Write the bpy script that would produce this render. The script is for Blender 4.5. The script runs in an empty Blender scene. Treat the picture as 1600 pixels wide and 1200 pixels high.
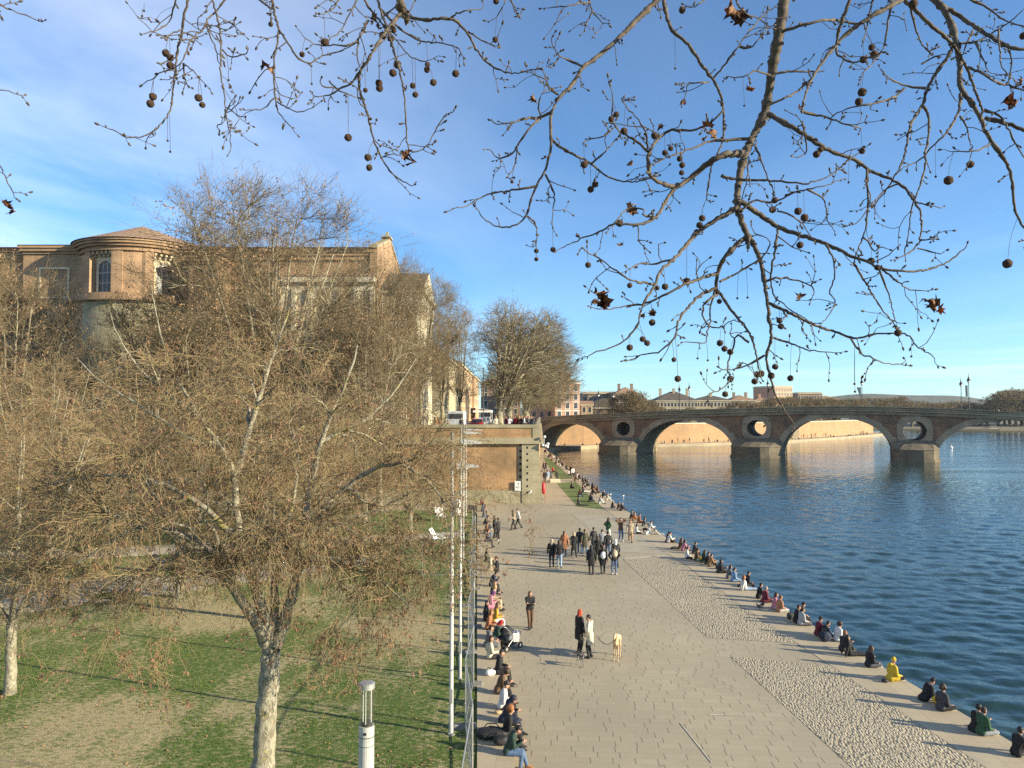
import bpy, bmesh, math, random
import numpy as np
from mathutils import Vector, Matrix

# ---------------------------------------------------------------- camera, world, sun
scene = bpy.context.scene
C = bpy.data.collections.new('place'); scene.collection.children.link(C)
R = math.radians
F = 1155.0; CX = 800.0; CY = 600.0          # focal length and centre in photo pixels (1600 wide)
CAMZ = 9.6; PITCH = math.atan(45.0 / F)
cam = bpy.data.cameras.new('camera'); camo = bpy.data.objects.new('camera', cam); scene.collection.objects.link(camo)
camo.location = (0, 0, CAMZ); camo.rotation_euler = (R(90) + PITCH, 0, 0)
cam.sensor_width = 36; cam.lens = 36 * F / 1600.0; cam.clip_start = 0.1; cam.clip_end = 12000
scene.camera = camo
SUN_EL, SUN_AZ = 18.0, 110.0                 # azimuth clockwise from +Y
sd = bpy.data.lights.new('sun', 'SUN'); sd.energy = 5.0; sd.angle = R(0.5); sd.color = (1.0, 0.87, 0.62)
so = bpy.data.objects.new('sun', sd); scene.collection.objects.link(so)
sv = Vector((math.sin(R(SUN_AZ)) * math.cos(R(SUN_EL)), math.cos(R(SUN_AZ)) * math.cos(R(SUN_EL)), math.sin(R(SUN_EL))))
so.rotation_euler = sv.to_track_quat('Z', 'Y').to_euler()
so.location = (60, -40, 60)
scene.view_settings.view_transform = 'Standard'; scene.view_settings.look = 'None'
scene.view_settings.gamma = 1.0; scene.view_settings.exposure = 1.12
scene.render.engine = 'CYCLES'
scene.cycles.max_bounces = 5; scene.cycles.transparent_max_bounces = 8; scene.cycles.caustics_reflective = False
scene.cycles.caustics_refractive = False; scene.cycles.use_denoising = False; scene.cycles.volume_bounces = 0

W = bpy.data.worlds.new('World'); scene.world = W; W.use_nodes = True
def build_world():
    nt = W.node_tree; N = nt.nodes; L = nt.links; N.clear()
    out = N.new('ShaderNodeOutputWorld'); bg = N.new('ShaderNodeBackground')
    sky = N.new('ShaderNodeTexSky'); sky.sky_type = 'NISHITA'; sky.sun_disc = False
    sky.sun_elevation = R(SUN_EL); sky.sun_rotation = R(SUN_AZ); sky.altitude = 100
    sky.air_density = 0.8; sky.dust_density = 0.25; sky.ozone_density = 3.0
    tc = N.new('ShaderNodeTexCoord'); sep = N.new('ShaderNodeSeparateXYZ'); L.new(tc.outputs['Generated'], sep.inputs[0])
    # thin cirrus: noise laid out on a plane high above (direction divided by height)
    mx = N.new('ShaderNodeMath'); mx.operation = 'MAXIMUM'; mx.inputs[1].default_value = 0.03; L.new(sep.outputs[2], mx.inputs[0])
    comb = N.new('ShaderNodeCombineXYZ')
    for i in (0, 1):
        d = N.new('ShaderNodeMath'); d.operation = 'DIVIDE'; L.new(sep.outputs[i], d.inputs[0]); L.new(mx.outputs[0], d.inputs[1]); L.new(d.outputs[0], comb.inputs[i])
    mp = N.new('ShaderNodeMapping'); mp.inputs['Scale'].default_value = (0.55, 0.2, 1); mp.inputs['Rotation'].default_value = (0, 0, 0.5); mp.inputs['Location'].default_value = (3.1, 0.4, 0)
    L.new(comb.outputs[0], mp.inputs[0])
    nz = N.new('ShaderNodeTexNoise'); nz.inputs['Scale'].default_value = 1.3; nz.inputs['Detail'].default_value = 7; nz.inputs['Roughness'].default_value = 0.55
    nz.inputs['Distortion'].default_value = 0.6
    L.new(mp.outputs[0], nz.inputs['Vector'])
    rp = N.new('ShaderNodeValToRGB'); rp.color_ramp.elements[0].position = 0.36; rp.color_ramp.elements[1].position = 0.74
    L.new(nz.outputs[0], rp.inputs[0])
    # more cirrus towards the left (-X) of the view
    ms = N.new('ShaderNodeMapRange'); ms.inputs['From Min'].default_value = 0.05; ms.inputs['From Max'].default_value = -0.55
    ms.inputs['To Min'].default_value = 0.10; ms.inputs['To Max'].default_value = 1.0; L.new(sep.outputs[0], ms.inputs['Value'])
    m = N.new('ShaderNodeMath'); m.operation = 'MULTIPLY'; L.new(rp.outputs[0], m.inputs[0]); L.new(ms.outputs[0], m.inputs[1])
    # low thin band near the horizon
    nb = N.new('ShaderNodeTexNoise'); nb.inputs['Scale'].default_value = 3.0; nb.inputs['Detail'].default_value = 4
    mb = N.new('ShaderNodeMapping'); mb.inputs['Scale'].default_value = (1, 1, 22); L.new(tc.outputs['Generated'], mb.inputs[0]); L.new(mb.outputs[0], nb.inputs['Vector'])
    rb = N.new('ShaderNodeValToRGB'); rb.color_ramp.elements[0].position = 0.52; rb.color_ramp.elements[1].position = 0.72; L.new(nb.outputs[0], rb.inputs[0])
    band = N.new('ShaderNodeMapRange'); band.inputs['From Min'].default_value = 0.0; band.inputs['From Max'].default_value = 0.11
    band.inputs['To Min'].default_value = 0.5; band.inputs['To Max'].default_value = 0.0; L.new(sep.outputs[2], band.inputs['Value'])
    m2 = N.new('ShaderNodeMath'); m2.operation = 'MULTIPLY'; L.new(rb.outputs[0], m2.inputs[0]); L.new(band.outputs[0], m2.inputs[1])
    ad = N.new('ShaderNodeMath'); ad.operation = 'ADD'; ad.use_clamp = True; L.new(m.outputs[0], ad.inputs[0]); L.new(m2.outputs[0], ad.inputs[1])
    sc = N.new('ShaderNodeMath'); sc.operation = 'MULTIPLY'; sc.inputs[1].default_value = 0.55; L.new(ad.outputs[0], sc.inputs[0])
    tint = N.new('ShaderNodeMix'); tint.data_type = 'RGBA'; tint.blend_type = 'MULTIPLY'; tint.inputs[0].default_value = 1.0
    tint.inputs[7].default_value = SKY_TINT; L.new(sky.outputs[0], tint.inputs[6])
    mix = N.new('ShaderNodeMix'); mix.data_type = 'RGBA'; L.new(sc.outputs[0], mix.inputs[0]); L.new(tint.outputs[2], mix.inputs[6])
    mix.inputs[7].default_value = (7.0, 7.3, 8.0, 1)
    L.new(mix.outputs[2], bg.inputs[0]); bg.inputs[1].default_value = SKY_STR
    L.new(bg.outputs[0], out.inputs[0])
SKY_TINT = (0.74, 0.955, 1.05, 1); SKY_STR = 0.104
build_world()

# ---------------------------------------------------------------- geometry helpers
cp, sp = math.cos(PITCH), math.sin(PITCH)
def ray(px, py):
    u = (px - CX) / F; v = (CY - py) / F
    return Vector((u, cp - v * sp, sp + v * cp))
def G(px, py, z=0.0):
    r = ray(px, py); t = (z - CAMZ) / r.z
    return Vector((r.x * t, r.y * t, z))
def P(px, py, d):
    r = ray(px, py); t = d / r.y
    return Vector((r.x * t, d, CAMZ + r.z * t))
RND = random.Random(7)

def setp(o, label=None, cat=None, group=None, kind=None):
    if label: o['label'] = label
    if cat: o['category'] = cat
    if group: o['group'] = group
    if kind: o['kind'] = kind
    return o
def empty(name, loc=(0, 0, 0), rz=0.0, label=None, cat=None, group=None):
    o = bpy.data.objects.new(name, None); C.objects.link(o); o.location = loc; o.rotation_euler = (0, 0, rz)
    o.empty_display_size = 0.2
    return setp(o, label, cat, group)
def link(name, me, parent=None, mats=None):
    o = bpy.data.objects.new(name, me); C.objects.link(o)
    if mats is not None:
        for m in (mats if isinstance(mats, (list, tuple)) else [mats]): me.materials.append(m)
    if parent is not None: o.parent = parent
    return o
def dup(root, loc=None, rz=None, label=None, group=None, cat=None, scale=None):
    r = root.copy(); C.objects.link(r)
    if loc is not None: r.location = loc
    if rz is not None: r.rotation_euler = (0, 0, rz)
    if scale is not None: r.scale = scale if isinstance(scale, (tuple, list)) else (scale,) * 3
    setp(r, label, cat, group)
    for ch in list(root.children):
        c = ch.copy(); C.objects.link(c); c.parent = r
        for g in list(ch.children):
            d = g.copy(); C.objects.link(d); d.parent = c
    return r

def np_mesh(name, V, Fq, mat_idx=None, smooth=True):
    """fast mesh from numpy: V (n,3), Fq list of (m,k) int arrays"""
    me = bpy.data.meshes.new(name)
    V = np.asarray(V, dtype=np.float32)
    if not isinstance(Fq, (list, tuple)): Fq = [Fq]
    Fq = [np.asarray(f, dtype=np.int32) for f in Fq if len(f)]
    nl = sum(f.size for f in Fq); npoly = sum(len(f) for f in Fq)
    me.vertices.add(len(V)); me.vertices.foreach_set('co', V.ravel())
    me.loops.add(nl); me.loops.foreach_set('vertex_index', np.concatenate([f.ravel() for f in Fq]))
    me.polygons.add(npoly)
    tot = np.concatenate([np.full(len(f), f.shape[1], dtype=np.int32) for f in Fq])
    st = np.concatenate([[0], np.cumsum(tot)[:-1]]).astype(np.int32)
    me.polygons.foreach_set('loop_start', st)
    me.polygons.foreach_set('use_smooth', np.full(npoly, smooth))
    if mat_idx is not None: me.polygons.foreach_set('material_index', np.asarray(mat_idx, dtype=np.int32))
    me.update(calc_edges=True)
    return me

class MB:
    """collects simple solids into one mesh"""
    def __init__(s): s.v = []; s.f = []; s.m = []
    def add(s, vs, fs, mi=0):
        b = len(s.v); s.v += [tuple(v) for v in vs]; s.f += [tuple(b + i for i in f) for f in fs]; s.m += [mi] * len(fs)
    def box(s, x0, x1, y0, y1, z0, z1, mi=0):
        s.add([(x0, y0, z0), (x1, y0, z0), (x1, y1, z0), (x0, y1, z0), (x0, y0, z1), (x1, y0, z1), (x1, y1, z1), (x0, y1, z1)],
              [(0, 3, 2, 1), (4, 5, 6, 7), (0, 1, 5, 4), (1, 2, 6, 5), (2, 3, 7, 6), (3, 0, 4, 7)], mi)
    def obox(s, a, b, w, z0, z1, mi=0, off=0.0):
        """box along segment a->b (2D), width w, shifted off to the left of the direction"""
        a = Vector(a[:2]); b = Vector(b[:2]); d = (b - a).normalized(); n = Vector((-d.y, d.x))
        p = [a + n * (off - w / 2), b + n * (off - w / 2), b + n * (off + w / 2), a + n * (off + w / 2)]
        s.prism(p, z0, z1, mi)
    def prism(s, poly, z0, z1, mi=0):
        n = len(poly)
        ar = sum(poly[i][0] * poly[(i + 1) % n][1] - poly[(i + 1) % n][0] * poly[i][1] for i in range(n))
        if ar < 0: poly = list(reversed(poly))
        vs = [(p[0], p[1], z0) for p in poly] + [(p[0], p[1], z1) for p in poly]
        fs = [tuple(reversed(range(n))), tuple(range(n, 2 * n))] + [(i, (i + 1) % n, n + (i + 1) % n, n + i) for i in range(n)]
        s.add(vs, fs, mi)
    def frustum(s, poly0, z0, poly1, z1, mi=0):
        n = len(poly0)
        vs = [(p[0], p[1], z0) for p in poly0] + [(p[0], p[1], z1) for p in poly1]
        fs = [tuple(reversed(range(n))), tuple(range(n, 2 * n))] + [(i, (i + 1) % n, n + (i + 1) % n, n + i) for i in range(n)]
        s.add(vs, fs, mi)
    def tube(s, pts, r, n=8, mi=0, cap=True):
        pts = [Vector(p) for p in pts]; rs = r if isinstance(r, (list, tuple)) else [r] * len(pts)
        vs = []; fs = []
        for i, p in enumerate(pts):
            t = (pts[min(i + 1, len(pts) - 1)] - pts[max(i - 1, 0)]).normalized()
            ref = Vector((0, 0, 1)) if abs(t.z) < 0.9 else Vector((1, 0, 0))
            u = t.cross(ref).normalized(); w = t.cross(u).normalized()
            for k in range(n):
                a = 2 * math.pi * k / n; vs.append(p + (u * math.cos(a) + w * math.sin(a)) * rs[i])
        for i in range(len(pts) - 1):
            for k in range(n):
                fs.append((i * n + k, i * n + (k + 1) % n, (i + 1) * n + (k + 1) % n, (i + 1) * n + k))
        if cap: fs.append(tuple(range(n))); fs.append(tuple(reversed(range((len(pts) - 1) * n, len(pts) * n))))
        s.add(vs, fs, mi)
    def lathe(s, prof, c=(0, 0, 0), n=16, mi=0):
        vs = []; fs = []
        for (r, z) in prof:
            for k in range(n):
                a = 2 * math.pi * k / n; vs.append((c[0] + r * math.cos(a), c[1] + r * math.sin(a), c[2] + z))
        for i in range(len(prof) - 1):
            for k in range(n): fs.append((i * n + k, i * n + (k + 1) % n, (i + 1) * n + (k + 1) % n, (i + 1) * n + k))
        fs.append(tuple(reversed(range(n)))); fs.append(tuple(range((len(prof) - 1) * n, len(prof) * n)))
        s.add(vs, fs, mi)
    def ball(s, c, r, n=8, sc=(1, 1, 1), mi=0):
        vs = []; fs = []; h = n // 2 + 1
        for i in range(h + 1):
            th = math.pi * i / h
            for k in range(n):
                a = 2 * math.pi * k / n
                vs.append((c[0] + r * sc[0] * math.sin(th) * math.cos(a), c[1] + r * sc[1] * math.sin(th) * math.sin(a), c[2] - r * sc[2] * math.cos(th)))
        for i in range(h):
            for k in range(n): fs.append((i * n + k, i * n + (k + 1) % n, (i + 1) * n + (k + 1) % n, (i + 1) * n + k))
        s.add(vs, fs, mi)
    def build(s, name, mats, parent=None, smooth=False, bevel=0.0):
        me = bpy.data.meshes.new(name); me.from_pydata(s.v, [], s.f)
        for m in (mats if isinstance(mats, (list, tuple)) else [mats]): me.materials.append(m)
        me.polygons.foreach_set('material_index', s.m)
        bm = bmesh.new(); bm.from_mesh(me)
        bmesh.ops.remove_doubles(bm, verts=bm.verts, dist=1e-5)
        if bevel:
            bmesh.ops.bevel(bm, geom=[e for e in bm.edges if e.is_manifold and e.calc_face_angle(0) > 0.6], offset=bevel, segments=1, affect='EDGES')
        bm.to_mesh(me); bm.free()
        if smooth:
            me.polygons.foreach_set('use_smooth', [True] * len(me.polygons))
        me.update()
        o = bpy.data.objects.new(name, me); C.objects.link(o)
        if parent is not None: o.parent = parent
        return o

# ---------------------------------------------------------------- materials
def newmat(name):
    m = bpy.data.materials.new(name); m.use_nodes = True; nt = m.node_tree
    b = nt.nodes['Principled BSDF']; return m, nt, nt.nodes, nt.links, b
def rgb(c): return (c[0], c[1], c[2], 1.0)
def coords(N, L, kind='OBJ', scale=(1, 1, 1), rot=(0, 0, 0)):
    if kind == 'POS':
        g = N.new('ShaderNodeNewGeometry'); src = g.outputs['Position']
    else:
        t = N.new('ShaderNodeTexCoord'); src = t.outputs['Object']
    mp = N.new('ShaderNodeMapping'); mp.inputs['Scale'].default_value = scale; mp.inputs['Rotation'].default_value = rot
    L.new(src, mp.inputs[0]); return mp.outputs[0]
def mixcol(N, L, fac, a, b, blend='MIX'):
    m = N.new('ShaderNodeMix'); m.data_type = 'RGBA'; m.blend_type = blend
    for i, v in ((0, fac), (6, a), (7, b)):
        if hasattr(v, 'links') or hasattr(v, 'is_output'): L.new(v, m.inputs[i])
        else: m.inputs[i].default_value = v if i == 0 else rgb(v)
    return m.outputs[2]
def noise(N, L, vec, scale, detail=4, rough=0.55, lo=0.35, hi=0.65, dist=0.0):
    n = N.new('ShaderNodeTexNoise'); n.inputs['Scale'].default_value = scale; n.inputs['Detail'].default_value = detail
    n.inputs['Roughness'].default_value = rough; n.inputs['Distortion'].default_value = dist
    if vec is not None: L.new(vec, n.inputs['Vector'])
    r = N.new('ShaderNodeMapRange'); r.inputs['From Min'].default_value = lo; r.inputs['From Max'].default_value = hi; L.new(n.outputs[0], r.inputs['Value'])
    return r.outputs[0]
def bump(N, L, b, h, strength=0.3, dist=0.02):
    bp = N.new('ShaderNodeBump'); bp.inputs['Strength'].default_value = strength; bp.inputs['Distance'].default_value = dist
    L.new(h, bp.inputs['Height']); L.new(bp.outputs[0], b.inputs['Normal']); return bp
def simple(name, col, rough=0.7, metal=0.0, var=0.15, scale=3.0, col2=None, bstr=0.0):
    m, nt, N, L, b = newmat(name)
    v = coords(N, L); f = noise(N, L, v, scale, 4)
    c2 = col2 or tuple(max(0, x * (1 - var * 2)) for x in col)
    L.new(mixcol(N, L, f, c2, col), b.inputs['Base Color']); b.inputs['Roughness'].default_value = rough; b.inputs['Metallic'].default_value = metal
    if bstr: bump(N, L, b, noise(N, L, v, scale * 6, 3, lo=0, hi=1), bstr, 0.02)
    return m
def masonry(name, cols, mortar, bw, bh, ms=0.03, stain=(0.1, 0.09, 0.07), stainf=0.5, rough=0.85, off=0.5, streak=True):
    """courses along any vertical wall: u = x+y, v = z"""
    m, nt, N, L, b = newmat(name)
    g = N.new('ShaderNodeNewGeometry'); sp_ = N.new('ShaderNodeSeparateXYZ'); L.new(g.outputs['Position'], sp_.inputs[0])
    ad = N.new('ShaderNodeMath'); ad.operation = 'SUBTRACT'; L.new(sp_.outputs[0], ad.inputs[0]); L.new(sp_.outputs[1], ad.inputs[1])
    cb = N.new('ShaderNodeCombineXYZ'); L.new(ad.outputs[0], cb.inputs[0]); L.new(sp_.outputs[2], cb.inputs[1])
    br = N.new('ShaderNodeTexBrick'); L.new(cb.outputs[0], br.inputs['Vector'])
    br.inputs['Scale'].default_value = 1.0; br.inputs['Brick Width'].default_value = bw; br.inputs['Row Height'].default_value = bh
    br.inputs['Mortar Size'].default_value = ms; br.inputs['Mortar Smooth'].default_value = 0.3; br.offset = off
    br.inputs['Color1'].default_value = rgb(cols[0]); br.inputs['Color2'].default_value = rgb(cols[1]); br.inputs['Mortar'].default_value = rgb(mortar)
    pos = coords(N, L, 'POS')
    f1 = noise(N, L, pos, 0.35, 6, 0.6, 0.4, 0.7); f2 = noise(N, L, coords(N, L, 'POS', (0.5, 0.5, 3.0)), 1.2, 5, 0.6, 0.3, 0.75)
    c = mixcol(N, L, f2, cols[2], br.outputs['Color'])
    mul = N.new('ShaderNodeMath'); mul.operation = 'MULTIPLY'; mul.inputs[1].default_value = stainf; L.new(f1, mul.inputs[0])
    c = mixcol(N, L, mul.outputs[0], c, stain)
    if streak:
        f3 = noise(N, L, coords(N, L, 'POS', (1.6, 1.6, 0.12)), 1.0, 5, 0.65, 0.5, 0.75)
        m3 = N.new('ShaderNodeMath'); m3.operation = 'MULTIPLY'; m3.inputs[1].default_value = stainf * 0.6; L.new(f3, m3.inputs[0])
        c = mixcol(N, L, m3.outputs[0], c, stain)
    L.new(c, b.inputs['Base Color']); b.inputs['Roughness'].default_value = rough
    bump(N, L, b, br.outputs['Fac'], -0.25, 0.02)
    return m

M = {}
M['brick'] = masonry('brick', [(0.42, 0.21, 0.095), (0.27, 0.13, 0.06), (0.46, 0.28, 0.14)], (0.44, 0.31, 0.18), 0.7, 0.2, 0.03, (0.17, 0.12, 0.06), 0.9)
M['brick_dark'] = masonry('bridge brick', [(0.27, 0.14, 0.075), (0.16, 0.08, 0.045), (0.31, 0.18, 0.10)], (0.22, 0.16, 0.10), 1.2, 0.33, 0.04, (0.07, 0.05, 0.035), 0.8)
M['brick_pale'] = masonry('pale quay brick', [(0.36, 0.205, 0.10), (0.27, 0.15, 0.07), (0.40, 0.25, 0.13)], (0.40, 0.27, 0.15), 1.6, 0.45, 0.05, (0.26, 0.17, 0.09), 0.75)
M['church_brick'] = masonry('church brick', [(0.36, 0.21, 0.11), (0.22, 0.125, 0.065), (0.40, 0.26, 0.15)], (0.42, 0.32, 0.20), 1.0, 0.24, 0.03, (0.17, 0.11, 0.065), 0.7)
M['stone'] = masonry('bridge stone', [(0.27, 0.205, 0.125), (0.19, 0.145, 0.085), (0.31, 0.24, 0.15)], (0.10, 0.08, 0.055), 1.3, 0.55, 0.02, (0.08, 0.075, 0.05), 0.75)
M['ring_stone'] = masonry('arch ring stone', [(0.36, 0.285, 0.18), (0.27, 0.215, 0.135), (0.41, 0.33, 0.22)], (0.14, 0.11, 0.075), 1.3, 0.55, 0.02, (0.13, 0.105, 0.07), 0.6)
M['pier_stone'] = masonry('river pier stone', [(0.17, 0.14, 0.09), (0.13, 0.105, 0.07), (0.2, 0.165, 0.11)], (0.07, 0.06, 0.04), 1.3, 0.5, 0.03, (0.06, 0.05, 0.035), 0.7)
M['wall_stone'] = masonry('weathered wall stone', [(0.37, 0.32, 0.20), (0.31, 0.27, 0.165), (0.41, 0.36, 0.24)], (0.17, 0.15, 0.11), 1.2, 0.5, 0.015, (0.15, 0.15, 0.08), 0.6)
M['cream_stone'] = masonry('cream stone', [(0.62, 0.56, 0.40), (0.57, 0.51, 0.36), (0.66, 0.60, 0.45)], (0.4, 0.36, 0.26), 1.2, 0.5, 0.015, (0.33, 0.29, 0.19), 0.5)
M['dark_stone'] = simple('dark wet stone', (0.10, 0.095, 0.075), 0.6)
M['metal'] = simple('galvanised metal', (0.55, 0.55, 0.53), 0.4, 0.7, 0.1)
M['white_metal'] = simple('pale painted metal', (0.46, 0.455, 0.42), 0.45, 0.0, 0.08)
M['dark_metal'] = simple('dark metal', (0.03, 0.035, 0.04), 0.5, 0.5)
M['black'] = simple('matt black', (0.015, 0.015, 0.017), 0.7)
M['white'] = simple('white paint', (0.78, 0.77, 0.73), 0.5, 0, 0.05)
M['red'] = simple('red paint', (0.55, 0.03, 0.03), 0.5, 0, 0.1)
M['tile'] = None
def glass_mat(name, col=(0.025, 0.027, 0.03), rough=0.4):
    m, nt, N, L, b = newmat(name); b.inputs['Base Color'].default_value = rgb(col); b.inputs['Roughness'].default_value = rough
    v = coords(N, L); f = noise(N, L, v, 0.7, 2); L.new(mixcol(N, L, f, col, tuple(x * 2.2 for x in col)), b.inputs['Base Color']); return m
M['window'] = glass_mat('window glass')
def tile_mat():
    m, nt, N, L, b = newmat('roof tiles')
    pos = coords(N, L, 'POS'); w = N.new('ShaderNodeTexWave'); w.inputs['Scale'].default_value = 0.55; w.inputs['Distortion'].default_value = 0.6; w.inputs['Detail'].default_value = 2
    L.new(pos, w.inputs['Vector'])
    f = noise(N, L, pos, 1.5, 5, 0.6, 0.3, 0.7)
    c = mixcol(N, L, f, (0.27, 0.16, 0.095), (0.42, 0.28, 0.17)); c = mixcol(N, L, w.outputs[0], tuple([0.19, 0.12, 0.08]), c)
    L.new(c, b.inputs['Base Color']); b.inputs['Roughness'].default_value = 0.9; bump(N, L, b, w.outputs[0], 0.5, 0.1); return m
M['tile'] = tile_mat()
# ================================================================ SETTING
WZ = -1.3                                     # river level; the quay is z = 0
def cut_curve(pts, y):                        # x on a polyline given as (y, x)
    for (y0, x0), (y1, x1) in zip(pts, pts[1:]):
        if y <= y1: return x0 + (x1 - x0) * (y - y0) / (y1 - y0)
    (y0, x0), (y1, x1) = pts[-2:]; return x0 + (x1 - x0) * (y - y0) / (y1 - y0)
EDGE = [(-60, 20.5), (0, 16.4), (21, 14.65), (29, 13.95), (36, 13.4), (47, 12.85), (57, 11.9), (79, 10.95), (111, 10.1), (165, 8.95), (230, 9.0)]
def edge_x(y): return cut_curve(EDGE, y)
WALLL = [(79, 3.12), (205, 7.8)]
def wall_x(y): return cut_curve(WALLL, y)

def sheet(name, poly, z, mat, thick=0.0, kind='structure', label=None, cat=None):
    mb = MB()
    if thick: mb.prism(poly, z - thick, z)
    else: mb.add([(p[0], p[1], z) for p in poly], [tuple(range(len(poly)))] )
    o = mb.build(name, mat)
    if not thick and o.data.polygons[0].normal.z < 0: o.data.flip_normals()
    return setp(o, label, cat, None, kind)

# ---- water
def water_mat():
    m, nt, N, L, b = newmat('river water')
    b.inputs['Roughness'].default_value = 0.05; b.inputs['IOR'].default_value = 1.33; b.inputs['Specular IOR Level'].default_value = 0.40; b.inputs['Specular Tint'].default_value = (.90, .96, .90, 1)
    pos = coords(N, L, 'POS', (1, 1, 1), (0, 0, R(20)))
    big = noise(N, L, coords(N, L, 'POS', (0.35, 1, 1), (0, 0, R(-25))), 0.05, 5, 0.55, 0.35, 0.65)
    L.new(mixcol(N, L, big, (0.014, 0.036, 0.038), (0.03, 0.055, 0.052)), b.inputs['Base Color'])
    def nz(scale, sc, detail, rough=0.6, dist=0.4):
        n = N.new('ShaderNodeTexNoise'); n.inputs['Scale'].default_value = sc; n.inputs['Detail'].default_value = detail
        n.inputs['Roughness'].default_value = rough; n.inputs['Distortion'].default_value = dist
        L.new(coords(N, L, 'POS', scale, (0, 0, R(12))), n.inputs['Vector']); return n.outputs[0]
    a = nz((0.42, 1.0, 1), 3.2, 4); c = nz((0.5, 1.0, 1), 0.42, 3); d = nz((0.3, 1, 1), 0.06, 3)
    def math_(op, x, y):
        q = N.new('ShaderNodeMath'); q.operation = op
        for i, v in enumerate((x, y)):
            if isinstance(v, (int, float)): q.inputs[i].default_value = v
            else: L.new(v, q.inputs[i])
        return q.outputs[0]
    h = math_('ADD', math_('MULTIPLY', a, 0.45), math_('MULTIPLY', c, 1.1))
    # calm streaks: the ripples weaken in long drifting patches
    cur = noise(N, L, coords(N, L, 'POS', (0.25, 1, 1), (0, 0, R(-8))), 0.07, 4, 0.6, 0.42, 0.62)
    amp = math_('ADD', math_('MULTIPLY', cur, 0.5), 0.5)
    h = math_('MULTIPLY', h, amp)
    bp = bump(N, L, b, h, 1.0, 0.10)
    return m
M['water'] = water_mat()
water = sheet('water', [(-30, -120), (1500, -120), (1500, 1000), (-30, 1000)], WZ - .3, M['water'])
water.name = 'river_water'
def waves():
    r = np.random.default_rng(3); ys_ = [8.0]
    while ys_[-1] < 470: ys_.append(ys_[-1] * 1.0046 + .015)
    ys_ = np.array(ys_); n = 560; t = np.linspace(0, 1, n)
    x0 = np.array([edge_x(y) - .4 if y < 198 else -28. for y in ys_]); x1 = ys_ * .95 + 14
    X = x0[:, None] + (x1 - x0)[:, None] * t[None]; Y = np.repeat(ys_[:, None], n, 1); Z = np.zeros_like(X); gap = ys_ * .0046 + .015
    for k in range(72):
        lam = .34 * (9 ** r.uniform(0, 1)); a = R(80) + r.normal() * .55; amp = lam * .0043 * r.uniform(.6, 1.4); kx, ky = math.cos(a) * 2 * math.pi / lam, math.sin(a) * 2 * math.pi / lam
        fade = np.clip((lam / gap - 2.2) / 2.5, 0, 1)[:, None]; ph = kx * X + ky * Y + r.uniform(0, 6.28); Z += amp * fade * (np.sin(ph) + .22 * np.sin(2 * ph + 1.2))
    gust = .68 + .42 * np.sin(X * .045 + np.sin(Y * .031) * 2.3) * np.sin(Y * .06 + X * .012 + 1); Z *= gust * np.clip(1.25 - Y / 260, .45, 1)
    V = np.stack([X, Y, Z + WZ], -1).reshape(-1, 3); i = np.arange(len(ys_) * n).reshape(len(ys_), n)
    Q = np.stack([i[:-1, :-1], i[:-1, 1:], i[1:, 1:], i[1:, :-1]], -1).reshape(-1, 4)
    setp(link('river_water', np_mesh('river_waves', V, Q), None, M['water']), kind='structure')
waves()

# ---- wide land sheet, reaches the horizon
def land_mat(name, c1, c2, sc=0.05):
    m, nt, N, L, b = newmat(name); pos = coords(N, L, 'POS')
    f = noise(N, L, pos, sc, 6); L.new(mixcol(N, L, f, c1, c2), b.inputs['Base Color']); b.inputs['Roughness'].default_value = 0.95; return m
M['land'] = land_mat('winter ground', (0.11, 0.10, 0.06), (0.17, 0.14, 0.09))
sheet('ground', [(-6000, -3000), (7000, -3000), (7000, 9000), (-6000, 9000)], -2.7, M['land'])

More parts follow.
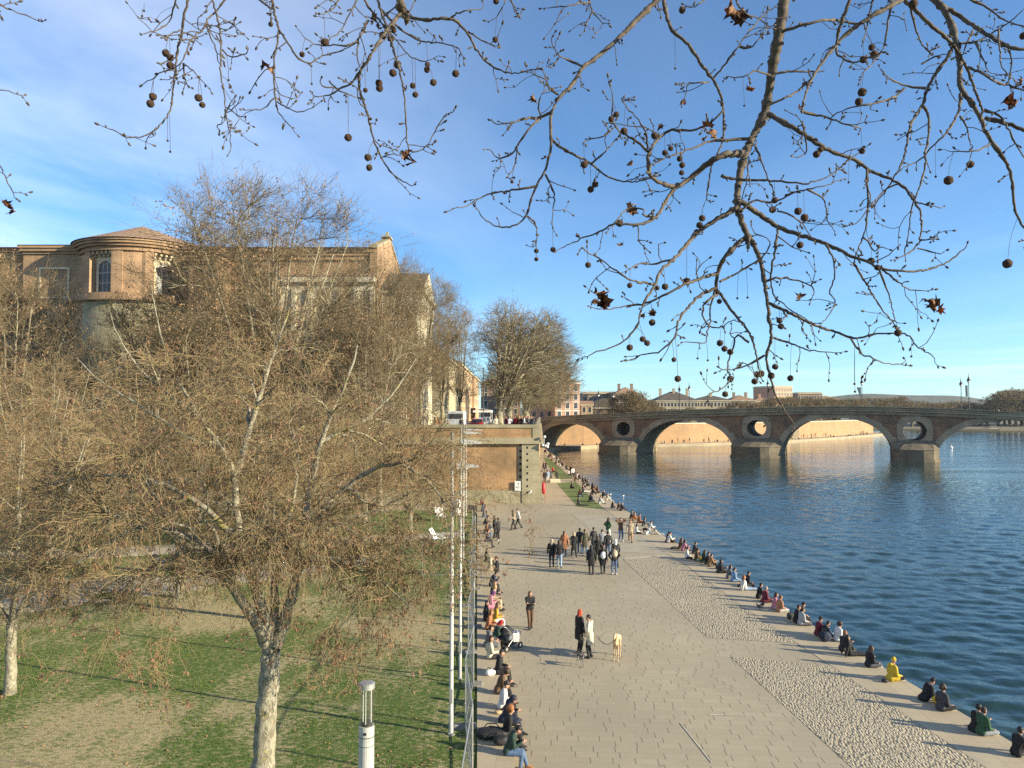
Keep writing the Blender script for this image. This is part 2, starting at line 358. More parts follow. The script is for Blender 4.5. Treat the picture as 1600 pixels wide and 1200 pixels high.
# ---- quay
def paving_mat():
    m, nt, N, L, b = newmat('quay paving slabs'); pos = coords(N, L, 'POS', (1, 1, 1), (0, 0, R(3)))
    s = N.new('ShaderNodeSeparateXYZ'); L.new(pos, s.inputs[0])
    def mth(op, x, y=None, clamp=False):
        q = N.new('ShaderNodeMath'); q.operation = op; q.use_clamp = clamp
        for i, v in enumerate((x, y)):
            if v is None: continue
            if isinstance(v, (int, float)): q.inputs[i].default_value = v
            else: L.new(v, q.inputs[i])
        return q.outputs[0]
    yr = mth('DIVIDE', s.outputs[1], 0.34); row = mth('FLOOR', yr)
    wn = N.new('ShaderNodeTexWhiteNoise'); wn.noise_dimensions = '1D'; L.new(row, wn.inputs['W'])
    u = mth('ADD', mth('DIVIDE', s.outputs[0], 0.62), wn.outputs['Value']); cell = mth('FLOOR', u)
    fr = mth('FRACT', u); joint = mth('LESS_THAN', fr, 0.05)
    fy = mth('FRACT', yr); hj = mth('LESS_THAN', fy, 0.05)
    cb = N.new('ShaderNodeCombineXYZ'); L.new(cell, cb.inputs[0]); L.new(row, cb.inputs[1])
    w2 = N.new('ShaderNodeTexWhiteNoise'); w2.noise_dimensions = '2D'; L.new(cb.outputs[0], w2.inputs['Vector'])
    keep = mth('GREATER_THAN', w2.outputs['Value'], 0.35)
    dark = mth('MULTIPLY', joint, keep)
    slab = mixcol(N, L, w2.outputs['Value'], (0.365, 0.308, 0.205), (0.415, 0.355, 0.24))
    big = noise(N, L, coords(N, L, 'POS'), 0.12, 6, 0.6, 0.35, 0.7)
    fine = noise(N, L, coords(N, L, 'POS'), 9.0, 4, 0.7, 0.3, 0.75)
    c = mixcol(N, L, big, slab, (0.30, 0.255, 0.175)); c = mixcol(N, L, mth('MULTIPLY', fine, 0.25), c, (0.27, 0.235, 0.175))
    spots = noise(N, L, coords(N, L, 'POS'), 2.6, 3, 0.5, 0.70, 0.74); c = mixcol(N, L, mth('MULTIPLY', spots, 0.6), c, (0.2, 0.17, 0.13))
    c = mixcol(N, L, mth('MULTIPLY', hj, 0.28), c, (0.14, 0.12, 0.09)); c = mixcol(N, L, mth('MULTIPLY', dark, 0.75), c, (0.11, 0.09, 0.065))
    L.new(c, b.inputs['Base Color']); b.inputs['Roughness'].default_value = 0.8
    bump(N, L, b, mth('SUBTRACT', fine, mth('MULTIPLY', dark, 3)), 0.25, 0.006)
    return m
M['paving'] = paving_mat()
def cobble_mat():
    m, nt, N, L, b = newmat('pebble cobbles'); pos = coords(N, L, 'POS', (1.0, 0.5, 1), (0, 0, R(35)))
    v = N.new('ShaderNodeTexVoronoi'); v.inputs['Scale'].default_value = 17; v.feature = 'F1'; L.new(pos, v.inputs['Vector'])
    r = N.new('ShaderNodeMapRange'); r.inputs['From Min'].default_value = 0.35; r.inputs['From Max'].default_value = 0.8; L.new(v.outputs['Distance'], r.inputs['Value'])
    big = noise(N, L, coords(N, L, 'POS'), 0.25, 5)
    c = mixcol(N, L, v.outputs['Color'], (0.38, 0.325, 0.225), (0.51, 0.445, 0.32)); c = mixcol(N, L, r.outputs[0], c, (0.22, 0.185, 0.125)); 
    big2 = N.new('ShaderNodeMath'); big2.operation = 'MULTIPLY'; big2.inputs[1].default_value = 0.35; L.new(big, big2.inputs[0]); c = mixcol(N, L, big2.outputs[0], c, (0.24, 0.21, 0.15))
    L.new(c, b.inputs['Base Color']); b.inputs['Roughness'].default_value = 0.75
    iv = N.new('ShaderNodeMath'); iv.operation = 'SUBTRACT'; iv.inputs[0].default_value = 1.0; L.new(v.outputs['Distance'], iv.inputs[1]); bump(N, L, b, iv.outputs[0], 1.0, 0.06)
    return m
def edge_mat():
    m, nt, N, L, b = newmat('quay edge stone')
    pos = coords(N, L, 'POS', (1, 1, 1), (0, 0, R(-86))); br = N.new('ShaderNodeTexBrick'); L.new(pos, br.inputs['Vector']); br.inputs['Scale'].default_value = 1.0
    br.inputs['Brick Width'].default_value = 1.2; br.inputs['Row Height'].default_value = 0.6; br.inputs['Mortar Size'].default_value = 0.008
    br.inputs['Color1'].default_value = (0.43, 0.36, 0.24, 1); br.inputs['Color2'].default_value = (0.40, 0.33, 0.21, 1); br.inputs['Mortar'].default_value = (0.25, 0.2, 0.15, 1)
    f = noise(N, L, coords(N, L, 'POS'), 0.9, 6, 0.65, 0.35, 0.75); L.new(mixcol(N, L, f, br.outputs[0], (0.34, 0.285, 0.205)), b.inputs['Base Color']); b.inputs['Roughness'].default_value = 0.8
    return m
M['edge'] = edge_mat()
ys = [-60, 0, 21, 29, 36, 47, 57, 79, 111, 165, 230]
quay = [(-14, -60)] + [(edge_x(y) - 0.6, y) for y in ys] + [(-14, 230)]
sheet('quay_paving', quay, 0.0, M['paving'], 2.5)
# the stone lip along the water (a slab of its own, 15 mm proud)
lip = [(edge_x(y) - 3.0 + 0.35 * (y > 60) , y) for y in ys] + [(edge_x(y), y) for y in reversed(ys)]
mb = MB()
for y0, y1 in zip(ys, ys[1:]):
    mb.prism([(edge_x(y0) - (1.89 if y0 < 80 else 1.3), y0), (edge_x(y0), y0), (edge_x(y1), y1), (edge_x(y1) - (1.89 if y1 < 80 else 1.3), y1)], 0.002, 0.012)
    mb.prism([(edge_x(y0) - 0.7, y0), (edge_x(y0) - 0.02, y0), (edge_x(y1) - 0.02, y1), (edge_x(y1) - 0.7, y1)], -2.4, 0.001)
setp(mb.build('quay_edge', M['edge']), kind='structure')
cob = cobble_mat()
def gp(px, py): v = G(px, py); return (v.x, v.y)
def side(y): return (edge_x(y) - 1.9, y)
sheet('cobble_paving', [gp(973, 874), gp(1106, 997), side(31.2), side(38), (side(48.0))], 0.008, cob)
sheet('cobble_paving', [gp(1141, 1026), gp(1345, 1212), (side(15)), side(21), (side(28.4))], 0.008, cob)
M['gravel'] = land_mat('compacted gravel', (0.30, 0.265, 0.2), (0.36, 0.32, 0.245), 1.2)
sheet('gravel_paving', [gp(893, 803), gp(962, 862), (side(50.5)), (side(69))], 0.008, M['gravel'])
# thin pale inlaid strips and chalk marks in the paving
M['inlay'] = simple('pale inlay', (0.55, 0.49, 0.38), 0.8)
mb = MB()
for a, b_, w in (((1063, 1130), (1112, 1192), 0.035), ((1108, 1117), (1172, 1118), 0.05), ((975, 873), (1040, 868), 0.25)):
    pa, pb = G(*a), G(*b_); mb.obox(pa, pb, w, 0.009, 0.013)
setp(mb.build('pavement_marking', M['inlay']), kind='structure')

def lawn_mat():
    m, nt, N, L, b = newmat('worn winter lawn'); pos = coords(N, L, 'POS')
    at = N.new('ShaderNodeAttribute'); at.attribute_name = 'wear'
    f2 = noise(N, L, coords(N, L, 'POS', (1, 1.6, 1)), 5.0, 5, 0.7, 0.40, 0.60); f3 = noise(N, L, pos, 24.0, 3, 0.7, 0.3, 0.7)
    g = mixcol(N, L, f3, (0.03, 0.07, 0.006), (0.105, 0.165, 0.017)); d = mixcol(N, L, f3, (0.26, 0.205, 0.10), (0.48, 0.40, 0.23))
    a1 = N.new('ShaderNodeMath'); a1.operation = 'MULTIPLY_ADD'; a1.inputs[1].default_value = 1.1; a1.inputs[2].default_value = -0.55; L.new(f2, a1.inputs[0])
    ad = N.new('ShaderNodeMath'); ad.operation = 'ADD'; ad.use_clamp = True; L.new(at.outputs['Fac'], ad.inputs[0]); L.new(a1.outputs[0], ad.inputs[1])
    L.new(mixcol(N, L, ad.outputs[0], g, d), b.inputs['Base Color']); b.inputs['Roughness'].default_value = 0.95
    bump(N, L, b, f3, 0.8, 0.04); return m
def vnoise(x, y, seed):
    r = np.random.default_rng(seed); g = r.random((64, 64)); xi = np.floor(x).astype(int); yi = np.floor(y).astype(int); fx = x - xi; fy = y - yi
    fx = fx * fx * (3 - 2 * fx); fy = fy * fy * (3 - 2 * fy); q = lambda a, b_: g[a % 64, b_ % 64]
    return (q(xi, yi) * (1 - fx) + q(xi + 1, yi) * fx) * (1 - fy) + (q(xi, yi + 1) * (1 - fx) + q(xi + 1, yi + 1) * fx) * fy
def wear(x, y):
    v = .45 * vnoise(x / 4.2, y / 5.5, 1) + .3 * vnoise(x / 1.7 + 9, y / 2.3, 2) + .25 * vnoise(x / .6 + 3, y / .9, 3)
    v = v + .05 * (y < 20) + .05 * (x > -5); 
    for cx_, cy_, rr in ((-16.5, 24.5, 3.0), (-11, 20, 3.2), (-16, 36, 3.0), (-8, 33, 2.6), (-10, 35.5, 3)): v = v + .17 * np.exp(-((x - cx_) ** 2 + ((y - cy_) * .8) ** 2) / rr ** 2)
    return np.clip((v - .465) / .30, 0, 1)
def lawn_detail():
    xs = np.arange(-34, -.55, .22); yy = np.arange(13, 47.2, .22); X, Y = np.meshgrid(xs, yy); keep = lambda x, y: (x < np.vectorize(lawn_edge)(y)) & (y < 47 + (x + 30) * .28) & (y < 47)
    Z = .425 + .03 * (vnoise(X / 2.5, Y / 2.5, 8) - .5) + .015 * vnoise(X / .5, Y / .5, 9); V = np.stack([X, Y, Z], -1).reshape(-1, 3); i = np.arange(X.size).reshape(X.shape)
    Q = np.stack([i[:-1, :-1], i[:-1, 1:], i[1:, 1:], i[1:, :-1]], -1).reshape(-1, 4); c = V[Q].mean(1); Q = Q[keep(c[:, 0] + .12, c[:, 1] + .12)]
    me = np_mesh('lawn_surface', V, Q); a = me.attributes.new('wear', 'FLOAT', 'POINT'); a.data.foreach_set('value', wear(V[:, 0], V[:, 1]).astype(np.float32)); setp(link('lawn', me, None, M['lawn']), kind='structure')
    r = np.random.default_rng(5); n = 60000; x = r.uniform(-33, -.9, n); y = 14 + 32 * r.random(n) ** 1.3; w = wear(x, y); k = keep(x, y) & (r.random(n) > w * .93); x, y = x[k], y[k]; n = len(x)
    S = np.stack([x, y, np.full(n, .425)], -1); S = np.repeat(S, 3, 0) + r.normal(size=(n * 3, 3)) * (.03, .03, 0); n = len(S); ax = r.normal(size=(n, 3)) * .45 + (0, 0, 1); ax /= np.linalg.norm(ax, axis=1, keepdims=True)
    sd = np.cross(ax, r.normal(size=(n, 3))); sd /= np.linalg.norm(sd, axis=1, keepdims=True); h = r.uniform(.03, .085, (n, 1)); V = np.stack([S - sd * .008, S + sd * .008, S + ax * h], 1).reshape(-1, 3)
    setp(link('grass', np_mesh('grass', V, np.arange(n * 3).reshape(-1, 3), smooth=False), None, simple('grass blades', (0.12, 0.17, 0.02), .8, 0, .25, 1.5, (.045, .09, .008))), 'short patchy winter grass on the park lawn', 'grass', kind='stuff')
    n = 5200; x = r.uniform(-30, -1.2, n); y = 14 + 30 * r.random(n) ** 1.2; k = keep(x, y); x, y = x[k], y[k]; n = len(x); dense = (r.random(n) < .35); x[dense] = -3.6 + r.normal(size=dense.sum()) * .8; y[dense] = 17.6 + r.normal(size=dense.sum()) * 1.0
    S = np.stack([x, y, np.full(n, .445) + r.uniform(0, .02, n)], -1); u = r.normal(size=(n, 3)) * (1, 1, .35); u /= np.linalg.norm(u, axis=1, keepdims=True); v_ = np.cross(u, r.normal(size=(n, 3)) * .3 + (0, 0, 1)); h = r.uniform(.02, .055, (n, 1))
    V = np.stack([S - u * h, S + v_ * h * .7, S + u * h, S - v_ * h * .7], 1).reshape(-1, 3); V[:, 2] = np.maximum(V[:, 2], .43)
    setp(link('fallen_leaves', np_mesh('fallen_leaves', V, np.arange(n * 4).reshape(-1, 4), smooth=False), None, simple('fallen leaves', (0.36, 0.20, 0.09), .8, 0, .3, 2, (.2, .1, .05))), 'dry brown leaves scattered over the lawn', 'leaves', kind='stuff')
M['lawn'] = lawn_mat()
M['turf'] = land_mat('mown turf', (0.07, 0.115, 0.02), (0.13, 0.17, 0.04), 1.8)
# lawn in front, the seat ledge runs along its right side
def ledge_x(y): return 0.05 - 2.55 * (y - 19.4) / 48.6
LY = [-20, 19.4, 30, 45, 68, 77]
def lawn_edge(y): return min(ledge_x(y) - 0.95 + 0.25 * max(0, min(1, (y - 19.4) / 48)), -0.6)
lawnpoly = [(-70, -20)] + [(lawn_edge(y), y) for y in LY[:-2]] + [(lawn_edge(56), 56), (-30, 47), (-70, 43)]
sheet('lawn', lawnpoly, 0.40, M['lawn'], 2.6)
lawn_detail()
M['path'] = land_mat('pale path concrete', (0.36, 0.32, 0.25), (0.43, 0.39, 0.31), 0.8)
# path crossing behind the lawn, and the strip beyond up to the wall
pathp = [(-70, 28.5), (-22.5, 34.2), (-13.0, 41.5), (-8.3, 46.0), (-8.3, 49.5), (-14, 46.5), (-24, 40.5), (-70, 35)]
sheet('path', pathp, 0.44, M['path'], 0.3)
sheet('verge', [(-70, 45), (-30, 49), (lawn_edge(57) , 57.5), (lawn_edge(68), 71), (-70, 71)], 0.30, M['turf'], 2.5)
sheet('path', [(-70, 42), (-30, 46), (-4, 55), (-4, 57.6), (-30, 50), (-70, 46)], 0.425, M['path'], 0.4)
# grass panels on the quay beyond the wall corner
sheet('quay_lawn', [(6.7, 76), (edge_x(73) - 1.35, 73.5), (edge_x(104) - 1.35, 104), (6.1, 101)], 0.010, M['turf'])
sheet('quay_lawn', [(6.5, 107), (edge_x(109) - 1.35, 109), (edge_x(158) - 1.35, 158), (6.6, 158)], 0.010, M['turf'])

# ---- low seat wall along the quay
mb = MB()
for y0, y1 in zip(LY, LY[1:]):
    mb.prism([(lawn_edge(y0) - 0.002, y0), (ledge_x(y0), y0), (ledge_x(y1), y1), (lawn_edge(y1) - 0.002, y1)], 0.001, 0.38)
rt = empty('seat_wall', (0, 0, 0), 0, 'long low stone seat wall between the lawn and the quay, people sitting all along it', 'low wall')
mb.build('wall_body', M['edge'], rt)
mb = MB()
y = 5.0
while y < 76:
    y2 = min(y + 1.95, 77)
    mb.prism([(lawn_edge(y), y), (ledge_x(y) + 0.03, y), (ledge_x(y2) + 0.03, y2), (lawn_edge(y2), y2)], 0.38, 0.45); y += 1.97
mb.build('coping', M['edge'], rt)

# ---- the high street terrace behind the wall
TZ = 7.4
M['asphalt'] = simple('street asphalt', (0.085, 0.08, 0.075), 0.9, 0, 0.15, 0.8)
terr = [(-120, 80), (2.3, 80), (7.0, 204), (7.6, 232), (-20, 300), (-120, 330)]
sheet('terrace_street', terr, TZ, M['asphalt'], 9.0)
sheet('pavement', [(-3.5, 80.5), (2.4, 80.5), (6.8, 203), (0.5, 203)], TZ + 0.12, M['path'], 0.12)

# retaining wall of brick with stone quoins
rw = empty('retaining_wall', (2.3, 79, 0), 0, 'tall brick retaining wall with stone quoins and moulded cornice below the street', 'wall')
def inv(o, root):
    o.parent = root; o.location = -root.location; return o
def part(mb, name, mat, root, **k):
    o = mb.build(name, mat, None, **k); o.parent = root; o.location = o.location - Vector(root.location); return o
mb = MB(); mb.box(-120, 1.05, 79.1, 80, 0, 8.0)
mb.prism([(2.6, 79.2), (2.9, 79.2), (7.8, 205), (7.0, 205)], 0, 8.0)
part(mb, 'brick_wall', M['brick'], rw)
mb = MB(); mb.box(-120, 1.0, 78.95, 79.1, 0, 1.35)
part(mb, 'plinth', M['wall_stone'], rw)
mb = MB()
poly0 = [(1.05, 78.88), (3.2, 78.88), (3.25, 81), (1.05, 81)]; poly1 = [(1.05, 78.88), (2.85, 78.88), (2.9, 81), (1.05, 81)]
mb.frustum(poly0, 0, poly1, 6.3)
z = 0.9
while z < 6.0:
    mb.box(0.62, 1.05, 79.06, 79.2, z, z + 0.38); z += 0.68
part(mb, 'corner_pilaster', M['wall_stone'], rw)
mb = MB(); z = 1.32
while z < 6.1:
    mb.box(0.8, 1.04, 79.045, 79.09, z, z + 0.26); mb.box(1.55, 1.72, 78.865, 78.9, z - 0.3, z - .06); z += 0.68
part(mb, 'weep_hole', M['black'], rw)
mb = MB(); mb.box(-120, 3.25, 78.7, 80, 6.3, 6.5); mb.box(-120, 3.1, 78.85, 80, 6.5, 6.75); mb.box(-120, 3.05, 78.92, 80, 6.75, 6.95)
mb.prism([(2.9, 80.01), (3.4, 80.01), (8.2, 205), (7.7, 205)], 6.3, 6.7)
part(mb, 'cornice', M['wall_stone'], rw)
mb = MB(); mb.box(-120, 2.95, 78.9, 79.35, 8.0, 8.35); mb.box(2.2, 2.98, 78.95, 79.8, 6.95, 8.0); mb.prism([(2.5, 79.8), (3.0, 79.8), (7.9, 205), (7.4, 205)], 8.0, 8.32)
part(mb, 'coping', M['wall_stone'], rw)
mb = MB(); mb.box(-120, 2.2, 79.0, 79.3, 6.95, 8.0); mb.prism([(2.55, 79.8), (2.9, 79.8), (7.8, 205), (7.45, 205)], 6.7, 8.0)
part(mb, 'parapet', M['brick'], rw)

# ---- far banks
FB = [(-20, 212), (25, 226), (63, 243), (100, 268), (135, 305), (168, 343), (186, 366)]
def offset(pl, d):                            # shift a polyline to its left
    out = []
    for i, p in enumerate(pl):
        a = Vector(pl[max(0, i - 1)]); b = Vector(pl[min(len(pl) - 1, i + 1)]); t = (b - a).normalized(); out.append((p[0] - t.y * d, p[1] + t.x * d))
    return out
FB6 = offset(FB, 7.0); FB7 = offset(FB, 8.2)
M['far_quay'] = land_mat('pale far quay', (0.30, 0.24, 0.16), (0.38, 0.31, 0.21), 0.3)
sheet('far_quay', FB + [(186, 500), (-20, 500)], -0.35, M['far_quay'], 2.3)
sheet('far_land', FB7 + [(260, 900), (-300, 900), (-300, 250), (-60, 250)], 5.2, M['land'], 7.5)
mb = MB(); W6 = offset(FB, 6.9)
for i in range(len(FB) - 1):
    h0, h1 = 6.6, 6.6
    mb.prism([W6[i], W6[i + 1], FB7[i + 1], FB7[i]], -0.4, 5.9)
fw = empty('far_quay_wall', (63, 243, 0), 0, 'long sunlit orange brick river wall seen through the bridge arches', 'wall')
part(mb, 'brick_wall', M['brick_pale'], fw)
mb = MB(); W5 = offset(FB, 6.75); W8 = offset(FB, 8.4)
for i in range(len(FB) - 1): mb.prism([W5[i], W5[i + 1], W8[i + 1], W8[i]], 5.9, 6.2)
part(mb, 'coping', M['cream_stone'], fw)
mb = MB()
for t0 in (0.35,):
    a = Vector(W6[3]).lerp(Vector(W6[4]), t0); 
    for k in range(12): mb.prism([(a.x + k * 0.42 - 0.2, a.y + k * 0.45 - 1.6), (a.x + k * 0.42 + .3, a.y + k * .45 - 1.2), (a.x + k * 0.42 + .3, a.y + k * .45 + .2), (a.x + k * .42 - 0.2, a.y + k * .45 + .1)], -0.4, 0.1 + k * 0.5)
part(mb, 'stair', M['stone'], fw)
sheet('far_land', [(170, 470), (300, 455), (520, 470), (900, 480), (1500, 480), (1500, 1400), (170, 1400)], -0.4, M['land'], 2.0)
# under the bridge the near quay narrows to a ledge
sheet('quay_ledge', [(7, 204), (9.0, 204), (20, 219), (26, 226), (20, 232), (7, 232)], -0.2, M['far_quay'], 2.2)

# ---- hills on the horizon
def hills(name, y, x0, x1, hfun, depth, mat):
    n = 60; V = []; Fs = []
    for i in range(n + 1):
        x = x0 + (x1 - x0) * i / n; h = hfun(i / n)
        V += [(x, y, -2.6), (x, y + depth * 0.5, h), (x, y + depth, -2.6)]
    for i in range(n):
        a = i * 3
        Fs += [(a, a + 3, a + 4, a + 1), (a + 1, a + 4, a + 5, a + 2)]
    me = bpy.data.meshes.new(name); me.from_pydata(V, [], Fs); o = link(name, me, None, mat); me.polygons.foreach_set('use_smooth', [True] * len(me.polygons))
    return setp(o, kind='structure')
M['hill'] = land_mat('wooded hillside', (0.055, 0.06, 0.04), (0.11, 0.11, 0.07), 0.02)
hills('hills', 1900, 300, 2600, lambda t: 46 * math.exp(-((t - 0.36) / 0.20) ** 2) + 22 + 7 * math.sin(t * 17) + 4 * math.sin(t * 41), 900, M['hill'])
hills('hills', 1500, -900, 900, lambda t: 20 + 5 * math.sin(t * 13), 500, M['hill'])
# ================================================================ THE STONE BRIDGE
B0 = Vector((28.5, 198.0)); BD = Vector((math.cos(R(-24.8)), math.sin(R(-24.8)))); BN = Vector((-BD.y, BD.x))   # BN points away from the camera
if BN.y < 0: BN = -BN
BW = 17.0
def bs(px):                                   # distance along the front face where a pixel column meets it
    u = (px - CX) / F; s = (u * B0.y - B0.x) / (BD.x - u * BD.y); return s
def bpt(s, n, z): q = B0 + BD * s + BN * n; return (q.x, q.y, z)
def _dz():
    o = []
    for px, py in ((790, 655), (835, 652), (900, 648), (1050, 641), (1200, 636.3), (1310, 634), (1450, 636.5), (1600, 643.5), (1700, 651)):
        s = bs(px); q = B0 + BD * s; o.append((s, P(px, py, q.y).z))
    return o
DZ = _dz()
def deck_z(s):                                # top of the parapet, humped
    a = np.interp([s - 9, s - 5, s, s + 5, s + 9], [q[0] for q in DZ], [q[1] for q in DZ]); return float(a.mean())
arches = [(bs(836), bs(943), 6.6), (bs(998), bs(1147), 7.7), (bs(1218), bs(1397), 8.45), (bs(1460), bs(1462) + 31.5, 8.2)]
a4 = arches[3]; arches.append((a4[1] + 7.5, a4[1] + 36, 6.5))
br = empty('stone_bridge', bpt(60, 8, WZ), 0, 'long old arched bridge of brick and stone crossing the river', 'bridge')
def under(s):
    for a, b, h in arches:
        if a < s < b:
            t = (s - (a + b) / 2) / ((b - a) / 2)
            return WZ + (h - WZ) * (1 - abs(t) ** 2.25) ** 0.5
    return -2.5
SS = set([-22.0, arches[-1][1] + 4])
s = -22.0
while s < arches[-1][1] + 4: SS.add(round(s, 3)); s += 0.8
for a, b, h in arches:
    for k in range(7):
        e = (b - a) * 0.5 * (1 - math.cos(k * 0.12)) * 0.5
        SS.add(round(a + e + 1e-3, 4)); SS.add(round(b - e - 1e-3, 4))
    SS.add(a - 1e-3); SS.add(b + 1e-3)
SS = sorted(SS)
body = MB()
V = []; Fs = []; mi = []
CORN = 1.9                                    # from parapet top down to the string course
for s in SS:
    zt = deck_z(s) - CORN; zu = under(s)
    V += [bpt(s, 0, zu), bpt(s, 0, zt), bpt(s, BW, zt), bpt(s, BW, zu)]
for i in range(len(SS) - 1):
    a = i * 4; b = a + 4
    Fs += [(a, b, b + 1, a + 1), (a + 1, b + 1, b + 2, a + 2), (a + 2, b + 2, b + 3, a + 3), (a + 3, b + 3, b, a)]
    mi += [0, 1, 0, 1]
Fs += [(0, 1, 2, 3), tuple(reversed([len(V) - 4 + k for k in range(4)]))]; mi += [0, 0]
me = bpy.data.meshes.new('spandrel_wall'); me.from_pydata(V, [], Fs)
for m_ in (M['brick_dark'], M['stone'], M['stone']): me.materials.append(m_)
me.polygons.foreach_set('material_index', mi); me.update()
bm = bmesh.new(); bm.from_mesh(me); bmesh.ops.recalc_face_normals(bm, faces=bm.faces); bm.to_mesh(me); bm.free()
walls = bpy.data.objects.new('spandrel_wall', me); C.objects.link(walls)
# round openings over the piers, cut with a boolean
OC = [((bs(943) + bs(998)) / 2 + 0.6, 5.35, 1.95, 1.9), ((bs(1147) + bs(1218)) / 2 - 0.1, 5.8, 2.35, 2.05), ((bs(1397) + bs(1460)) / 2, 5.4, 2.5, 2.35)]
OC.append(((arches[3][1] + arches[4][0]) / 2, 5.0, 2.2, 2.1))
cut = MB()
for sc, zc, rx, rz in OC:
    n = 28; vs = []
    for k in range(n):
        t = 2 * math.pi * k / n
        q = bpt(sc + rx * math.cos(t), -1, zc + rz * math.sin(t)); vs.append(q)
    for k in range(n):
        t = 2 * math.pi * k / n
        q = bpt(sc + rx * math.cos(t), BW + 1, zc + rz * math.sin(t)); vs.append(q)
    cut.add(vs, [tuple(range(n)), tuple(reversed(range(n, 2 * n)))] + [(k, n + k, n + (k + 1) % n, (k + 1) % n) for k in range(n)], 0)
cuto = cut.build('cutter', M['stone'])
bm = bmesh.new(); bm.from_mesh(cuto.data); bmesh.ops.recalc_face_normals(bm, faces=bm.faces); bm.to_mesh(cuto.data); bm.free()
md = walls.modifiers.new('cut', 'BOOLEAN'); md.object = cuto; md.operation = 'DIFFERENCE'; md.solver = 'EXACT'
bpy.context.view_layer.update()
dg = bpy.context.evaluated_depsgraph_get()
nm = bpy.data.meshes.new_from_object(walls.evaluated_get(dg)); walls.modifiers.clear(); walls.data = nm
bpy.data.objects.remove(cuto)
walls.parent = br; walls.location = -Vector(br.location)

def strip_ring(mb, inner, outer, n0, n1):
    """solid band between two polylines of (s,z), from depth n0 to n1"""
    k = len(inner); vs = []
    for (s, z) in inner: vs.append(bpt(s, n0, z))
    for (s, z) in outer: vs.append(bpt(s, n0, z))
    for (s, z) in inner: vs.append(bpt(s, n1, z))
    for (s, z) in outer: vs.append(bpt(s, n1, z))
    fs = []
    for i in range(k - 1):
        fs += [(i, i + 1, k + i + 1, k + i), (2 * k + i, 3 * k + i, 3 * k + i + 1, 2 * k + i + 1), (k + i, k + i + 1, 3 * k + i + 1, 3 * k + i), (i, 2 * k + i, 2 * k + i + 1, i + 1)]
    fs += [(0, k, 3 * k, 2 * k), (k - 1, 3 * k - 1, 4 * k - 1, 2 * k - 1)]
    mb.add(vs, fs)
for (a, b, h) in arches:
    inn = []; out = []
    c = (a + b) / 2; w = (b - a) / 2; T = 1.5
    for k in range(33):
        t = math.pi * k / 32; x = -math.cos(t); z = max(0.0, 1 - abs(x) ** 2.25) ** 0.5
        inn.append((c + (w - 0.003) * x, WZ - 0.02 + (h - WZ) * z)); out.append((c + (w + T * (0.75 + .25 * abs(x))) * x, WZ - 0.2 + (h - WZ + T) * z))
    mb = MB(); rr_ = random.Random(int(a * 10))
    for i in range(0, 32):
        dt = rr_.uniform(-.06, .05); ex_ = rr_.choice([0, 0, .28, -.1]); o2 = [(x + (x - xi) * ex_ / 1.5, z + (z - zi) * ex_ / 1.5) for (x, z), (xi, zi) in zip(out[i:i + 2], inn[i:i + 2])]
        strip_ring(mb, inn[i:i + 2], o2, -0.14 + dt, 0.25)
    part(mb, 'arch_ring', M['ring_stone'], br)
for sc, zc, rx, rz in OC:
    inn = []; out = []
    for k in range(41):
        t = 2 * math.pi * k / 40; cx_, sz_ = math.cos(t), math.sin(t)
        q = (abs(cx_) ** 3.4 + abs(sz_) ** 3.4) ** (-1 / 3.4)
        inn.append((sc + rx * 0.97 * cx_, zc + rz * 0.97 * sz_)); out.append((sc + (rx + 1.15) * q * cx_, zc + 0.1 + (rz + 1.15) * q * sz_ * 0.96))
    mb = MB(); strip_ring(mb, inn, out, -0.17, 0.3); part(mb, 'round_opening_surround', M['ring_stone'], br)
# piers: pointed cutwaters with sloping caps
prs = [(arches[i][1], arches[i + 1][0]) for i in range(4)]
for i, (a, b) in enumerate(prs):
    mb = MB(); c = (a + b) / 2; e = 0.5
    def q(s, n): t = B0 + BD * s + BN * n; return (t.x, t.y)
    base = [q(a - e, 0.5), q(a - e, -2.6), q(c - 3.3, -4.9), q(c - 1.3, -5.7), q(c + 1.3, -5.7), q(c + 3.3, -4.9), q(b + e, -2.6), q(b + e, 0.5)]
    base2 = [q(a - e - .25, 0.5), q(a - e - .25, -2.8), q(c - 3.45, -5.15), q(c - 1.35, -6.0), q(c + 1.35, -6.0), q(c + 3.45, -5.15), q(b + e + .25, -2.8), q(b + e + .25, 0.5)]
    zt = 1.35 if i else 1.1
    mb.prism(base2, -2.6, WZ + 0.55); mb.prism(base, WZ + 0.55, zt)
    top = [q(a + .2, 0.45), q(a + .3, -.12), q(c - 1.5, -.125), q(c - .3, -.13), q(c + .3, -.13), q(c + 1.5, -.125), q(b - .3, -.12), q(b - .2, 0.45)]
    mb.frustum([q(a - e - .15, 0.45), q(a - e - .15, -2.7), q(c - 3.35, -5.0), q(c - 1.3, -5.85), q(c + 1.3, -5.85), q(c + 3.35, -5.0), q(b + e + .15, -2.7), q(b + e + .15, 0.45)], zt, top, zt + 2.0)
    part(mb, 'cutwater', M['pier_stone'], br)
    mb = MB(); mb.prism([q(a - .3, BW - .4), q(b + .3, BW - .4), q(b + .3, BW + 2), q(c, BW + 5), q(a - .3, BW + 2)], -2.6, 2.2); part(mb, 'downstream_cutwater', M['stone'], br)
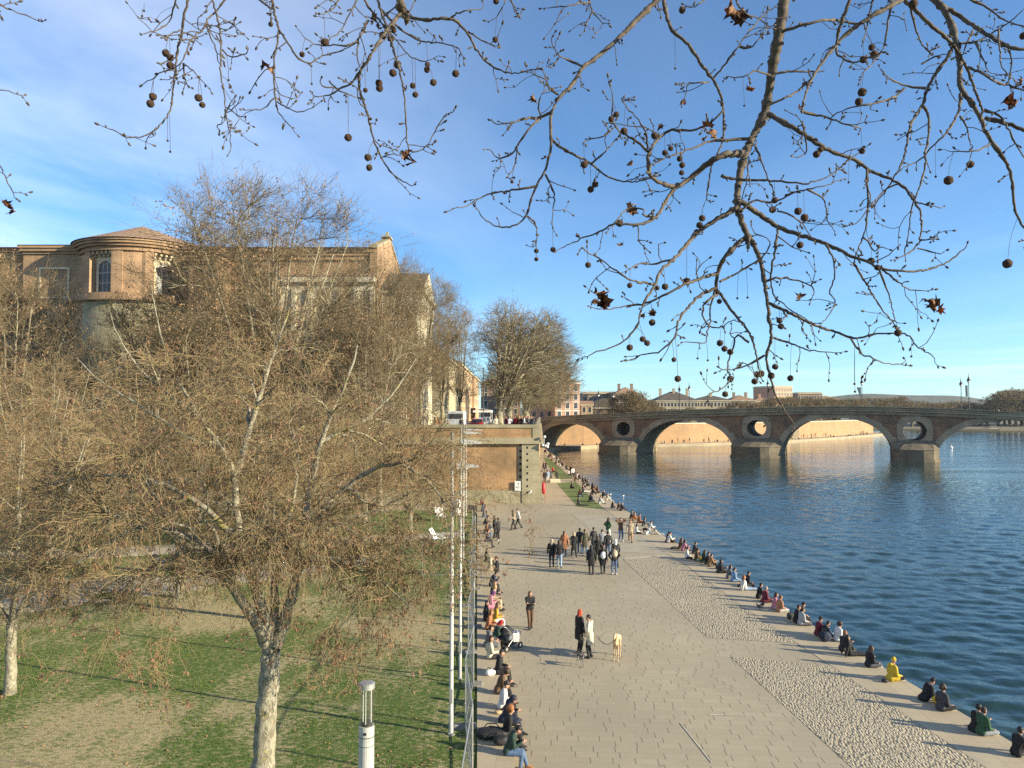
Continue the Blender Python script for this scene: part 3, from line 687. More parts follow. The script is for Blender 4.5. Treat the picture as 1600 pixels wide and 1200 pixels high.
# string course and parapets following the hump of the deck
def course(name, n0, n1, z0, z1, mat):
    mb = MB(); vs = []; fs = []
    seq = [-22 + k * 3.0 for k in range(int((arches[-1][1] + 26) / 3.0) + 1)]
    for s in seq:
        d = deck_z(s); vs += [bpt(s, n0, d + z0), bpt(s, n1, d + z0), bpt(s, n1, d + z1), bpt(s, n0, d + z1)]
    for i in range(len(seq) - 1):
        a = 4 * i; b = a + 4; fs += [(a, b, b + 1, a + 1), (a + 1, b + 1, b + 2, a + 2), (a + 2, b + 2, b + 3, a + 3), (a + 3, b + 3, b, a)]
    fs += [(0, 1, 2, 3), tuple(len(vs) - 4 + k for k in (3, 2, 1, 0))]
    mb.add(vs, fs); return part(mb, name, mat, br)
course('string_course', -0.45, 1.0, -1.9, -1.5, M['stone'])
course('parapet', -0.05, 0.45, -1.5, -0.2, M['stone'])
course('string_course', -0.34, -0.04, -1.12, -0.94, M['wall_stone'])
course('string_course', -0.2, -0.045, -0.62, -0.5, M['wall_stone'])
course('coping', -0.3, 0.6, -0.2, 0.0, M['wall_stone'])
course('parapet', BW - .5, BW, -1.5, -0.1, M['stone'])
course('deck', 0.45, BW - .5, -1.4, -1.25, M['asphalt'])
course('deck', 1.0, BW - .5, -1.9, -1.4, M['stone'])
# lamp posts on the bridge
def bridge_lamp(px, n, h, banner, label):
    s = bs(px); r = Vector(bpt(s, n, deck_z(s) - 1.25))
    u = (px - CX) / F; A = B0 + BN * n; s = (u * A.y - A.x) / (BD.x - u * BD.y); r = Vector(bpt(s, n, deck_z(s) - 1.25))
    t = empty('street_lamp', r, 0, label, 'street lamp', 'tall lamps along the bridge')
    mb = MB(); mb.tube([(0, 0, 0), (0, 0, 0.9), (0, 0, 0.95), (0, 0, h)], [0.14, 0.12, 0.09, 0.06], 8); mb.build('post', M['dark_metal'], t, smooth=True)
    mb = MB(); mb.lathe([(0.05, 0), (0.42, .05), (0.36, .25), (0.14, .75), (.05, 1.25), (.015, 1.9)], (0, 0, h), 10); mb.build('lamp_hood', M['dark_metal'], t, smooth=True)
    mb = MB(); mb.lathe([(0.16, -.45), (0.3, -.3), (0.3, 0.0)], (0, 0, h), 10); mb.build('lamp_globe', M['white'], t, smooth=True)
    if banner:
        mb = MB(); mb.add([(-.25, -.02, h - 1.0), (-1.25 if banner == 2 else -.8, -.02, h - 1.0), (-.75, -.02, h - (3.6 if banner == 1 else 2.4)), (-.25, -.02, h - 3.6), (-.25, .02, h - 1.0), (-1.25 if banner == 2 else -.8, .02, h - 1.0), (-.75, .02, h - (3.6 if banner == 1 else 2.4)), (-.25, .02, h - 3.6)],
            [(0, 1, 2, 3), (7, 6, 5, 4), (0, 4, 5, 1), (1, 5, 6, 2), (2, 6, 7, 3), (3, 7, 4, 0)]); mb.build('banner', simple('navy banner', (.03, .06, .10)), t)
bridge_lamp(935, 14, 6.9, 0, 'slim dark street lamp at the left end of the bridge, nearest the pink corner building')
bridge_lamp(958, 14, 6.4, 0, 'slim dark street lamp standing above the first round bridge opening, second from the left end')
bridge_lamp(1061.5, 14, 6.9, 0, 'left lamp of the close pair standing above the second bridge arch')
bridge_lamp(1077, 14, 7.2, 0, 'right lamp of the close pair standing above the second bridge arch')
bridge_lamp(1200, 14, 7.4, 0, 'dark street lamp on the bridge just left of the brick apartment tower')
bridge_lamp(1347, 3, 6.8, 2, 'tall bridge lamp with a pointed blue banner, alone above the third arch')
bridge_lamp(1502, 14, 7.2, 0, 'bridge lamp without a banner, left of the banner lamp at the right side')
bridge_lamp(1514, 6, 7.8, 1, 'tall bridge lamp with a straight dark banner at the right side')
# ================================================================ CHURCH
def rel(root): return Vector(root.location)
def frame_mat(origin, ang):
    """local (u right, n out of the wall, z up) -> world; ang = direction the wall faces, measured from -Y towards +X"""
    n = Vector((math.sin(ang), -math.cos(ang), 0)); u = Vector((math.cos(ang), math.sin(ang), 0))
    return lambda a, b, z: tuple(Vector(origin) + u * a + n * b + Vector((0, 0, z)))
def fbox(mb, fr, a0, a1, b0, b1, z0, z1, mi=0):
    mb.add([fr(a0, b1, z0), fr(a1, b1, z0), fr(a1, b0, z0), fr(a0, b0, z0), fr(a0, b1, z1), fr(a1, b1, z1), fr(a1, b0, z1), fr(a0, b0, z1)],
           [(0, 3, 2, 1), (4, 5, 6, 7), (0, 1, 5, 4), (1, 2, 6, 5), (2, 3, 7, 6), (3, 0, 4, 7)], mi)
def fslab(mb, fr, outline, b0, b1):
    n = len(outline); vs = [fr(x, b1, z) for x, z in outline] + [fr(x, b0, z) for x, z in outline]
    mb.add(vs, [tuple(range(n)), tuple(reversed(range(n, 2 * n)))] + [(i, n + i, n + (i + 1) % n, (i + 1) % n) for i in range(n)])
def arch_outline(w, h, n=10):
    r = w / 2; return [(-r, 0), (r, 0)] + [(r * math.cos(math.pi * k / n), h - r + r * math.sin(math.pi * k / n)) for k in range(n + 1)]
def fring(mb, fr, inner, outer, b0, b1):
    n = len(inner); vs = []
    for o in (inner, outer): vs += [fr(x, b1, z) for x, z in o]
    for o in (inner, outer): vs += [fr(x, b0, z) for x, z in o]
    fs = []
    for i in range(n - 1):
        fs += [(i, n + i, n + i + 1, i + 1), (2 * n + i, 2 * n + i + 1, 3 * n + i + 1, 3 * n + i), (n + i, 3 * n + i, 3 * n + i + 1, n + i + 1), (i, i + 1, 2 * n + i + 1, 2 * n + i)]
    mb.add(vs, fs)
def arched_window(root, origin, ang, w, h, frame=M['cream_stone'], t=0.35, dep=0.1, bars=3):
    """stone frame proud of the wall, glass and glazing bars; parts of the building root"""
    o = Vector(origin) - rel(root); fr = frame_mat(o, ang)
    a = arch_outline(w, h)[1:]; a = [(w / 2, 0)] + a[1:] + [(-w / 2, 0)]
    b = [(x + (t if x > 0 else -t if x < 0 else 0) * abs(x) / (w / 2), z + t * (z - (h - w / 2)) / (w / 2) if z > h - w / 2 else z) for x, z in a]
    mb = MB(); fring(mb, fr, a, b, -0.05, dep); fbox(mb, fr, -w / 2 - t - .1, w / 2 + t + .1, -.05, dep + .12, -0.25, 0); wn = mb.build('window', frame, root)
    mb = MB(); fslab(mb, fr, arch_outline(w - 0.02, h - 0.01), -0.04, 0.02); g = mb.build('pane', M['window'], wn)
    mb = MB()
    for k in range(1, bars): x = -w / 2 + w * k / bars; fbox(mb, fr, x - .03, x + .03, .02, .06, 0, h - w / 2 * (1 - (1 - (2 * x / w) ** 2) ** .5))
    for z in (h * .3, h * .62): fbox(mb, fr, -w / 2, w / 2, .02, .055, z - .03, z + .03)
    mb.build('glazing_bar', M['white_metal'], wn)
def rect_window(root, fr, x, z, w, h, frame=M['cream_stone'], t=0.14, glass=None):
    mb = MB(); t2 = t
    fbox(mb, fr, x - w / 2 - t2, x - w / 2, -.02, .06, z, z + h); fbox(mb, fr, x + w / 2, x + w / 2 + t2, -.02, .06, z, z + h)
    fbox(mb, fr, x - w / 2 - t2, x + w / 2 + t2, -.02, .09, z + h, z + h + t2); fbox(mb, fr, x - w / 2 - t2 - .05, x + w / 2 + t2 + .05, -.02, .14, z - t2, z)
    wn = mb.build('window', frame, root); mb = MB(); fbox(mb, fr, x - w / 2, x + w / 2, -.01, .02, z, z + h); mb.build('pane', glass or M['window'], wn)

ch = empty('brick_church', (-40, 100, TZ), 0, 'huge brick church with a round tiled apse, gabled front and stone portico above the trees', 'church')
zr = lambda z: z
mb = MB(); mb.box(-75, -17, 91.5, 110, TZ, 28.6); part(mb, 'nave_wall', M['church_brick'], ch)
mb = MB(); mb.box(-75, -17, 91.2, 110.2, 28.6, 29.1); mb.box(-75, -17, 90.8, 110.5, 29.5, 30.0); mb.box(-75, -17, 91.0, 110.4, 29.1, 29.5); mb.box(-75, -17.05, 91.35, 91.6, 26.9, 27.15)
part(mb, 'nave_cornice', M['church_brick'], ch)
mb = MB(); mb.add([(-76, 90.3, 30.0), (-17.2, 90.3, 30.0), (-17.2, 100.5, 30.9), (-70, 100.5, 30.9), (-17.2, 111, 30.0), (-76, 111, 30.0)], [(0, 1, 2, 3), (3, 2, 4, 5), (0, 3, 5), (1, 4, 2), (0, 5, 4, 1)])
part(mb, 'nave_roof', M['tile'], ch)
mb = MB()
fr = frame_mat(Vector((-17, 100.5, 0)) - rel(ch), R(90))
fslab(mb, fr, [(-9.6, TZ), (9.6, TZ), (9.6, 30.1), (0.9, 32.9), (0.9, 33.4), (-0.9, 33.4), (-0.9, 32.9), (-9.6, 30.1)], -0.6, 0.3)
mb.build('gable_front', M['church_brick'], ch)
mb = MB(); 
for sg in (-1, 1): fslab(mb, fr, [(sg * 1.0, 32.85), (sg * 9.9, 30.0), (sg * 9.9, 30.3), (sg * 1.0, 33.15)][::sg], -0.7, 0.42)
fbox(mb, fr, -1.2, 1.2, -.75, .5, 33.4, 33.6); fbox(mb, fr, -.25, .25, -.3, .1, 33.6, 34.3)
mb.build('gable_coping', M['wall_stone'], ch)
# flank bays with pale pilasters on the side nearest the camera
mb = MB(); mb.box(-29, -17.0, 89.2, 91.49, TZ, 25.4); part(mb, 'side_chapel', M['cream_stone'], ch)
mb = MB()
for k in range(7): x = -28.6 + k * 1.9; mb.box(x, x + .55, 88.9, 89.19, TZ, 24.6)
mb.box(-29.3, -16.7, 88.7, 91.4, 25.4, 26.1); part(mb, 'pilaster', M['cream_stone'], ch)
mb = MB(); mb.add([(-29.4, 88.6, 26.1), (-16.6, 88.6, 26.1), (-16.6, 91.45, 27.0), (-29.4, 91.45, 27.0)], [(0, 1, 2, 3)]); part(mb, 'chapel_roof', M['tile'], ch)
# portico
mb = MB(); mb.box(-17.0, -15.2, 94, 107, TZ, 25.5); mb.box(-17, -11.4, 93.6, 107.4, 23.9, 25.5); part(mb, 'portico_wall', M['cream_stone'], ch)
for k in range(6):
    mb = MB(); y = 94.4 + k * 2.42; mb.lathe([(0.85, 0), (0.85, .4), (0.68, .6), (0.66, 8), (0.55, 15.2), (0.62, 15.4), (0.85, 16.0), (.85, 16.5)], (-12.2, y, TZ), 14); part(mb, 'column', M['cream_stone'], ch, smooth=True)
mb = MB(); mb.box(-17, -11.0, 93.2, 107.8, 25.5, 26.0)
fr2 = frame_mat(Vector((-12, 100.5, 0)) - rel(ch), R(90)); part(mb, 'portico_cornice', M['cream_stone'], ch)
mb = MB(); fslab(mb, fr2, [(-7.1, 26.0), (7.1, 26.0), (0, 29.3)], 0, 0.7); mb.build('pediment', M['cream_stone'], ch)
mb = MB(); mb.add([(-17, 93, 26.0), (-11.3, 93, 26.0), (-11.3, 100.5, 29.35), (-17, 100.5, 29.35), (-11.3, 108, 26.0), (-17, 108, 26.0)], [(0, 1, 2, 3), (3, 2, 4, 5)]); part(mb, 'portico_roof', simple('slate', (.10, .10, .11), .7), ch)

# round apse: brick segments, recessed window bays, corbelled heads
AC = Vector((-46.4, 92.5)); AR = 7.0
def apt(ang, r): return (AC.x + r * math.sin(ang), AC.y - r * math.cos(ang))
wins = [-15, 48]; blind = [16.5, -45]
def apse_radius(d):
    for w in wins + [78 + 32]:
        if abs(d - w) < 12.5: return AR - 1.0
    for w in blind:
        if abs(d - w) < 8.5: return AR - 0.18
    return AR
brk = [-100, 100]
for w in wins: brk += [w - 12.5, w - 12.49, w + 12.49, w + 12.5]
for w in blind: brk += [w - 8.5, w - 8.49, w + 8.49, w + 8.5]
brk += list(range(-100, 101, 4)); brk = sorted(set(brk))
poly = []
for d in brk: poly.append(apt(R(d), apse_radius(d + (1e-4 if d < 0 else -1e-4))))
poly.append((AC.x, AC.y + 2))
mb = MB(); mb.prism(poly, 23.5, 28.6); circ = lambda r, a0=-100, a1=100: [apt(R(a0 + (a1 - a0) * k / 50), r) for k in range(51)] + [(AC.x, AC.y + 2)]
mb.prism(circ(AR - .004), 28.75, 29.1)
part(mb, 'apse_wall', M['church_brick'], ch)
mb = MB(); mb.prism(circ(AR + .12), 28.6, 28.75); mb.prism(circ(AR + .35), 29.1, 29.4); mb.prism(circ(AR + .62), 29.4, 29.7); mb.prism(circ(AR + .8), 29.7, 29.95); part(mb, 'apse_cornice', M['church_brick'], ch)
mb = MB(); mb.prism(circ(AR + 1.0), 22.9, 23.5); mb.prism(circ(AR + 0.7, -100, -28), TZ, 22.9); mb.prism(circ(AR + 1.3), 22.6, 22.9); part(mb, 'apse_ledge', M['church_brick'], ch)
mb = MB(); mb.prism(circ(AR + .7, -28, 100), TZ, 22.6); part(mb, 'apse_base', M['wall_stone'], ch)
n = 40; vs = [(AC.x, AC.y - 0.5, 33.0)]; fs = []
for k in range(n + 1): x, y = apt(R(-100 + 200 * k / n), AR + 1.0); vs.append((x, y, 29.95))
vs += [(AC.x + 4, AC.y + 9, 32.4), (AC.x - 4, AC.y + 9, 32.4)]
for k in range(n): fs.append((0, 1 + k, 2 + k))
fs += [(0, n + 1, n + 2), (0, n + 2, n + 3), (0, n + 3, 1)]
mb = MB(); mb.add(vs, fs); part(mb, 'apse_roof', M['tile'], ch)
stucco = simple('pale stucco', (0.60, 0.52, 0.36), 0.9, 0, .1, 1.0)
for w in wins:
    o = Vector((*apt(R(w), AR - 1.02), 0)); fr = frame_mat(o - rel(ch), R(w))
    mb = MB(); fbox(mb, fr, -1.5, 1.5, -.3, .05, 23.5, 28.6); mb.build('window_bay', stucco, ch)
    arched_window(ch, (*apt(R(w), AR - .96), 23.75), R(w), 1.8, 3.8, stucco, .3, .12, 3)
    for k in range(5):
        mb = MB(); x = -1.25 + k * .62; fbox(mb, fr, x - .13, x + .13, 0.02, .75, 28.25, 28.59); fbox(mb, fr, x - .13, x + .13, .02, .4, 28.0, 28.25); mb.build('corbel', stucco, ch)
# wings either side of the apse
for (x0, x1, zt, yf) in ((-75.2, -58.8, 29.0, 89.4), (-59, -52, 29.75, 88.6), (-41, -35.5, 29.6, 88.8), (-38.2, -35.0, 28.2, 86.8)):
    mb = MB(); mb.box(x0, x1, yf, 91.45, TZ, zt - 1.0); part(mb, 'wing_wall', M['church_brick'], ch)
    mb = MB(); mb.box(x0, x1, yf - .2, 91.4, zt - 1.0, zt - .7); mb.box(x0 - .2, x1 + .2, yf - .45, 91.42, zt - .7, zt - .35); mb.box(x0 - .4, x1 + .4, yf - .6, 91.4, zt - .35, zt); part(mb, 'wing_cornice', M['church_brick'], ch)
    mb = MB(); mb.add([(x0 - .5, yf - .7, zt), (x1 + .5, yf - .7, zt), (x1 - .5, 93.5, zt + 1.0), (x0 + .5, 93.5, zt + 1.0)], [(0, 1, 2, 3)]); part(mb, 'wing_roof', M['tile'], ch)
mb = MB(); fr = frame_mat(Vector((-55.2, 88.6, 0)) - rel(ch), 0)
fring(mb, fr, [(1.6, 23.6), (1.6, 26.9), (-1.6, 26.9), (-1.6, 23.6)], [(1.85, 23.6), (1.85, 27.15), (-1.85, 27.15), (-1.85, 23.6)], -.02, .1); fbox(mb, fr, -1.85, 1.85, -.02, .1, 23.35, 23.6); mb.build('blind_panel_frame', stucco, ch)
mb = MB(); fr = frame_mat(Vector((-38.6, 88.8, 0)) - rel(ch), 0)
mb.add([], [])
fring(mb, fr, [(1.2, 23.6), (1.2, 26.6), (-1.2, 26.6), (-1.2, 23.6)], [(1.4, 23.6), (1.4, 26.8), (-1.4, 26.8), (-1.4, 23.6)], -.02, .1); mb.build('blind_panel_frame', stucco, ch)
for x in (-70, -65): arched_window(ch, (x, 89.4, 22.5), 0, 1.6, 3.6, stucco, .3, .12, 3)
for x in (-31.5, -26, -20.5): arched_window(ch, (x, 91.5, 26.3 - 2.6), 0, 1.8, 3.4, stucco, .35, .12, 3) if x < -30 else None

for o_ in ch.children:
    if o_.name.startswith(('portico', 'pediment', 'column')): o_.location.z -= .7

# ================================================================ STREET AND SKYLINE BUILDINGS
def building(name, label, cat, loc, ang, w, dep, h, wall, floors, cols, roof='flat', rh=2.5, win=(1.0, 1.9), roofmat=None, trim=M['cream_stone'], group=None, z0=0.0, first=1.4, chimneys=0, base=None, parts=True):
    """loc = middle of the front at ground level; ang = direction the front faces"""
    rt = empty(name, loc, 0, label, cat, group); fr = frame_mat((0, 0, 0), ang)
    mb = MB(); fbox(mb, fr, -w / 2, w / 2, -dep, 0, z0, h); mb.build('wall', wall, rt)
    mb = MB(); fbox(mb, fr, -w / 2 - .3, w / 2 + .3, -dep - .3, .35, h, h + .45)
    for k in range(1, floors): z = first + (h - first) * k / floors - .25; fbox(mb, fr, -w / 2, w / 2, 0.0, .1, z - .12, z)
    mb.build('cornice', trim, rt)
    mb = MB(); e = .5
    if roof == 'hip':
        i = min(w, dep) / 2 * .96; x = w / 2 - i if w > dep else 0.01; y0 = -dep / 2 + (dep / 2 - i if dep > w else 0); y1 = -dep / 2 - (dep / 2 - i if dep > w else 0)
        vs = [fr(-w / 2 - e, e, h + .45), fr(w / 2 + e, e, h + .45), fr(w / 2 + e, -dep - e, h + .45), fr(-w / 2 - e, -dep - e, h + .45), fr(-x, y0, h + .45 + rh), fr(x, y0, h + .45 + rh), fr(x, y1, h + .45 + rh), fr(-x, y1, h + .45 + rh)]
        mb.add(vs, [(0, 1, 5, 4), (1, 2, 6, 5), (2, 3, 7, 6), (3, 0, 4, 7), (4, 5, 6, 7), (3, 2, 1, 0)])
    elif roof == 'gable':
        vs = [fr(-w / 2 - e, e, h + .45), fr(w / 2 + e, e, h + .45), fr(w / 2 + e, -dep - e, h + .45), fr(-w / 2 - e, -dep - e, h + .45), fr(-w / 2 - e, -dep / 2, h + .45 + rh), fr(w / 2 + e, -dep / 2, h + .45 + rh)]
        mb.add(vs, [(0, 1, 5, 4), (2, 3, 4, 5), (1, 2, 5), (3, 0, 4), (3, 2, 1, 0)])
    elif roof == 'mansard':
        i = 2.0; vs = [fr(-w / 2, 0, h + .45), fr(w / 2, 0, h + .45), fr(w / 2, -dep, h + .45), fr(-w / 2, -dep, h + .45), fr(-w / 2 + i, -i, h + .45 + rh), fr(w / 2 - i, -i, h + .45 + rh), fr(w / 2 - i, -dep + i, h + .45 + rh), fr(-w / 2 + i, -dep + i, h + .45 + rh)]
        mb.add(vs, [(0, 1, 5, 4), (1, 2, 6, 5), (2, 3, 7, 6), (3, 0, 4, 7), (4, 5, 6, 7), (3, 2, 1, 0)])
    elif roof == 'barrel':
        n = 10; vs = []
        for k in range(n + 1):
            a = math.pi * k / n; vs += [fr(-w / 2 * math.cos(a), 0, h + .45 + rh * math.sin(a)), fr(-w / 2 * math.cos(a), -dep, h + .45 + rh * math.sin(a))]
        mb.add(vs, [(2 * k, 2 * k + 2, 2 * k + 3, 2 * k + 1) for k in range(n)] + [tuple(2 * k for k in range(n + 1))[::-1], tuple(2 * k + 1 for k in range(n + 1))])
    else: fbox(mb, fr, -w / 2 + .3, w / 2 - .3, -dep + .3, -.3, h + .45, h + .8)
    rf = mb.build('roof', roofmat or M['tile'], rt)
    for k in range(chimneys):
        x = -w / 2 + w * (k + .5) / chimneys; mb = MB(); fbox(mb, fr, x - .5, x + .5, -dep * .45, -dep * .45 + 1, h + .4 + rh * .35, h + rh + 1.5); fbox(mb, fr, x - .6, x + .6, -dep * .45 - .1, -dep * .45 + 1.1, h + rh + 1.5, h + rh + 1.75); mb.build('chimney', wall, rf)
    if parts:
        for f in range(floors):
            zf = first + (h - first) * f / floors + .35; hh = min(win[1], (h - first) / floors - .9)
            for c in range(cols): rect_window(rt, fr, -w / 2 + w * (c + .5) / cols, zf, win[0], hh, trim)
    if base:
        mb = MB(); fbox(mb, fr, -w / 2, w / 2, 0.02, .25, z0, first - .1); mb.build('shopfront', base, rt)
    return rt
orange = masonry('orange brick', [(0.50, 0.27, 0.13), (0.44, 0.23, 0.11), (0.55, 0.34, 0.18)], (.45, .33, .2), .5, .13, .02, (.3, .18, .1), .35)
pink = masonry('pink brick', [(0.46, 0.21, 0.13), (0.4, 0.18, 0.11), (0.5, 0.27, 0.17)], (.5, .36, .27), .5, .13, .02, (.35, .22, .15), .3)
dim = masonry('dull brick', [(0.24, 0.15, 0.10), (0.2, 0.13, 0.09), (0.27, 0.19, 0.13)], (.2, .16, .12), .6, .16, .02, (.12, .09, .06), .4)
beige = masonry('beige render', [(0.36, 0.29, 0.19), (0.31, 0.25, 0.16), (0.40, 0.33, 0.22)], (.45, .4, .3), 3, 1.5, .01, (.33, .27, .19), .4)
slate = simple('grey roof', (.115, .095, .075), .8, 0, .2, .5)
building('town_house', 'tall dull brick house squeezed between the church and the cream palace', 'building', (-13.5, 113.2, TZ), R(90), 4.5, 12, 16.5, dim, 4, 2, 'hip', 2.0)
bcream = building('palace', 'long cream stone palace facade on the river street behind the bare trees', 'building', (-11.2, 136, TZ), R(90), 40, 14, 11.4, M['cream_stone'], 3, 11, 'mansard', 1.6, (1.3, 2.4), slate)
mb = MB(); fr = frame_mat((0, 0, 0), R(90))
for k in range(12): x = -20 + 40 * k / 11; fbox(mb, fr, x - .3 + (.3 if k == 0 else -.3 if k == 11 else 0), x + .3 + (.3 if k == 0 else -.3 if k == 11 else 0), 0, .35, 0, 10.9)
mb.build('pilaster', M['cream_stone'], bcream)
building('town_house', 'long orange brick town house with many windows, beyond the cream palace', 'building', (-11.2, 182, TZ), R(90), 50, 14, 12.6, orange, 4, 14, 'hip', 2.4, (1.2, 2.0), chimneys=4)
building('town_house', 'sunlit orange end house at the far end of the river street', 'building', (-10.6, 222, TZ), R(90), 28, 14, 12.2, orange, 4, 8, 'hip', 2.2, (1.2, 2.0))
building('cafe_building', 'dark red house closing the view down the street behind the cars', 'building', (-4, 262, TZ), 0, 14, 12, 12.5, dim, 4, 4, 'hip', 2.4)
building('corner_house', 'narrow pink brick corner house with white balconies at the left end of the bridge', 'building', (18.0, 240, 5.2), R(15), 8.5, 12, 13.9, pink, 4, 3, 'hip', 1.6, (1.3, 2.0), base=M['white'], first=2.6, chimneys=2, trim=M['white'])
building('corner_house', 'paler pink house joined to the left side of the narrow corner house', 'building', (9.8, 243, 5.2), R(5), 7.5, 12, 16.0, pink, 4, 3, 'hip', 1.4, (1.2, 1.9), first=2.6)
def pxb(px0, px1, ytop, d, name, label, cat, wall, floors, cols, roof='hip', rh=2.0, z=5.2, turn=0.0, **k):
    x0 = (px0 - CX) / F * d; x1 = (px1 - CX) / F * d; zt = P(800, ytop, d).z
    rhh = rh; h = zt - rhh - .45 - z
    if roof == 'flat': h = zt - .8 - z
    return building(name, label, cat, ((x0 + x1) / 2, d, z), R(turn), (x1 - x0), k.pop('dep', 12), h, wall, floors, cols, roof, rh, **k)
pxb(908, 926, 626, 252, 'small_house', 'small pale yellow house right of the pink corner house', 'house', beige, 2, 2, 'gable', 1.2, dep=8)
pxb(911, 964, 612, 300, 'brick_block', 'dull brick block with a dark flat roof behind the small yellow house', 'building', dim, 3, 7, 'flat', dep=14)
pxb(926, 966, 622, 275, 'market_hall', 'low hall with a grey rounded roof behind the left end of the bridge', 'building', dim, 1, 5, 'barrel', 3.5, roofmat=slate, dep=18)
pxb(960, 1000, 604, 290, 'town_house', 'bulky dark brick town house with a hipped roof, tallest of the left skyline', 'building', dim, 4, 6, 'hip', 3.0, chimneys=2)
pxb(1026, 1090, 611, 320, 'mansion', 'long pale mansion with a dark roof above the second bridge arch', 'building', beige, 3, 12, 'hip', 4.0, roofmat=slate, chimneys=3, dep=16)
pxb(1088, 1142, 618, 322, 'mansion', 'sunlit cream wing attached to the right of the long pale mansion', 'building', beige, 3, 10, 'hip', 2.0, roofmat=slate, chimneys=1, dep=12)
pxb(1142, 1180, 617, 340, 'town_house', 'low brown town house between the cream wing and the apartment tower', 'building', dim, 3, 7, 'hip', 2.4, chimneys=2)
pxb(1178, 1206, 620, 345, 'town_house', 'low reddish house just left of the apartment tower', 'building', pink, 3, 4, 'hip', 2.0, chimneys=1)
pxb(1206, 1243, 603, 400, 'apartment_tower', 'boxy reddish brick apartment tower, highest block on the far skyline', 'building', pink, 7, 6, 'flat', dep=16, turn=25, win=(1.3, 1.6))
pxb(1247, 1285, 613, 420, 'apartment_block', 'wide low brick block right of the apartment tower', 'building', dim, 4, 9, 'flat', dep=14)
pxb(1262, 1312, 618, 430, 'apartment_block', 'long low brown block at the right of the skyline, among trees', 'building', dim, 3, 12, 'hip', 2.0, dep=12)
pxb(1520, 1562, 632, 640, 'white_hall', 'long low white hall in front of the far left bank trees', 'building', M['white'], 1, 14, 'flat', z=-.4, dep=14)
pxb(1478, 1500, 634, 660, 'white_house', 'small white house left of the long white hall across the river', 'house', M['white'], 1, 4, 'gable', 2.0, z=-.4)
pxb(1545, 1556, 668, 474, 'boat_house', 'small white boat house at the waterline seen under the right arch', 'house', M['white'], 1, 2, 'flat', z=-.4, dep=6)
# ================================================================ TREES
rng = np.random.default_rng(11)
def bark_mat(name, c1, c2, c3=None, sc=3.0, lichen=None):
    m, nt, N, L, b = newmat(name); v = coords(N, L, 'OBJ', (1, 1, 0.45)); f = noise(N, L, v, sc, 5, .65, .42, .58); f2 = noise(N, L, v, sc * 7, 3, .6, .3, .7)
    c = mixcol(N, L, f, c1, c2); 
    if c3: c = mixcol(N, L, noise(N, L, v, sc * 2.3, 4, .6, .56, .62), c, c3)
    if lichen: c = mixcol(N, L, noise(N, L, coords(N, L), 1.7, 4, .6, .60, .66), c, lichen)
    q = N.new('ShaderNodeMath'); q.operation = 'MULTIPLY'; q.inputs[1].default_value = .35; L.new(f2, q.inputs[0]); c = mixcol(N, L, q.outputs[0], c, tuple(x * .45 for x in c1))
    L.new(c, b.inputs['Base Color']); b.inputs['Roughness'].default_value = .9; bump(N, L, b, f2, .6, .02); return m
M['bark'] = bark_mat('pale mottled bark', (0.36, 0.33, 0.24), (0.16, 0.14, 0.095), (0.44, 0.40, 0.30), 9.0, (0.34, 0.29, 0.07))
M['plane_bark'] = bark_mat('plane bark', (0.34, 0.30, 0.20), (0.19, 0.165, 0.11), (0.46, 0.41, 0.28), 1.6)
M['twig'] = simple('dry twigs', (0.285, 0.215, 0.108), .85, 0, .25, 1.2)
M['twig_dark'] = simple('brown twigs', (0.225, 0.17, 0.09), .85, 0, .25, .8)
M['samara'] = simple('dry seed keys', (0.25, 0.145, 0.08), .8, 0, .3, 2.5, (0.13, 0.06, 0.035))
M['bud'] = simple('brown leaf remnants', (0.30, 0.19, 0.105), .8, 0, .3, 1.5, (0.15, 0.10, 0.06))

def tube_batch(Pp, Rr, sides):
    """Pp (B,n,3) polylines, Rr (B,n) radii -> verts, quads"""
    B, n, _ = Pp.shape
    T = np.empty_like(Pp); T[:, 1:-1] = Pp[:, 2:] - Pp[:, :-2]; T[:, 0] = Pp[:, 1] - Pp[:, 0]; T[:, -1] = Pp[:, -1] - Pp[:, -2]
    T /= np.linalg.norm(T, axis=2, keepdims=True) + 1e-9
    ref = np.array([0.41, 0.13, 0.9]); ref /= np.linalg.norm(ref)
    U = np.cross(T, ref); nu = np.linalg.norm(U, axis=2, keepdims=True); U = np.where(nu > .05, U / (nu + 1e-9), np.array([1., 0, 0])); Wv = np.cross(T, U)
    a = 2 * np.pi * np.arange(sides) / sides
    V = Pp[:, :, None, :] + (U[:, :, None, :] * np.cos(a)[None, None, :, None] + Wv[:, :, None, :] * np.sin(a)[None, None, :, None]) * Rr[:, :, None, None]
    idx = np.arange(B * n * sides).reshape(B, n, sides); nx = np.roll(idx, -1, axis=2)
    Q = np.stack([idx[:, :-1], nx[:, :-1], nx[:, 1:], idx[:, 1:]], axis=-1).reshape(-1, 4)
    return V.reshape(-1, 3), Q
def bez(S, D, T, n, up=0.0, jit=0.0):
    """curved paths from S leaving along D to T. arrays (B,3)"""
    Lg = np.linalg.norm(T - S, axis=1, keepdims=True)
    c1 = S + D * Lg * .38; c2 = T - (T - c1) * .35 - np.array([0, 0, up]) * Lg
    t = np.linspace(0, 1, n)[None, :, None]
    Pp = (1 - t) ** 3 * S[:, None] + 3 * (1 - t) ** 2 * t * c1[:, None] + 3 * (1 - t) * t ** 2 * c2[:, None] + t ** 3 * T[:, None]
    if jit: 
        j = rng.normal(size=Pp.shape) * jit * Lg[:, :, None]; j[:, 0] = 0; Pp = Pp + j
    return Pp
def dirs(Pp):
    T = np.empty_like(Pp); T[:, 1:] = Pp[:, 1:] - Pp[:, :-1]; T[:, 0] = T[:, 1]; return T / (np.linalg.norm(T, axis=2, keepdims=True) + 1e-9)
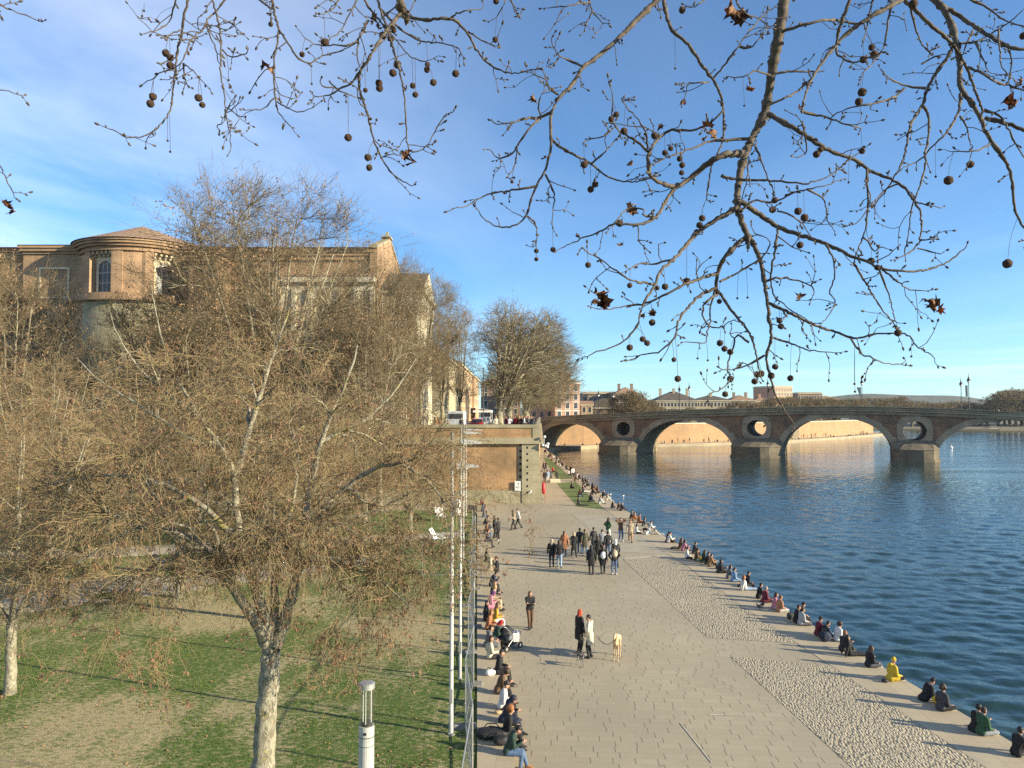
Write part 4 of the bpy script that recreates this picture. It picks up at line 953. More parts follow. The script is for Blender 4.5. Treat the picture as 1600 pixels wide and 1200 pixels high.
def resample(pl, n):
    pl = np.asarray(pl, float); d = np.concatenate([[0], np.cumsum(np.linalg.norm(np.diff(pl[:, :3], axis=0), axis=1))]); t = np.linspace(0, d[-1], n)
    return np.stack([np.interp(t, d, pl[:, k]) for k in range(pl.shape[1])], axis=1)
def smooth_pl(pl, it=2):
    pl = np.asarray(pl, float)
    for _ in range(it):
        q = .75 * pl[:-1] + .25 * pl[1:]; r = .25 * pl[:-1] + .75 * pl[1:]; m = np.empty((2 * len(q), pl.shape[1])); m[0::2] = q; m[1::2] = r
        pl = np.vstack([pl[:1], m, pl[-1:]])
    return pl

class Tree:
    def __init__(s): s.geo = {'limbs': [], 'twigs': [], 'bits': []}; s.P = []; s.D = []; s.R = []
    def add_level(s, Pp, Rr, sides, key):
        s.geo[key].append(tube_batch(Pp, Rr, sides)); s.last = (Pp, Rr)
        s.P.append(Pp.reshape(-1, 3)); s.D.append(dirs(Pp).reshape(-1, 3)); s.R.append(Rr.reshape(-1))
    def limb(s, pts, r0, r1, sides=8, n=14, key='limbs'):
        pl = resample(smooth_pl(pts), n); pl = pl + rng.normal(size=pl.shape) * min(r0 * .12, .012) * (np.arange(n)[:, None] > 0)
        rr = (r0 + (r1 - r0) * np.linspace(0, 1, n) ** .8) * (1 + rng.normal(size=n) * .05); s.add_level(pl[None], rr[None], sides, key); return pl
    def reach(s, T, maxlen, rr, n=6, sides=4, key='limbs', up=.12, jit=.02, skip=0):
        """connect targets to the nearest suitable skeleton point"""
        P_ = np.concatenate(s.P[skip:]); D_ = np.concatenate(s.D[skip:]); R_ = np.concatenate(s.R[skip:]); res = np.empty(len(T), int)
        for i in range(0, len(T), 400):
            d = T[i:i + 400, None] - P_[None]; ds = np.linalg.norm(d, axis=2); cs = (d * D_[None]).sum(2) / (ds + 1e-6)
            res[i:i + 400] = np.argmin(ds * (1.25 - .55 * cs) + .15 * np.maximum(0, -d[:, :, 2]) + (ds < .15) * 9, axis=1)
        S = P_[res]; d = T - S; ds = np.linalg.norm(d, axis=1, keepdims=True); Tt = S + d * np.minimum(1, maxlen / (ds + 1e-6))
        Pp = bez(S, D_[res] * .8 + d / (ds + 1e-6) * .4, Tt, n, up, jit)
        r0 = np.minimum(R_[res] * .7, rr[0]); t = np.linspace(0, 1, n)[None]
        s.add_level(Pp, r0[:, None] * (1 - t) + np.minimum(rr[1], r0[:, None] * .6) * t, sides, key)
    def sprout(s, count, length, r, n=4, sides=3, key='twigs', bias=(0, 0, .5), spread=1.0, droop=0.0, parent=None, jit=.05, pmin=1):
        Pp, Rr = parent or s.last; B, m, _ = Pp.shape
        bi = rng.integers(0, B, count); pi = rng.integers(pmin, m, count); S = Pp[bi, pi]; D = dirs(Pp)[bi, pi]
        dv = D * .9 + rng.normal(size=(count, 3)) * .55 * spread + np.array(bias); dv /= np.linalg.norm(dv, axis=1, keepdims=True)
        Lh = length * rng.uniform(.5, 1.25, (count, 1)); Tt = S + dv * Lh; Tt[:, 2] -= droop * Lh[:, 0]
        Pn = bez(S, dv, Tt, n, -.12 if droop else .06, jit); t = np.linspace(0, 1, n)[None]
        s.add_level(Pn, np.full((count, 1), r[0]) * (1 - t) + r[1] * t, sides, key)
    def bits(s, count, size, aspect=2.5, per=4, hang=True, spread=.05, parent=None):
        Pp, Rr = parent or s.last; B, m, _ = Pp.shape
        bi = rng.integers(0, B, count); pi = rng.integers(m // 2, m, count); S = Pp[bi, pi]
        S = np.repeat(S, per, axis=0) + rng.normal(size=(count * per, 3)) * spread; n = len(S)
        ax = rng.normal(size=(n, 3)) * .5 + (np.array([0, 0, -1.]) if hang else 0); ax /= np.linalg.norm(ax, axis=1, keepdims=True)
        sd = np.cross(ax, rng.normal(size=(n, 3))); sd /= np.linalg.norm(sd, axis=1, keepdims=True)
        h = size * rng.uniform(.6, 1.3, (n, 1)); w = h / aspect
        V = np.stack([S, S + ax * h * .5 + sd * w * .5, S + ax * h, S + ax * h * .5 - sd * w * .5], axis=1).reshape(-1, 3); s.geo['bits'].append((V, np.arange(n * 4).reshape(-1, 4)))
    def meshes(s, name):
        out = {}
        for k, lst in s.geo.items():
            if not lst: continue
            off = 0; Vs = []; Qs = []
            for V, Q in lst: Vs.append(V); Qs.append(Q + off); off += len(V)
            out[k] = np_mesh(name + '_' + k, np.concatenate(Vs), np.concatenate(Qs), smooth=(k != 'bits'))
        return out
    def place(s, name, loc, rz, label, cat, mats, group=None, split=None):
        """limbs incl. trunk -> 'trunk', fine twigs -> 'crown' (two material slots for seeds)"""
        root = empty(name, loc, rz, label, cat, group); g = s.meshes(name)
        link('trunk', g['limbs'], root, mats[0])
        cr = link('crown', g['twigs'], root, mats[1])
        if 'bits' in g: link('seed_clusters' , g['bits'], root, mats[2])
        return root
def in_ellipsoid(n, c, r, shell=0.0, zmin=None, e=2.0):
    out = []; ph = rng.uniform(0, 6.28, 6)
    while len(out) < n:
        p = rng.uniform(-1, 1, (n * 4, 3)); q = (np.abs(p) ** e).sum(1) ** (1 / e)
        lump = np.sin(p[:, 0] * 5.2 + ph[0] + 1.5 * np.sin(p[:, 2] * 4 + ph[3])) + np.sin(p[:, 1] * 4.7 + ph[1]) + np.sin(p[:, 2] * 5.6 + ph[2] + 1.3 * np.sin(p[:, 0] * 3.7 + ph[4]))
        p = p[(q < 1 - .11 * (lump < 0)) & (q > shell) & (lump > -1.25)]
        out = list(out) + list(p * np.array(r) + np.array(c))
    o = np.array(out[:n]); 
    if zmin is not None: o[:, 2] = np.maximum(o[:, 2], zmin + rng.uniform(0, .6, len(o)))
    return o

# ---- the big front tree: trunk and main limbs follow the photo, base on the lawn
D0 = 16.0
def pl_px(pts, d0, d1, base=None):
    n = len(pts); return [tuple(P(x, y, d0 + (d1 - d0) * i / max(1, n - 1))) for i, (x, y) in enumerate(pts)]
base = P(413, 1310, D0); base.z = 0.42
t = Tree(); o = np.array(base)
def L_(pts, d0, d1): return np.array(pl_px(pts, d0, d1)) - o
tr = [(0, 0, -.1)] + [tuple(q) for q in L_([(413, 1250), (412, 1200), (413, 1150), (418, 1090), (421, 1050), (424, 1015)], D0, D0)]
t.limb(tr, .27, .20, 14, 22)
limbs = [([(422, 1020), (400, 970), (368, 925), (345, 890), (318, 855), (285, 835), (240, 820), (190, 835), (120, 880)], 16, 14.5, .125, .03),
         ([(424, 1010), (412, 960), (395, 905), (375, 850), (368, 790), (370, 740), (345, 700), (310, 650), (280, 600), (262, 560)], 16, 15.5, .12, .025),
         ([(370, 740), (385, 690), (400, 640), (412, 600), (425, 560), (440, 520), (452, 480)], 15.8, 16.5, .075, .015),
         ([(426, 1005), (428, 950), (432, 900), (445, 850), (470, 825), (520, 815), (560, 835)], 16, 17, .11, .03),
         ([(430, 1010), (448, 960), (462, 905), (472, 860), (478, 800), (490, 740), (500, 690), (520, 640), (545, 590), (560, 540)], 16, 16.8, .13, .02),
         ([(474, 850), (510, 790), (560, 745), (610, 720), (660, 740), (700, 790)], 16.3, 15.2, .08, .018),
         ([(318, 855), (280, 862), (240, 890), (205, 925)], 15, 14.4, .045, .006),
         ([(375, 850), (330, 800), (270, 760), (200, 740), (130, 745), (60, 760)], 15.5, 16.5, .07, .015),
         ([(345, 700), (300, 690), (230, 640), (160, 600), (120, 560)], 15.6, 17, .05, .012),
         ([(500, 690), (570, 660), (620, 610), (650, 560)], 16.6, 17.8, .05, .012),
         ([(470, 880), (530, 880), (590, 900), (640, 950)], 16.2, 14.6, .05, .012),
         ([(262, 560), (250, 520), (240, 470), (235, 440)], 15.5, 15.2, .022, .008), ([(310, 650), (225, 590), (180, 520), (170, 480)], 15.5, 15, .03, .008),
         ([(462, 905), (440, 860), (460, 780), (470, 700), (430, 640)], 16.5, 18.5, .06, .015)]
for pts, d0, d1, r0, r1 in limbs:
    pl = t.limb(L_(pts, d0, d1), r0 * 1.12, r1 * .9, 9, 20)
cen = np.array(P(375, 765, 16.2)) - o
def lift(T):
    c = np.array([P(430, 900, 16.2).x - o[0], 0, 0]); f = P(430, 885, 16).z - o[2] - .9 * np.clip((np.abs(T[:, 0] - c[0]) - 1.2) / 2.5, 0, 1); T[:, 2] = np.maximum(T[:, 2], f + rng.uniform(0, .5, len(T))); return T
T2 = lift(in_ellipsoid(95, cen, (4.7, 3.6, 3.3), .35)); t.reach(T2, 3.2, (.035, .010), 8, 5, up=.05, jit=.03)
T3 = lift(in_ellipsoid(1000, cen, (5.2, 4.2, 4.0), .25)); t.reach(T3, 1.9, (.013, .005), 7, 4, key='twigs', up=-.05, jit=.03)
l3 = t.last
t.sprout(6200, .62, (.0065, .0038), 5, 3, bias=(0, 0, .1), droop=.25, parent=l3, jit=.06)
l4 = t.last
for (px, py, d_) in ((650, 790, 15.4), (690, 850, 15.3), (700, 790, 15.6), (600, 860, 15.2), (645, 900, 15.2), (560, 880, 15.6), (700, 700, 15.8), (60, 860, 14.6)):
    c = np.array(P(px, py, d_)) - o; t.reach(c + rng.normal(size=(15, 3)) * (.55, .5, .45), 2.8, (.012, .005), 7, 4, key='twigs', up=-.1, jit=.02); lq = t.last; t.sprout(130, .5, (.006, .0035), 5, 3, droop=.35, bias=(0, 0, 0), parent=lq); t.sprout(110, .25, (.004, .002), 4, 3, droop=.35, parent=t.last); t.bits(75, .07, 3.5, 5, True, .04, parent=t.last)
t.sprout(6200, .28, (.0048, .003), 4, 3, bias=(0, 0, 0), droop=.35, parent=l4)
t.bits(5200, .066, 3.6, 5, True, .04, parent=l4)
# hanging sprays at the lower left and lower right, as in the photo
for (px, py, d, n) in ((180, 1020, 14.2, 14), (235, 1000, 14.3, 10), (520, 1000, 15.2, 22), (560, 960, 15.0, 20), (600, 930, 15.4, 18), (420, 960, 15.0, 8), (690, 880, 15.6, 16)):
    c = np.array(P(px, py, d)) - o; t.reach(c + rng.normal(size=(n, 3)) * (.5, .4, .45), 2.6, (.013, .005), 8, 4, key='twigs', up=-.25, jit=.02)
    lp = t.last; t.sprout(n * 8, .45, (.0055, .003), 5, 3, droop=.5, bias=(0, 0, 0), parent=lp); t.bits(n * 6, .08, 3.4, 6, True, .03, parent=t.last)
front = t.place('bare_tree', base, 0, 'big pale-barked bare tree in the left foreground with forked trunk and hanging seed keys', 'tree', (M['bark'], M['twig'], M['samara']))
mb = MB(); q = P(414, 1030, D0 - .22) - base
mb.lathe([(.02, 0), (.09, 0.015), (.10, .03), (.06, .05)], (0, 0, 0), 10); kn = mb.build('knot', M['bark'], front); kn.location = q; kn.rotation_euler = (R(80), 0, 0)

# ---- generic trees
def lawn_tree(h, cr, ntw=3200, nb=1500, seed=1, key='twig'):
    global rng
    rng = np.random.default_rng(seed); t = Tree(); fk = h * .24
    t.limb([(0, 0, -.1), (.03, 0, fk * .5), (-.03, .05, fk)], .19, .15, 10, 10)
    for k in range(6):
        a = k * 1.05 + rng.uniform(-.3, .3); e = rng.uniform(.35, .9)
        t.limb([(-.03, .05, fk), (math.cos(a) * cr * .25, math.sin(a) * cr * .25, fk + h * .17), (math.cos(a) * cr * .5 * e, math.sin(a) * cr * .5 * e, fk + h * .42), (math.cos(a) * cr * .7 * e, math.sin(a) * cr * .7 * e, h * .88)], .09, .015, 7, 12)
    c = (0, 0, h * .6); t.reach(in_ellipsoid(60, c, (cr * .9, cr * .9, h * .36), .4), 3.5, (.03, .01), 7, 4, up=.08, jit=.03)
    t.reach(in_ellipsoid(520, c, (cr, cr, h * .42), .3), 2.4, (.013, .006), 6, 3, key='twigs', up=.02, jit=.03); l3 = t.last
    t.sprout(ntw, .75, (.008, .005), 4, 3, droop=.12, bias=(0, 0, .15), parent=l3); l4 = t.last
    t.sprout(ntw, .4, (.006, .004), 3, 3, parent=l4, droop=.1)
    if nb: t.bits(nb, .085, 2.6, 5, True, .06, parent=l4)
    return t
def plane_tree(h, cr, seed, fork=.28, ntw=5000, nb=1200, top=1.0, spread=1.0, nl=9, trunk=.5, twr=.012, sh=0.0, n2=120, n3=800, e=2.2):
    """tall pollarded plane: limbs fan upwards from a low fork"""
    global rng
    rng = np.random.default_rng(seed); t = Tree(); fk = h * fork
    t.limb([(0, 0, -.1), (.1, 0, fk * .5), (0, .1, fk)], trunk, trunk * .8, 12, 10)
    for k in range(nl):
        a = 2 * math.pi * k / nl + rng.uniform(-.3, .3); ex = rng.uniform(.25, 1.0) * spread
        t.limb([(0, .1, fk * .95), (math.cos(a) * cr * .2 * ex + sh * .1, math.sin(a) * cr * .2 * ex, fk + h * .12), (math.cos(a) * cr * .45 * ex + sh * .6, math.sin(a) * cr * .45 * ex, fk + (h - fk) * .5), (math.cos(a) * cr * .72 * ex + sh, math.sin(a) * cr * .72 * ex, h * .86)], trunk * .46, trunk * .11, 8, 14)
    c = (sh, 0, fk + (h - fk) * .54); rz = (h - fk) * .52
    t.reach(in_ellipsoid(n2, c, (cr * .92, cr * .92, rz * .95), .3, e=e), h * .35, (trunk * .14, trunk * .05), 8, 4, up=-.06, jit=.02)
    t.reach(in_ellipsoid(n3, c, (cr, cr, rz), .35, e=e), h * .2, (.035, .018), 6, 3, key='limbs', up=-.04, jit=.02); l3 = t.last
    t.sprout(ntw, h * .075, (twr, twr * .6), 4, 3, bias=(0, 0, .5), parent=l3); l4 = t.last
    t.sprout(ntw, h * .042, (twr * .8, twr * .5), 3, 3, bias=(0, 0, .25), parent=l4)
    if nb: t.bits(nb, .16, 1.6, 3, True, .15, parent=l4)
    return t
def put(mesh_root, loc, rz, sc, label, group=None): return dup(mesh_root, loc, rz, label, group, scale=sc)
GL = 'young bare trees on the lawn'
lt = lawn_tree(9.5, 4.3, seed=5).place('bare_tree', (0, 0, 0), 0, 'x', 'tree', (M['bark'], M['twig'], M['samara']), GL)
def gl(px, py): return G(px, py, .42)
lt.location = gl(15, 1085); lt['label'] = 'bare tree at the left edge of the lawn with a slim pale trunk'
put(lt, gl(280, 934), 1.3, 1.12, 'straight-trunked bare tree on the lawn beside the path, behind the big front tree', GL)
lt2 = lawn_tree(10.5, 4.9, seed=9).place('bare_tree', gl(-140, 1010), 0.4, 'bare tree out at the far left, only its crown reaching into the picture', 'tree', (M['bark'], M['twig'], M['samara']), GL)
lt2.location.x -= .5
put(lt2, (-12.5, 50.5, .3), 2.2, 1.0, 'bare tree behind the crossing path, hidden mostly by the front tree', GL)
put(lt, (-7.2, 53, .3), 0.9, .92, 'rightmost of the bare lawn trees, between the front tree and the light masts', GL)
put(lt, (-23, 53, .3), 2.9, 1.25, 'bare tree behind the path on the left, under the church apse', GL)
put(lt2, (-31, 50, .3), 4.0, 1.3, 'greyish bare tree far left in front of the church wing', GL)
put(lt2, (-10.5, 33, .42), 5.0, 1.0, 'bare tree standing just behind the right half of the big front tree', GL)
put(lt, (-26, 40.5, .42), 3.6, 1.25, 'wide bare tree left of the path tree, lower left of the apse', GL)
# yellowish grown tree at the left, with upright lichened limbs
pa = plane_tree(17.5, 6.2, 21, fork=.2, ntw=5000, nb=1400, trunk=.33, twr=.011).place('bare_tree', (-42.0, 62, .3), 0, 'tall olive-grey bare tree at the left edge below the church wing', 'tree', (M['plane_bark'], M['twig_dark'], M['bud']), 'tall trees in front of the church')
pb = plane_tree(28.6, 10.0, 33, fork=.25, ntw=9000, nb=4500, trunk=.5, twr=.012, nl=13).place('plane_tree', (-20.8, 66, .3), 0, 'tallest bare plane tree, its spreading crown rising above the church roof', 'tree', (M['plane_bark'], M['twig_dark'], M['bud']), 'tall trees in front of the church')
pb.location.x = -21.6; pb.scale = (1.12, 1.12, 1.0)
put(pb, (-27.2, 69, .3), 2.0, (.62, .62, .80), 'tall plane tree left of the tallest one, its crown thin against the sky', 'tall trees in front of the church')
put(pb, (-13.0, 73, .3), 4.1, (.62, .62, .86), 'bare plane tree in front of the church gable and portico', 'tall trees in front of the church')
pa.scale = (1.15, 1.15, 1.22)
put(pa, (-31.5, 66, .3), 1.0, (1.15, 1.15, 1.1), 'bare tree in front of the church nave, right of the apse', 'tall trees in front of the church')
put(pa, (-24.5, 58, .3), 2.4, (1.15, 1.15, .95), 'lower bare tree filling the middle below the tallest plane', 'tall trees in front of the church')
put(pa, (-49.5, 66, .3), 3.4, (1.1, 1.1, 1.3), 'bare tree at the far left margin under the church wing roof', 'tall trees in front of the church')
put(pa, (-12.3, 62, .3), 5.2, (.82, .82, .98), 'bare tree rising above the brick wall, left of the light masts', 'tall trees in front of the church')
put(pb, (-10.4, 84, TZ), 1.1, (.55, .55, .60), 'bare tree on the terrace before the portico', 'street planes')
# street planes on the terrace
GS = 'street planes'
pc = plane_tree(20, 5.6, 44, fork=.16, ntw=1500, nb=500, trunk=.34, twr=.017, nl=7, spread=.8, n2=50, n3=240).place('plane_tree', (-10.6, 112, TZ), 0, 'slender open plane tree before the cream palace with sky showing through', 'tree', (M['plane_bark'], M['twig_dark'], M['bud']), GS)
put(pc, (-8.6, 124, TZ), 2.2, (.75, .75, .95), 'leaning slender plane tree right beside the first street plane', GS)
pd = plane_tree(18.6, 7.0, 55, fork=.155, ntw=4200, nb=0, trunk=.62, twr=.02, nl=16, sh=3.2, n2=200, n3=1500, e=2.7).place('plane_tree', (-1.6, 92.5, TZ), 0, 'huge dense plane tree with forked white trunk on the terrace corner', 'tree', (M['plane_bark'], M['twig_dark'], M['bud']), GS)
pd.scale = (.84, .84, .84)
put(pd, (-.5, 116, TZ), .3, (.98, .98, .92), 'dense plane tree just behind the huge corner plane, spreading over the river wall', GS)
put(pd, (2.6, 146, TZ), -.2, (1.15, 1.15, .90), 'third plane of the row, its crown edge hanging over the bridge end', GS)
put(pd, (3.6, 178, TZ), .2, (1.15, 1.15, .78), 'farthest plane of the row near the bridge head', GS)
# skyline trees
GK = 'bare trees along the far quays'
pe = plane_tree(13, 6.0, 66, fork=.18, ntw=2600, nb=0, trunk=.4, twr=.05, nl=8).place('bare_tree', (0, 0, -60), 0, 'x', 'tree', (M['twig_dark'], M['twig_dark'], M['bud']), GK)
sky = [(972, 268, 1.0), (990, 262, 1.05), (1012, 275, .8), (1003, 300, .9), (1030, 300, .62), (1052, 300, .55), (1078, 300, .6), (1105, 305, .55), (1128, 305, .6), (1150, 310, .8), (1166, 318, .8), (1184, 300, .75), (1200, 320, .9),
       (1214, 310, .85), (1232, 330, .9), (1250, 320, .85), (1264, 340, .9), (1280, 340, .85), (1296, 350, .9), (1312, 355, .85), (1328, 365, .9), (1344, 375, .9), (1360, 385, .95), (1376, 400, .95), (1392, 420, 1.0), (1408, 450, 1.1), (1240, 300, .7), (1270, 310, .6), (1305, 330, .65), (1338, 350, .7)]
where = {0: 'left of the market hall roof', 1: 'right of the bulky dark town house', 2: 'beside the pair of bridge lamps', 13: 'left of the apartment tower', 25: 'at the right end of the far tree row'}
for i, (px, d, sc) in enumerate(sky):
    x = (px - CX) / F * d; lab = 'small brown bare tree in the long row on the far quay behind the bridge'
    o_ = pe if i == 0 else dup(pe, None, None)
    o_.location = (x, d, 4.6); o_.rotation_euler = (0, 0, i * 1.7); k_ = .95 if i < 13 else 1.05; o_.scale = (sc * k_, sc * k_, sc * k_ * .95); o_['label'] = lab
for i, px in enumerate(range(1424, 1660, 9)):
    d = 520 + (i * 37) % 130; sc = 1.45 + .5 * math.sin(i * 2.1) * math.sin(i * .7) + (0.9 if px > 1560 else 0)
    o_ = dup(pe, ((px - CX) / F * d, d, -.4), i * 2.3, 'large grey bare tree in the wood on the far left bank', 'trees on the far left bank', scale=(sc * 1.4, sc * 1.4, sc * .8))
# ================================================================ OVERHANGING PLANE BOUGHS (near the camera)
rng = np.random.default_rng(77)
